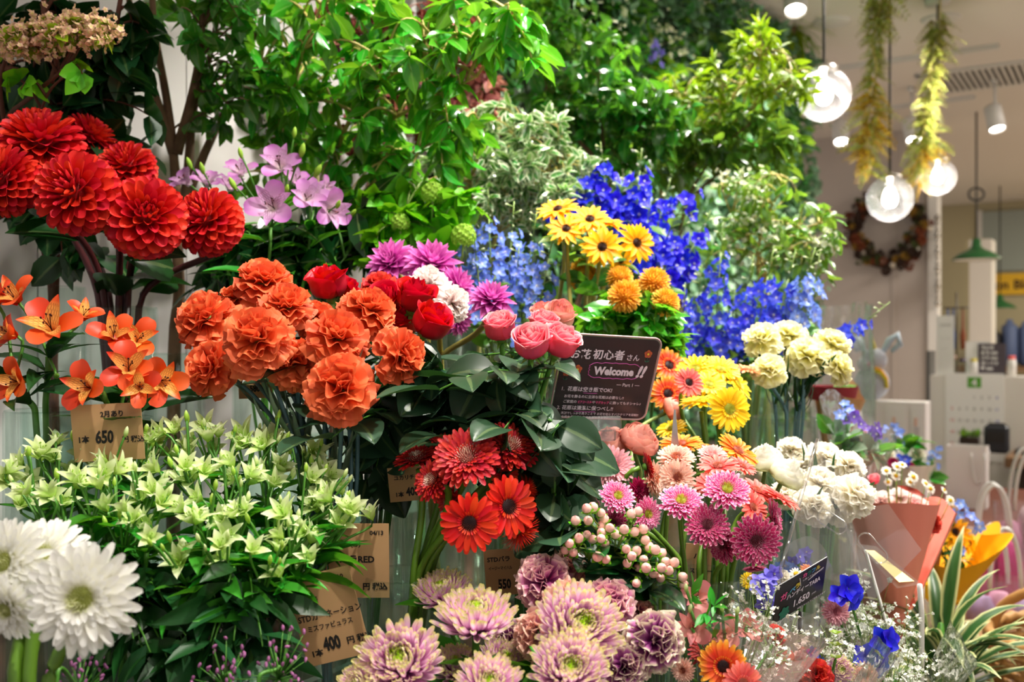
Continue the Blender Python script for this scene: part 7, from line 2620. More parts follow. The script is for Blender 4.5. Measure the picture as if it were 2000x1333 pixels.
def leaf_bits(root, pts, Y, L, Wd, mt, name='leaves', n=4, tm=None):
    m = MB()
    for (x, y) in pts:
        p = np.asarray(tuple(P(x, y, Y + RS.uniform(-.02, .02)) - root.location))
        D = RS.normal(0, 1, (n, 3)) + np.array([0, -.2, .5])
        Nn = RS.normal(0, .5, (n, 3)) + np.array([0, -.4, .8])
        place(m, tm or petal(1.0, Wd / L, prof_point, bend=-.5, fold=.2, nu=6, nv=3), D, Nn, p, L * RS.uniform(.7, 1.2, n))
    m.build(name, mt, root)


solid('wrap_pink', 'f28c7c', 0.55)
solid('wrap_yellow', 'fbb80c', 0.5)
solid('wrap_white', 'ece6e2', 0.6)
solid('ribbon_brown', '6c3c24', 0.5, noise=0.3, nscale=90)
solid('ribbon_red', '8c1c2c', 0.5)
solid('card_yellow', 'f4e28c', 0.6)
solid('leaf_redbrown', '8c2c18', 0.5)

# pink paper bouquet
base = P(1752, 1205, 1.62)
bq = thing('pink_bouquet', 'bouquet in salmon pink wrapping paper with pink carnations and chamomile', 'bouquet', base)
cone_wrap(bq, 'wrapping_paper', 'wrap_pink', base, P(1742, 985, 1.62), 0.012, 0.072, 150, 385, [(250, .08, 60)], pleat=.02, nple=3)
cone_wrap(bq, 'back_paper', 'wrap_pink', base + Vector((0.01, 0.012, 0.0)), P(1775, 992, 1.66), 0.012, 0.075, -40, 150, [(40, .16, 30)], pleat=.03, nple=3)
pts = [sub_flower(bq, 'carn_blush', 1722, 975, 1.62, 28, (0, .8, .4), 'carnation'), sub_flower(bq, 'carn_blush', 1760, 968, 1.64, 27, (.1, .8, .4), 'carnation'),
       sub_flower(bq, 'germ_pale', 1792, 985, 1.63, 26, (.2, .8, .4), 'pink_flower'), sub_flower(bq, 'carn_red', 1826, 1020, 1.60, 24, (.7, .4, .5), 'carnation'), sub_flower(bq, 'rose_pink', 1707, 935, 1.66, 14, (-.2, .8, .4), 'rosebud')]
for (x, y, r, ax) in ((1731, 920, 11, (-.2, .6, .7)), (1752, 912, 11, (.1, .6, .7)), (1762, 908, 10, (.1, .7, .5)), (1750, 930, 11, (.0, .5, .8)), (1784, 932, 13, (.3, .4, .8)), (1778, 942, 11, (.1, .5, .7)), (1735, 942, 9, (-.2, .3, .8)), (1808, 945, 11, (.4, .5, .6)), (1817, 955, 12, (.3, .4, .8)), (1844, 958, 9, (.5, .5, .5)), (1856, 978, 12, (.3, .4, .8))):
    pts.append(sub_flower(bq, 'daisy', x, y, 1.60, r, ax, 'chamomile'))
bouquet_stems(bq, base, pts, 0.0008, 'stem_pale')
m = MB()
D, Nn = np.array([[-.9, -.1, .25]]), np.array([[0.1, -.6, .8]])
place(m, petal(0.055, 0.008, prof_point, bend=.2, fold=.4), D, Nn, tuple(P(1808, 970, 1.6) - base), 1.0)
m.build('dried_leaf', 'leaf_redbrown', bq)
m = MB()
lathe(m, [(.001, -.06), (.012, -.05), (.014, 0.0), (.02, .03), (.016, .035)], 14)
m.build('stem_wrap', 'wrap_pink', bq)
# yellow paper bouquet
base = P(1848, 1165, 2.02)
by = thing('yellow_bouquet', 'bouquet in bright yellow wrapping paper with a sunflower and blue florets', 'bouquet', base)
cone_wrap(by, 'wrapping_paper', 'wrap_yellow', base, P(1868, 1075, 1.96), 0.025, 0.072, 180, 395, [(330, .5, 45)], pleat=.02, nple=3, flat_=.8)
cone_wrap(by, 'back_paper', 'wrap_yellow', base + Vector((0, .02, 0)), P(1878, 1050, 2.06), 0.02, 0.066, -20, 180, [(28, .55, 24), (150, .45, 30)], pleat=.02, nple=3)
m = MB()
box(m, (0, 0, .008), (.075, .05, .045), rotz=.2, bev=.008)
m.build('paper_foot', 'wrap_yellow', by, smooth=False)
pts = [sub_flower(by, 'sunflower', 1865, 1040, 1.96, 36, (.15, .45, .85), 'sunflower'), sub_flower(by, 'sunflower', 1892, 1062, 1.98, 24, (.5, .2, .7), 'sunflower'), sub_flower(by, 'ran_white', 1842, 1000, 2.0, 17, (-.2, .8, .5), 'pale_flower')]
floret_cluster(by, 'pale', [(1868, 990), (1885, 996), (1875, 1008), (1895, 1010), (1858, 1002), (1905, 1018), (1912, 1030), (1902, 1038), (1862, 1015), (1875, 985)], 1.96, 12)
floret_cluster(by, 'pale', [(1862, 1078), (1876, 1082), (1868, 1090), (1872, 1075)], 1.96, 12)
leaf_bits(by, [(1840, 1040), (1845, 1065), (1838, 1085), (1855, 1095), (1880, 1095)], 1.98, .035, .008, 'leaf_deep')
bouquet_stems(by, base, pts)
m = MB()
p0, p1 = P(1832, 1042, 1.95) - base, P(1815, 1132, 1.95) - base
m.add([tuple(p0 + Vector((-.013, 0, 0))), tuple(p0 + Vector((.013, 0, 0))), tuple(p1 + Vector((.016, 0, 0))), tuple(p1 + Vector((-.010, 0, 0)))], np.array([[0, 3, 2, 1]]))
m.build('ribbon', 'ribbon_brown', by)
# glass holder under the yellow bouquet
gb = on_z(1850, 1230, T3)
gb = Vector((base.x, base.y, T3))
t = thing('bouquet_stand_vase', 'clear vase under the yellow bouquet', 'vase', gb)
m = MB()
lathe(m, [(.001, 0), (.034, 0), (.036, .006), (.036, base.z - T3 - .016), (.033, base.z - T3 - .018), (.033, .012), (.001, .01)], 24)
m.build('glass_body', 'glass_vase', t)
gb = P(1752, 1205, 1.62)
t = thing('bouquet_stand_vase', 'clear vase under the salmon pink bouquet', 'vase', (gb.x, gb.y, T3))
m = MB()
hh = gb.z - T3 - .03
lathe(m, [(.001, 0), (.034, 0), (.036, .006), (.036, hh), (.033, hh), (.033, .012), (.001, .01)], 24)
m.build('glass_body', 'glass_vase', t)

# purple bouquet in clear cellophane
base = P(1665, 985, 1.72)
bp = thing('purple_bouquet', 'bouquet of purple and pale blue flowers in a tall clear cellophane cone', 'bouquet', base)
cone_wrap(bp, 'cellophane', 'cellophane', base, P(1690, 820, 1.74), 0.015, 0.068, 0, 360, [(120, .35, 50), (330, -.25, 50)], pleat=.06, nple=5)
pts = [sub_flower(bp, 'dahlia_mag', 1690, 845, 1.74, 5, (0, .6, .6), 'small_flower')]
floret_cluster(bp, 'mid', [(1655, 822), (1668, 815), (1690, 838), (1702, 848), (1680, 830), (1715, 850), (1695, 858), (1710, 838)], 1.74, 16, 'purple_flowers', 'p_purple')
floret_cluster(bp, 'pale', [(1585 + 60, 800), (1650, 790), (1640, 812), (1660, 800)], 1.73, 12)
leaf_bits(bp, [(1640, 850), (1660, 860), (1680, 870), (1650, 880), (1700, 880), (1670, 895)], 1.73, .04, .014, 'leaf_sage', n=6)
leaf_bits(bp, [(1640, 870), (1630, 850), (1700, 900), (1715, 885)], 1.73, .05, .013, 'leaf_mid', n=4)
bouquet_stems(bp, base, [P(1690, 845, 1.74), P(1655, 822, 1.74), P(1650, 790, 1.73), P(1650, 870, 1.73)])
m = MB()
tube(m, [(0, 0, 0), (0, 0, -.1), tuple(Vector((base.x, base.y, T3 + .002)) - base)], .006, 8)
m.build('holder_stick', 'clear_plastic', bp)
# small mixed bouquet with forget me not blue further right
base = P(1775, 985, 2.35)
bm = thing('blue_posy', 'small posy of blue, white and burgundy flowers in pale paper behind the chamomile', 'bouquet', base)
cone_wrap(bm, 'wrapping_paper', 'wrap_white', base, P(1775, 905, 2.35), 0.02, 0.055, 0, 360, [(90, .3, 60)], pleat=.06, nple=5)
floret_cluster(bm, 'pale', [(1742 + RS.uniform(-22, 22), 845 + RS.uniform(-22, 25)) for _ in range(16)], 2.35, 7)
floret_cluster(bm, 'pale', [(1825 + RS.uniform(-15, 15), 895 + RS.uniform(-22, 22)) for _ in range(9)], 2.35, 7)
floret_cluster(bm, 'mid', [(1755, 895), (1768, 900), (1745, 905), (1775, 915)], 2.32, 13)
pts = [sub_flower(bm, 'carn_white', 1738, 888, 2.33, 14, (-.2, .6, .6)), sub_flower(bm, 'carn_white', 1795, 885, 2.35, 15, (.1, .6, .6)), sub_flower(bm, 'germ_darkmag', 1744, 905, 2.31, 12, (-.2, .4, .8)), sub_flower(bm, 'germ_darkmag', 1778, 912, 2.31, 11, (.2, .4, .8)), sub_flower(bm, 'carn_white', 1808, 918, 2.34, 13, (.3, .5, .6))]
leaf_bits(bm, [(1765, 870), (1790, 865), (1798, 900), (1815, 935), (1780, 940), (1730, 880), (1770, 935)], 2.34, .045, .016, 'leaf_mid', n=5)
bouquet_stems(bm, base, pts + [P(1742, 850, 2.35), P(1825, 895, 2.35)])
m = MB()
tube(m, [(0, 0, .01), (0, 0, -.06), tuple(Vector((base.x, base.y, .782)) - base)], .018, 10)
m.build('stem_bundle', 'stem_pale', bm)
# kraft bouquet behind the cream carnations
base = P(1625, 880, 2.32)
bk_ = thing('kraft_bouquet', 'bouquet in brown kraft paper with a dark red band behind the cream carnations', 'bouquet', base)
cone_wrap(bk_, 'wrapping_paper', 'kraft', base, P(1640, 775, 2.32), 0.02, 0.056, 0, 360, [(60, .35, 40)], pleat=.05, nple=3)
m = MB()
lathe(m, [(.052, .118), (.060, .150)], 24)
m.build('band', 'ribbon_red', bk_)
leaf_bits(bk_, [(1630, 760), (1645, 765), (1620, 780), (1650, 790)], 2.3, .035, .012, 'leaf_olive', n=6)
m = MB()
tube(m, [(0, 0, .01), (0, 0, -.05), tuple(Vector((base.x, base.y, .785)) - base)], .016, 10)
m.build('stem_bundle', 'stem_pale', bk_)
# big clear cellophane gift behind
base = P(1650, 700, 3.0)
ab = wall_ab(base)
gw_ = thing('cellophane_gift', 'large gift wrapped in crinkled clear cellophane below the white spray', 'gift', (base.x, base.y, .78))
cone_wrap(gw_, 'cellophane', 'cellophane', Vector((base.x, base.y, .78)), P(1645, 640, 3.0), 0.06, 0.082, 0, 360, [(40, .05, 20), (160, .06, 30)], pleat=.10, nple=9, belly=.2)
cone_wrap(gw_, 'top_ruffle', 'cellophane', P(1645, 655, 3.0), P(1645, 598, 3.0), 0.062, 0.08, 0, 360, [(30, .2, 30)], pleat=.16, nple=11)
m = MB()
lathe(m, [(.001, .01), (.05, .012), (.062, .30), (.045, .42), (.001, .46)], 18)
m.build('white_contents', 'wrap_white', gw_)

# ---- front bouquets in film: pink cellophane, and clear film with baby's breath
base = P(1430, 1420, 0.96)
bf = thing('pink_film_bouquet', 'bouquet in pink cellophane with an orange gerbera, pink alstroemeria and white baby\'s breath', 'bouquet', base)
pts = [sub_flower(bf, 'gerb_bicolour', 1412, 1302, .90, 50, (-.1, .2, .95), 'orange_gerbera'), sub_flower(bf, 'gerb_coral', 1450, 1335, .89, 42, (.2, .2, .9), 'coral_gerbera'), sub_flower(bf, 'germ_red', 1385, 1272, .95, 42, (-.3, .6, .6), 'dark_red_flower'),
       sub_flower(bf, 'alst_pink', 1362, 1165, .97, 36, (-.1, .5, .8), 'pink_alstroemeria'), sub_flower(bf, 'alst_pink', 1352, 1228, .93, 40, (-.2, .3, .9), 'pink_alstroemeria'), sub_flower(bf, 'alst_pink', 1415, 1235, .94, 38, (-.2, .4, .8), 'pink_alstroemeria'), sub_flower(bf, 'alst_pink', 1458, 1225, .95, 40, (.4, .5, .6), 'pink_alstroemeria'),
       sub_flower(bf, 'germ_peach', 1335, 1310, .92, 26, (-.5, .1, .8), 'pink_flower'), sub_flower(bf, 'carn_red', 1520, 1240, 1.0, 22, (.3, .4, .7), 'carnation')]
for (x, y) in ((1440, 1195), (1348, 1190), (1410, 1190), (1340, 1150)):
    p = P(x, y, .93)
    link('bud', BUD_PALE, bf, p - base, quat_to((RS.uniform(-.3, .3), -.2, 1)), 16 / FPX * .93)
    pts.append(p)
leaf_bits(bf, [(1395, 1185), (1350, 1165), (1405, 1215), (1370, 1215), (1380, 1200)], .93, .021, .0034, 'leaf_alst', n=4)
gypso(bf, 1470, 1220, 60, 75, .94, 1.0, 150, base, rad=6.5)
bouquet_stems(bf, base, pts)
cone_wrap(bf, 'cellophane', 'cellophane_pink', base, P(1480, 1240, .96), 0.02, 0.058, 200, 405, [(340, .18, 45), (250, -.25, 40)], pleat=.05, nple=4)
cone_wrap(bf, 'back_cellophane', 'cellophane_pink', base + Vector((0, .02, 0)), P(1475, 1190, 1.03), 0.02, 0.066, 40, 170, [(100, .2, 40)], pleat=.05, nple=4)
m = MB()
tube(m, [(0, 0, .005), (0, 0, -.05), tuple(Vector((base.x, base.y, T3 + .002)) - base)], .012, 8)
m.build('stem_bundle', 'stem_pale', bf)

base = P(1600, 1430, 1.06)
bc = thing('blue_film_bouquet', 'bouquet in clear film with baby\'s breath, blue flowers and lime eucalyptus under the price board', 'bouquet', base)
pts = [sub_flower(bc, 'carn_red', 1598, 1318, .98, 36, (.1, .4, .9), 'coral_carnation'), sub_flower(bc, 'carn_blush', 1562, 1290, 1.0, 20, (-.3, .3, .8), 'pink_flower'), sub_flower(bc, 'mum', 1640, 1310, 1.02, 34, (.2, .4, .8), 'cream_flower'),
       sub_flower(bc, 'alst_orange', 1538, 1300, 1.0, 34, (-.3, .2, .8), 'orange_alstroemeria')]
floret_cluster(bc, 'royal', [(1585, 1278), (1570, 1290), (1600, 1290)], 1.02, 14)
for k, y in enumerate((1240, 1263, 1288)):
    m = MB()
    D, Nn = polar(np.full(4, 1.0), np.arange(4) * 1.57 + k)
    place(m, petal(1.0, .5, prof_oval, bend=-.3, cup=.2), D, Nn, tuple(P(1632, y, .99) - base), 14 / FPX)
    m.build('eucalyptus_leaf', 'leaf_lime', bc)
gypso(bc, 1590, 1275, 80, 50, 1.0, 1.08, 130, base, rad=6.5)
gypso(bc, 1540, 1320, 40, 25, .96, 1.02, 50, base, rad=6.5)
bouquet_stems(bc, base, pts + [P(1632, 1290, .99)])
cone_wrap(bc, 'film', 'cellophane', base, P(1620, 1265, 1.04), 0.02, 0.062, 190, 400, [(300, .15, 50)], pleat=.06, nple=4)
cone_wrap(bc, 'back_film', 'cellophane', base + Vector((0, .02, 0)), P(1615, 1240, 1.1), 0.02, 0.07, 20, 160, [(90, .2, 40)], pleat=.06, nple=4)
m = MB()
tube(m, [(0, 0, .005), (0, 0, -.04), tuple(Vector((base.x, base.y, T3 + .002)) - base)], .012, 8)
m.build('stem_bundle', 'stem_pale', bc)

base = P(1725, 1420, 1.2)
bg = thing('gypsophila_bouquet', 'large bouquet of white baby\'s breath with torn blue petals in clear film at lower right', 'bouquet', base)
gypso(bg, 1700, 1255, 95, 90, 1.12, 1.26, 330, base, rad=6)
gypso(bg, 1660, 1200, 45, 70, 1.16, 1.26, 120, base, rad=6)
gypso(bg, 1780, 1310, 60, 40, 1.12, 1.2, 120, base, rad=6)
for cl_ in (((1655, 1150, 34, (.3, .2, .8)), (1640, 1165, 26, (-.2, .4, .8)), (1665, 1170, 28, (.5, -.3, .7))), ((1722, 1255, 34, (.1, .3, .9)), (1735, 1248, 26, (.4, .2, .8))), ((1690, 1285, 32, (-.3, .3, .8)), (1712, 1300, 30, (.3, -.3, .8)))):
    m = MB()
    for (x, y, r, ax) in cl_:
        m.merge(FL['royal'][0][0][0], mat_of(axis_vec(ax), RS.uniform(0, 6)), r / FPX * 1.12, tuple(P(x, y, 1.12) - base), RS.uniform(0, 1))
    m.build('blue_flower', 'p_blue', bg)
pts = [sub_flower(bg, 'germ_rose', 1632, 1195, 1.15, 30, (.0, .2, .9), 'pink_flower'), sub_flower(bg, 'germ_peach', 1688, 1320, 1.1, 28, (.0, .2, .9), 'peach_flower')]
bouquet_stems(bg, base, pts + [P(1655, 1150, 1.12), P(1722, 1255, 1.12), P(1690, 1285, 1.12)])
cone_wrap(bg, 'film', 'cellophane', base, P(1735, 1260, 1.14), 0.03, 0.085, 190, 380, [(230, .1, 40), (330, .05, 30)], pleat=.06, nple=5)
m = MB()
tube(m, [(0, 0, .005), (0, 0, -.04), tuple(Vector((base.x, base.y, T3 + .002)) - base)], .014, 8)
m.build('stem_bundle', 'stem_pale', bg)

base = P(1560, 1300, 1.22)
bl_ = thing('lilac_film_bouquet', 'bouquet with lilac delphinium, sky blue carnation and white flowers behind the price board', 'bouquet', base)
floret_cluster(bl_, 'light', [(1495 + RS.uniform(-16, 16), 1150 + RS.uniform(-45, 45)) for _ in range(14)], 1.14, 18, 'lilac_flowers', 'p_lilac')
floret_cluster(bl_, 'light', [(1560, 1088), (1575, 1080), (1548, 1098), (1572, 1098)], 1.22, 17, 'lilac_flowers', 'p_lilac')
pts = [sub_flower(bl_, 'carn_white', 1530, 1130, 1.18, 20, (0, .4, .8)), sub_flower(bl_, 'gerb_apricot', 1580, 1118, 1.2, 20, (.3, .7, .5), 'orange_flower'), sub_flower(bl_, 'gerb_yellow', 1462, 1135, 1.16, 18, (-.4, .4, .7), 'yellow_flower'), sub_flower(bl_, 'daisy', 1555, 1122, 1.18, 15, (0, .6, .7), 'white_flower')]
floret_cluster(bl_, 'pale', [(1535, 1105), (1548, 1112), (1522, 1112)], 1.2, 16, 'sky_blue_flowers')
bouquet_stems(bl_, base, pts + [P(1495, 1150, 1.14), P(1560, 1090, 1.22)])
cone_wrap(bl_, 'frosted_film', 'frosted_plastic', base, P(1562, 1112, 1.2), 0.02, 0.042, 0, 360, [(60, .2, 40), (270, -.45, 60)], pleat=.05, nple=3)
m = MB()
tube(m, [(0, 0, .005), (0, 0, -.04), tuple(Vector((base.x, base.y, T3 + .002)) - base)], .012, 8)
m.build('stem_bundle', 'stem_pale', bl_)

# clear film sleeve round the pink gerberas
base = Vector((VASES['mgerb']['c'][0] + .01, VASES['mgerb']['c'][1] - .02, T3))
sl = thing('film_sleeve', 'clear film sleeve standing round the stems of the magenta gerberas', 'sleeve', base)
cone_wrap(sl, 'film', 'cellophane', base, base + Vector((0.01, 0, .44)), .075, .09, 185, 355, [(215, .06, 30)], pleat=.02, nple=3)

# clear carrier sheets and the card in a clear case
t = thing('clear_carrier', 'clear plastic carrier with slotted handle in front of the white carnations', 'carrier', P(1600, 1130, 1.16))
k = 1.16 / FPX


def sheet(root, name, mt, quad, rise=None):
    pts = [Vector(p) - Vector(root.location) for p in quad]
    m = MB()
    n = 9
    V = []
    for i in range(n):
        for j in range(n):
            f, g = i / (n - 1), j / (n - 1)
            p = pts[0] * (1 - f) * (1 - g) + pts[1] * f * (1 - g) + pts[2] * f * g + pts[3] * (1 - f) * g
            V.append(tuple(p + Vector((0, -(rise or 0) * math.sin(math.pi * f) * math.sin(math.pi * g), 0))))
    m.add(V, grid_faces(n, n))
    return m.build(name, mt, root)


sheet(t, 'front_sheet', 'clear_plastic', [P(1592, 862, 1.14), P(1640, 930, 1.2), P(1690, 1150, 1.16), P(1528, 1110, 1.10)], .012)
sheet(t, 'side_sheet', 'clear_plastic', [P(1640, 1000, 1.2), P(1735, 985, 1.3), P(1800, 1075, 1.3), P(1700, 1180, 1.16)], .01)
m = MB()
e = [P(1597, 858, 1.14) - t.location, P(1560, 985, 1.12) - t.location, P(1526, 1108, 1.10) - t.location]
tube(m, e, .0022, 6)
tube(m, [P(1526, 1108, 1.10) - t.location, P(1530, 1200, 1.10) - t.location, Vector((P(1530, 1200, 1.10).x, P(1530, 1200, 1.10).y, T3)) - t.location], .0022, 6)
m.build('edge_rod', 'clear_plastic', t)
m = MB()
for (pa, pb) in (((1610, 1010), (1640, 1030)), ((1690, 1055), (1720, 1088))):
    a_, b_ = P(*pa, 1.15) - t.location, P(*pb, 1.15) - t.location
    d = (b_ - a_)
    L = d.length
    d.normalize()
    n_ = Vector((-d.z, 0, d.x))
    loop = [a_ + n_ * .008 * math.sin(q_) - d * .008 * math.cos(q_) for q_ in np.linspace(-math.pi / 2, math.pi / 2, 8)] + [b_ + n_ * .008 * math.sin(q_) + d * .008 * math.cos(q_) for q_ in np.linspace(math.pi / 2, -math.pi / 2, 8)]
    loop.append(loop[0])
    tube(m, loop, .0009, 5, cap=False)
m.build('handle_slot', 'clear_plastic', t)
c0 = P(1738, 1110, 1.26)
t = thing('card_case', 'pale yellow card in a clear case leaning among the bouquets', 'card', c0)
sheet(t, 'card', 'card_yellow', [P(1690, 1075, 1.30), P(1708, 1076, 1.30), P(1786, 1136, 1.22), P(1756, 1138, 1.21)])
sheet(t, 'clear_case', 'clear_plastic', [P(1672, 1062, 1.31), P(1712, 1068, 1.31), P(1800, 1142, 1.215), P(1752, 1150, 1.205)])
m = MB()
tube(m, [P(1796, 1142, 1.215) - c0, P(1800, 1200, 1.22) - c0, Vector((P(1800, 1200, 1.22).x, P(1800, 1200, 1.22).y, T3)) - c0], .0032, 6)
tube(m, [P(1690, 1075, 1.302) - c0, P(1740, 1250, 1.3) - c0, Vector((P(1745, 1300, 1.3).x, P(1745, 1300, 1.3).y, T3)) - c0], .002, 6)
m.build('stand', 'white_plastic', t)
p = P(1318, 850, 1.18)
t = thing('sign_stake', 'flat grey metal stake standing in front of the orange gerberas', 'stake', (p.x, p.y, T2))
m = MB()
z1 = P(1318, 800, 1.18).z - T2
m.add([(-.008, 0, z1 * .55), (.008, 0, z1 * .55), (.009, 0, z1 * .8), (.001, 0, z1), (-.001, 0, z1), (-.009, 0, z1 * .8), (-.004, 0, 0), (.004, 0, 0)], [np.array([[0, 1, 2, 5], [5, 2, 3, 4], [6, 7, 1, 0]])])
m.build('blade', 'chrome', t)

# ------------------------------------------------------------------ hypericum berries
berries = [(1146, 994), (1158, 992), (1124, 1018), (1149, 1018), (1174, 1003), (1180, 1014), (1175, 1027), (1191, 1032), (1175, 1041), (1130, 1052), (1146, 1046), (1158, 1054), (1174, 1053), (1181, 1062), (1233, 1005), (1246, 1000), (1219, 1035), (1239, 1040), (1256, 1035), (1260, 1056), (1268, 1070), (1223, 1073), (1243, 1077), (1234, 1087), (1225, 1101), (1280, 1075), (1264, 1101), (1257, 1094), (1262, 1110), (1292, 1082), (1167, 1088), (1183, 1093), (1202, 1045), (1212, 1048), (1292, 1110), (1317, 1100), (1333, 1128), (1306, 1115), (1247, 1109), (1276, 1120), (1300, 1098), (1333, 1141), (1112, 1062), (1104, 1075), (1120, 1080), (1290, 1130), (1262, 1128), (1243, 1140)]
bm_ = MB()
lathe(bm_, [(.001, -1), (.55, -.8), (.9, -.3), (.95, .1), (.75, .65), (.4, .95), (.12, 1.1), (.001, 1.18)], 14)
BERRY = bm_.mesh('berry', 'p_berry')
sep_ = MB()
D_, N_ = polar(np.full(5, 1.25), np.arange(5) * 1.257)
place(sep_, petal(1.5, .45, prof_oval, bend=.5, cup=.2, nu=4, nv=3), D_, N_, (0, 0, -1.0), 1.0)
SEPAL = sep_.mesh('sepal', 'leaf_fresh')
grp = [[], [], []]
for b in berries:
    grp[0 if b[0] < 1195 else (1 if b[0] < 1262 and b[1] < 1095 else 2)].append(b)
for g, lb in zip(grp, ('stem of pink hypericum berries at the left of its bunch', 'stem of pink hypericum berries in the middle of its bunch', 'stem of pink hypericum berries at the right, partly behind film')):
    pts = [P(x, y, .955 + RS.uniform(-.012, .02)) for x, y in g]
    c = sum(pts, Vector((0, 0, 0))) / len(pts)
    hub = c + Vector((0, .02, -.02))
    path, low = stem_to('hyp', hub, (0, .2, -1), .0022)
    root = thing('hypericum_stem', lb, 'berries', Vector(low), 'pink hypericum berries')
    m, lf_ = MB(), MB()
    tube(m, path - low, .002, 6)
    nodes = [hub + Vector((RS.uniform(-.02, .02), RS.uniform(-.01, .01), RS.uniform(-.01, .02))) for _ in range(5)]
    for n_ in nodes:
        tube(m, [tuple(Vector(path[3]) - Vector(low)), tuple(hub.lerp(n_, .5) - Vector(low)), tuple(n_ - Vector(low))], .0012, 5)
    for p in pts:
        n_ = min(nodes, key=lambda q_: (q_ - p).length)
        d = (p - n_).normalized() + Vector((0, -.15, .35))
        q = quat_to(d, RS.uniform(0, 6))
        s = RS.uniform(9.2, 11) / FPX * .955
        link('berry', BERRY, root, p - Vector(low), q, s)
        link('sepal', SEPAL, root, p - Vector(low), q, s * 1.15)
        tube(m, [tuple(n_ - Vector(low)), tuple(n_.lerp(p, .6) - Vector((0, 0, .003)) - Vector(low)), tuple(p - Vector(low))], .0009, 4)
    leafset(lf_, low, (path - low)[:12], 7, .05, .014, prof_oval, t0=.02, t1=.5)
    lf_.build('leaves', 'leaf_deep', root)
    m.build('stem', 'twig_green', root)

# ------------------------------------------------------------------ striped house plant, bottles, basket, bags, box, toy
pc = P(1838, 1310, 1.62)
sp_ = thing('striped_plant', 'house plant with cream edged striped leaves at lower right', 'plant', (pc.x, pc.y, T3))
m = MB()
lathe(m, [(.001, 0), (.045, 0), (.06, .10), (.064, .10), (.062, .115), (.055, .10), (.001, .095)], 24)
m.build('pot', 'wrap_white', sp_)
m = MB()
for k in range(70):
    a = RS.uniform(0, 6.28)
    el = RS.uniform(.15, 1.15)
    D, Nn = polar([el], [a])
    z0 = .10 + RS.uniform(0, .13)
    place(m, petal(RS.uniform(.11, .20), RS.uniform(.009, .014), prof_point, bend=-RS.uniform(.5, 1.7), fold=.25, nu=9, nv=7), D, Nn, (.02 * math.cos(a), .02 * math.sin(a), z0), 1.0)
m.build('leaves', 'leaf_striped', sp_)
m = MB()
for k in range(5):
    tube(m, [(RS.uniform(-.02, .02), RS.uniform(-.02, .02), .09), (RS.uniform(-.02, .02), RS.uniform(-.02, .02), .16), (0, 0, .24)], .004, 5)
m.build('stems', 'stem_green', sp_)
solid('cap_cream', 'ece4b0', 0.45)
solid('label_blue', '28409c', 0.4)
for k, (px, Y, lb) in enumerate(((1873, 1.84, 'cream capped bottle with a blue label, left one'), (1898, 1.90, 'cream capped bottle with a blue label, right one'))):
    p = P(px, 1222 - 8 * k, Y)
    t = thing('plant_food_bottle', lb, 'bottle', (p.x, p.y, T3), 'bottles beside the striped plant')
    H = p.z - T3
    m = MB()
    lathe(m, [(.001, 0), (.020, 0), (.022, .004), (.022, H - .065), (.016, H - .052), (.001, H - .052)], 18)
    m.build('bottle_body', 'label_blue', t)
    m = MB()
    lathe(m, [(.015, H - .056), (.0165, H - .05), (.0165, H - .03), (.012, H - .026), (.012, H - .002), (.010, H), (.001, H)], 18)
    m.build('cap', 'cap_cream', t)
    m = MB()
    lathe(m, [(.0225, .05), (.0225, .10)], 18)
    m.build('label_band', 'wrap_white', t)

# wicker basket
wood('wicker', 'a87a40', 'c89a5c', 20)
bc_ = W(1.24, 1.225, .52)
bs = thing('wicker_basket', 'woven wicker basket on the bench at the lower right corner', 'basket', bc_)
m = MB()
R0 = .155
for r_ in range(13):
    z = .01 + r_ * .021
    n = 72
    tube(m, [((R0 + .015 * r_ / 12 + .006 * math.sin(18 * q_ + math.pi * (r_ % 2))) * math.cos(q_), (R0 + .015 * r_ / 12 + .006 * math.sin(18 * q_ + math.pi * (r_ % 2))) * math.sin(q_), z) for q_ in np.linspace(0, 2 * math.pi, n)], .009, 5, cap=False)
m.build('weave', 'wicker', bs)
m = MB()
for k in range(18):
    q_ = k * 2 * math.pi / 18 + .08
    tube(m, [(R0 * math.cos(q_), R0 * math.sin(q_), 0), ((R0 + .008) * math.cos(q_), (R0 + .008) * math.sin(q_), .14), ((R0 + .016) * math.cos(q_), (R0 + .016) * math.sin(q_), .275)], .005, 5)
m.build('stakes', 'wicker', bs)
m = MB()
tube(m, [((R0 + .016) * math.cos(q_), (R0 + .016) * math.sin(q_), .28 + .004 * math.sin(30 * q_)) for q_ in np.linspace(0, 2 * math.pi, 60)], .012, 6, cap=False)
m.build('rim', 'wicker', bs)
m = MB()
lathe(m, [(.001, .004), (R0, .004)], 24)
m.build('base', 'wicker', bs)
m = MB()
tube(m, [(0.0 + .0 * q_, -(R0 + .01) * math.cos(q_), .27 + .11 * math.sin(q_)) for q_ in np.linspace(0, math.pi, 20)], .011, 7)
mm = MB()
mm.merge(m, M=np.array(Matrix.Rotation(0.9, 3, 'Z')))
mm.build('basket_handle', 'wicker', bs)

film('bag_film', (.98, .96, .98), haze=.035, gloss=.16, rough=.12, bump=.7, bscale=18, hazecol=(1, .96, .98))
solid('pink_hot', 'd83c8c', 0.6)
solid('pink_soft', 'eca8c8', 0.6)
solid('pink_pale', 'f0d0d8', 0.6)
solid('lavender', 'b89cc8', 0.6)


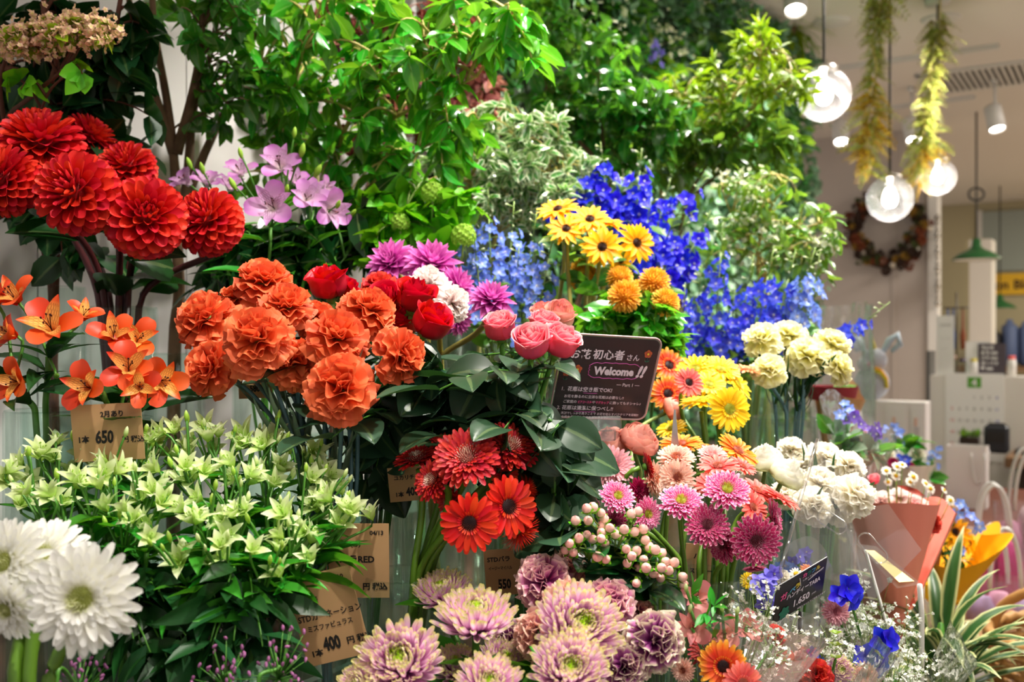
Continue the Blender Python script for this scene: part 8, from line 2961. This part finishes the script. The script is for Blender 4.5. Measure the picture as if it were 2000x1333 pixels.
def vinyl_bag(loc, w_, d_, h_, label, contents, tagc=None, hh=.10, rot=.2):
    t = thing('clear_gift_bag', label, 'gift bag', loc, 'clear gift bags with white handles', rotz=rot)
    m = MB()
    nu = 10
    V = []
    ang = np.linspace(0, 2 * math.pi, 33)
    for i in range(nu):
        f = i / (nu - 1)
        for a in ang:
            c_, s_ = math.cos(a), math.sin(a)
            q_ = (abs(c_) ** 6 + abs(s_) ** 6) ** (-1 / 6)
            wob = 1 + .03 * math.sin(5 * a + 6 * f)
            V.append((w_ / 2 * c_ * q_ * wob * (1 - .06 * f), d_ / 2 * s_ * q_ * wob * (1 - .35 * f), h_ * f))
    m.add(V, grid_faces(nu, 33))
    m.build('bag', 'bag_film', t)
    for s_ in (-1, 1):
        m = MB()
        tube(m, [(w_ * .24 * math.cos(q_), s_ * d_ * .30, h_ - .02 + (hh + .02) * math.sin(q_)) for q_ in np.linspace(0, math.pi, 16)], .0055, 8)
        m.build('handle', 'white_plastic', t)
    for k, (mt, x, z, r, hz) in enumerate(contents):
        m = MB()
        lathe(m, [(.001, z + .003), (r * .8, z + .003), (r, z + hz * .2), (r * .95, z + hz * .6), (r * .55, z + hz * .95), (.001, z + hz)], 14)
        V, F, A = m.arr()
        m2 = MB()
        m2.add(V + np.array([x, 0, 0]), list(F), A)
        m2.build('wrapped_gift', mt, t)
    if tagc:
        m = MB()
        box(m, (tagc[0], -d_ / 2 - .004, tagc[1]), (tagc[2], .0015, tagc[3]), bev=.0006)
        m.build('paper_label', 'paper_white', t, smooth=False)
    return t


vb = on_z(1962, 1172, .70)
ab = wall_ab(vb)
vinyl_bag(W(1.92, .99, .70), .16, .09, .21, 'clear gift bag with hot pink contents and white label right of the yellow bouquet', [('pink_hot', -.035, 0, .042, .18), ('pink_hot', .04, 0, .036, .16)], (-.05, .16, .045, .08), .10, rot=-.3)
vinyl_bag(W(2.12, 1.06, .70), .19, .10, .24, 'tall clear gift bag with soft pink contents at the right edge', [('pink_soft', -.05, 0, .045, .19), ('pink_soft', .045, 0, .04, .20), ('pink_pale', .0, .15, .03, .08)], None, .15, rot=-.2)
vinyl_bag(W(1.67, 1.03, .70), .17, .09, .11, 'low clear gift bag with lavender contents behind the wicker basket', [('lavender', -.045, 0, .036, .07), ('pink_soft', .0, 0, .036, .08), ('lavender', .05, 0, .034, .06)], None, .13, rot=.1)
# white vinyl bits beside the yellow bouquet
t = thing('white_gift_pouch', 'crumpled white pouch between the yellow bouquet and the pink gift bag', 'pouch', W(1.56, .885, T3))
cone_wrap(t, 'pouch', 'frosted_plastic', t.location, t.location + Vector((.01, 0, .14)), .045, .055, 0, 360, [(100, .2, 40)], pleat=.12, nple=7, belly=.2)
m = MB()
lathe(m, [(.001, .004), (.035, .006), (.042, .06), (.03, .10), (.001, .11)], 14)
m.build('contents', 'wrap_white', t)
t = thing('magenta_gift', 'hot pink wrapped gift behind the white pouch', 'gift', W(1.76, .89, T3))
m = MB()
lathe(m, [(.001, .0), (.05, .002), (.058, .07), (.05, .15), (.03, .19), (.001, .195)], 18)
m.build('wrapper', 'pink_hot', t)
m = MB()
tube(m, [(.07 * math.cos(q_), 0, .10 + .17 * math.sin(q_)) for q_ in np.linspace(0, math.pi, 14)], .008, 7)
m.build('handle', 'wicker', t)

# white box with product pictures, white paper bag, soft toy
bp_ = on_a(1738, 840, 2.62)
ab = wall_ab(bp_)
wb = thing('picture_box', 'white display box with product pictures below the soft toy', 'box', W(2.66, ab[1], .78), rotz=ROT)
hb = P(1738, 784, bp_.y).z - .78
m = MB()
box(m, (0, 0, hb / 2), (.24, .10, hb), bev=.003)
m.build('carton', 'wrap_white', wb, smooth=False)
solid('picture_grey', 'cfc9c8', 0.6)
solid('picture_peach', 'e8c4b4', 0.6)
for x in (-.075, .02, .092):
    m = MB()
    box(m, (x, -.0515, hb * .78), (.066 if x < .09 else .04, .002, hb * .36))
    pn = m.build('picture_panel', 'paper_white', wb, smooth=False)
    m = MB()
    box(m, (x, -.0532, hb * .70), (.018, .001, hb * .18))
    m.build('printed_vase', 'picture_grey', wb, smooth=False)
    m = MB()
    box(m, (x - .004, -.0532, hb * .83), (.012, .001, hb * .07))
    m.build('printed_flower', 'picture_peach', wb, smooth=False)
pb = on_a(1886, 930, 2.95)
ab = wall_ab(pb)
t = thing('paper_bag', 'large white paper bag with white rope handles beside the counter', 'bag', W(3.0, ab[1], .78), rotz=ROT)
hb2 = P(1886, 873, pb.y).z - .78
m = MB()
for (c_, s_) in (((0, -.045, hb2 / 2), (.135, .0015, hb2)), ((0, .045, hb2 / 2), (.135, .0015, hb2)), ((-.067, 0, hb2 / 2), (.0015, .09, hb2)), ((.067, 0, hb2 / 2), (.0015, .09, hb2)), ((0, 0, .001), (.135, .09, .002))):
    box(m, c_, s_)
m.build('bag_body', 'wrap_white', t, smooth=False)
for s_ in (-1, 1):
    m = MB()
    tube(m, [(.045 + .022 * math.cos(q_), s_ * .05 - (.02 if s_ < 0 else 0), hb2 - .02 - .115 * math.sin(q_)) for q_ in np.linspace(0, math.pi, 14)], .004, 6)
    m.build('rope_handle', 'white_plastic', t)
solid('toy_grey', 'c4c8d4', 0.8, bump=.4, nscale=150)
solid('toy_blue', 'c8dcec', 0.6)
solid('toy_orange', 'f4a828', 0.8)
solid('toy_yellow', 'e8dc40', 0.8)
solid('toy_pink', 'f080b0', 0.8)
tz = W(2.66, wall_ab(on_a(1703, 780, 2.66))[1], .78 + hb)
ty = thing('soft_toy', 'pale blue grey unicorn soft toy with a rainbow stripe sitting on the white box', 'soft toy', tz, rotz=ROT)
m = MB()
ball(m, (0, 0, .062), .062, 18, 12, (1, .75, 1))
m.build('body', 'toy_grey', ty)
m = MB()
ball(m, (.01, -.01, .145), .045, 16, 10, (1, .9, .95))
ball(m, (-.02, -.035, .130), .024, 12, 8)
m.build('head', 'toy_grey', ty)
for x in (-.028, .04):
    m = MB()
    tube(m, [(x, 0, .175), (x * 1.5, 0, .215), (x * 2.2, 0, .235), (x * 2.4, 0, .20), (x * 1.7, 0, .175)], [.01, .013, .012, .012, .008], 8)
    m.build('ear', 'toy_blue', ty)
m = MB()
tube(m, [(.01, -.02, .185), (.008, -.03, .21), (.006, -.04, .235)], [.009, .006, .001], 8)
m.build('horn', 'toy_yellow', ty)
for k, mt in enumerate(('toy_orange', 'toy_yellow')):
    m = MB()
    tube(m, [(.012, -.048, .118 - .008 * k), (.04, -.048, .108 - .008 * k), (.056, -.036, .08 - .004 * k), (.058, -.032, .045)], .007, 7)
    m.build('rainbow_stripe', mt, ty)
m = MB()
ball(m, (.004, -.052, .128), .009, 8, 6)
m.build('cheek_patch', 'toy_pink', ty)
m = MB()
ball(m, (-.018, -.052, .142), .004, 6, 5)
m.build('eye', 'black_metal', ty)
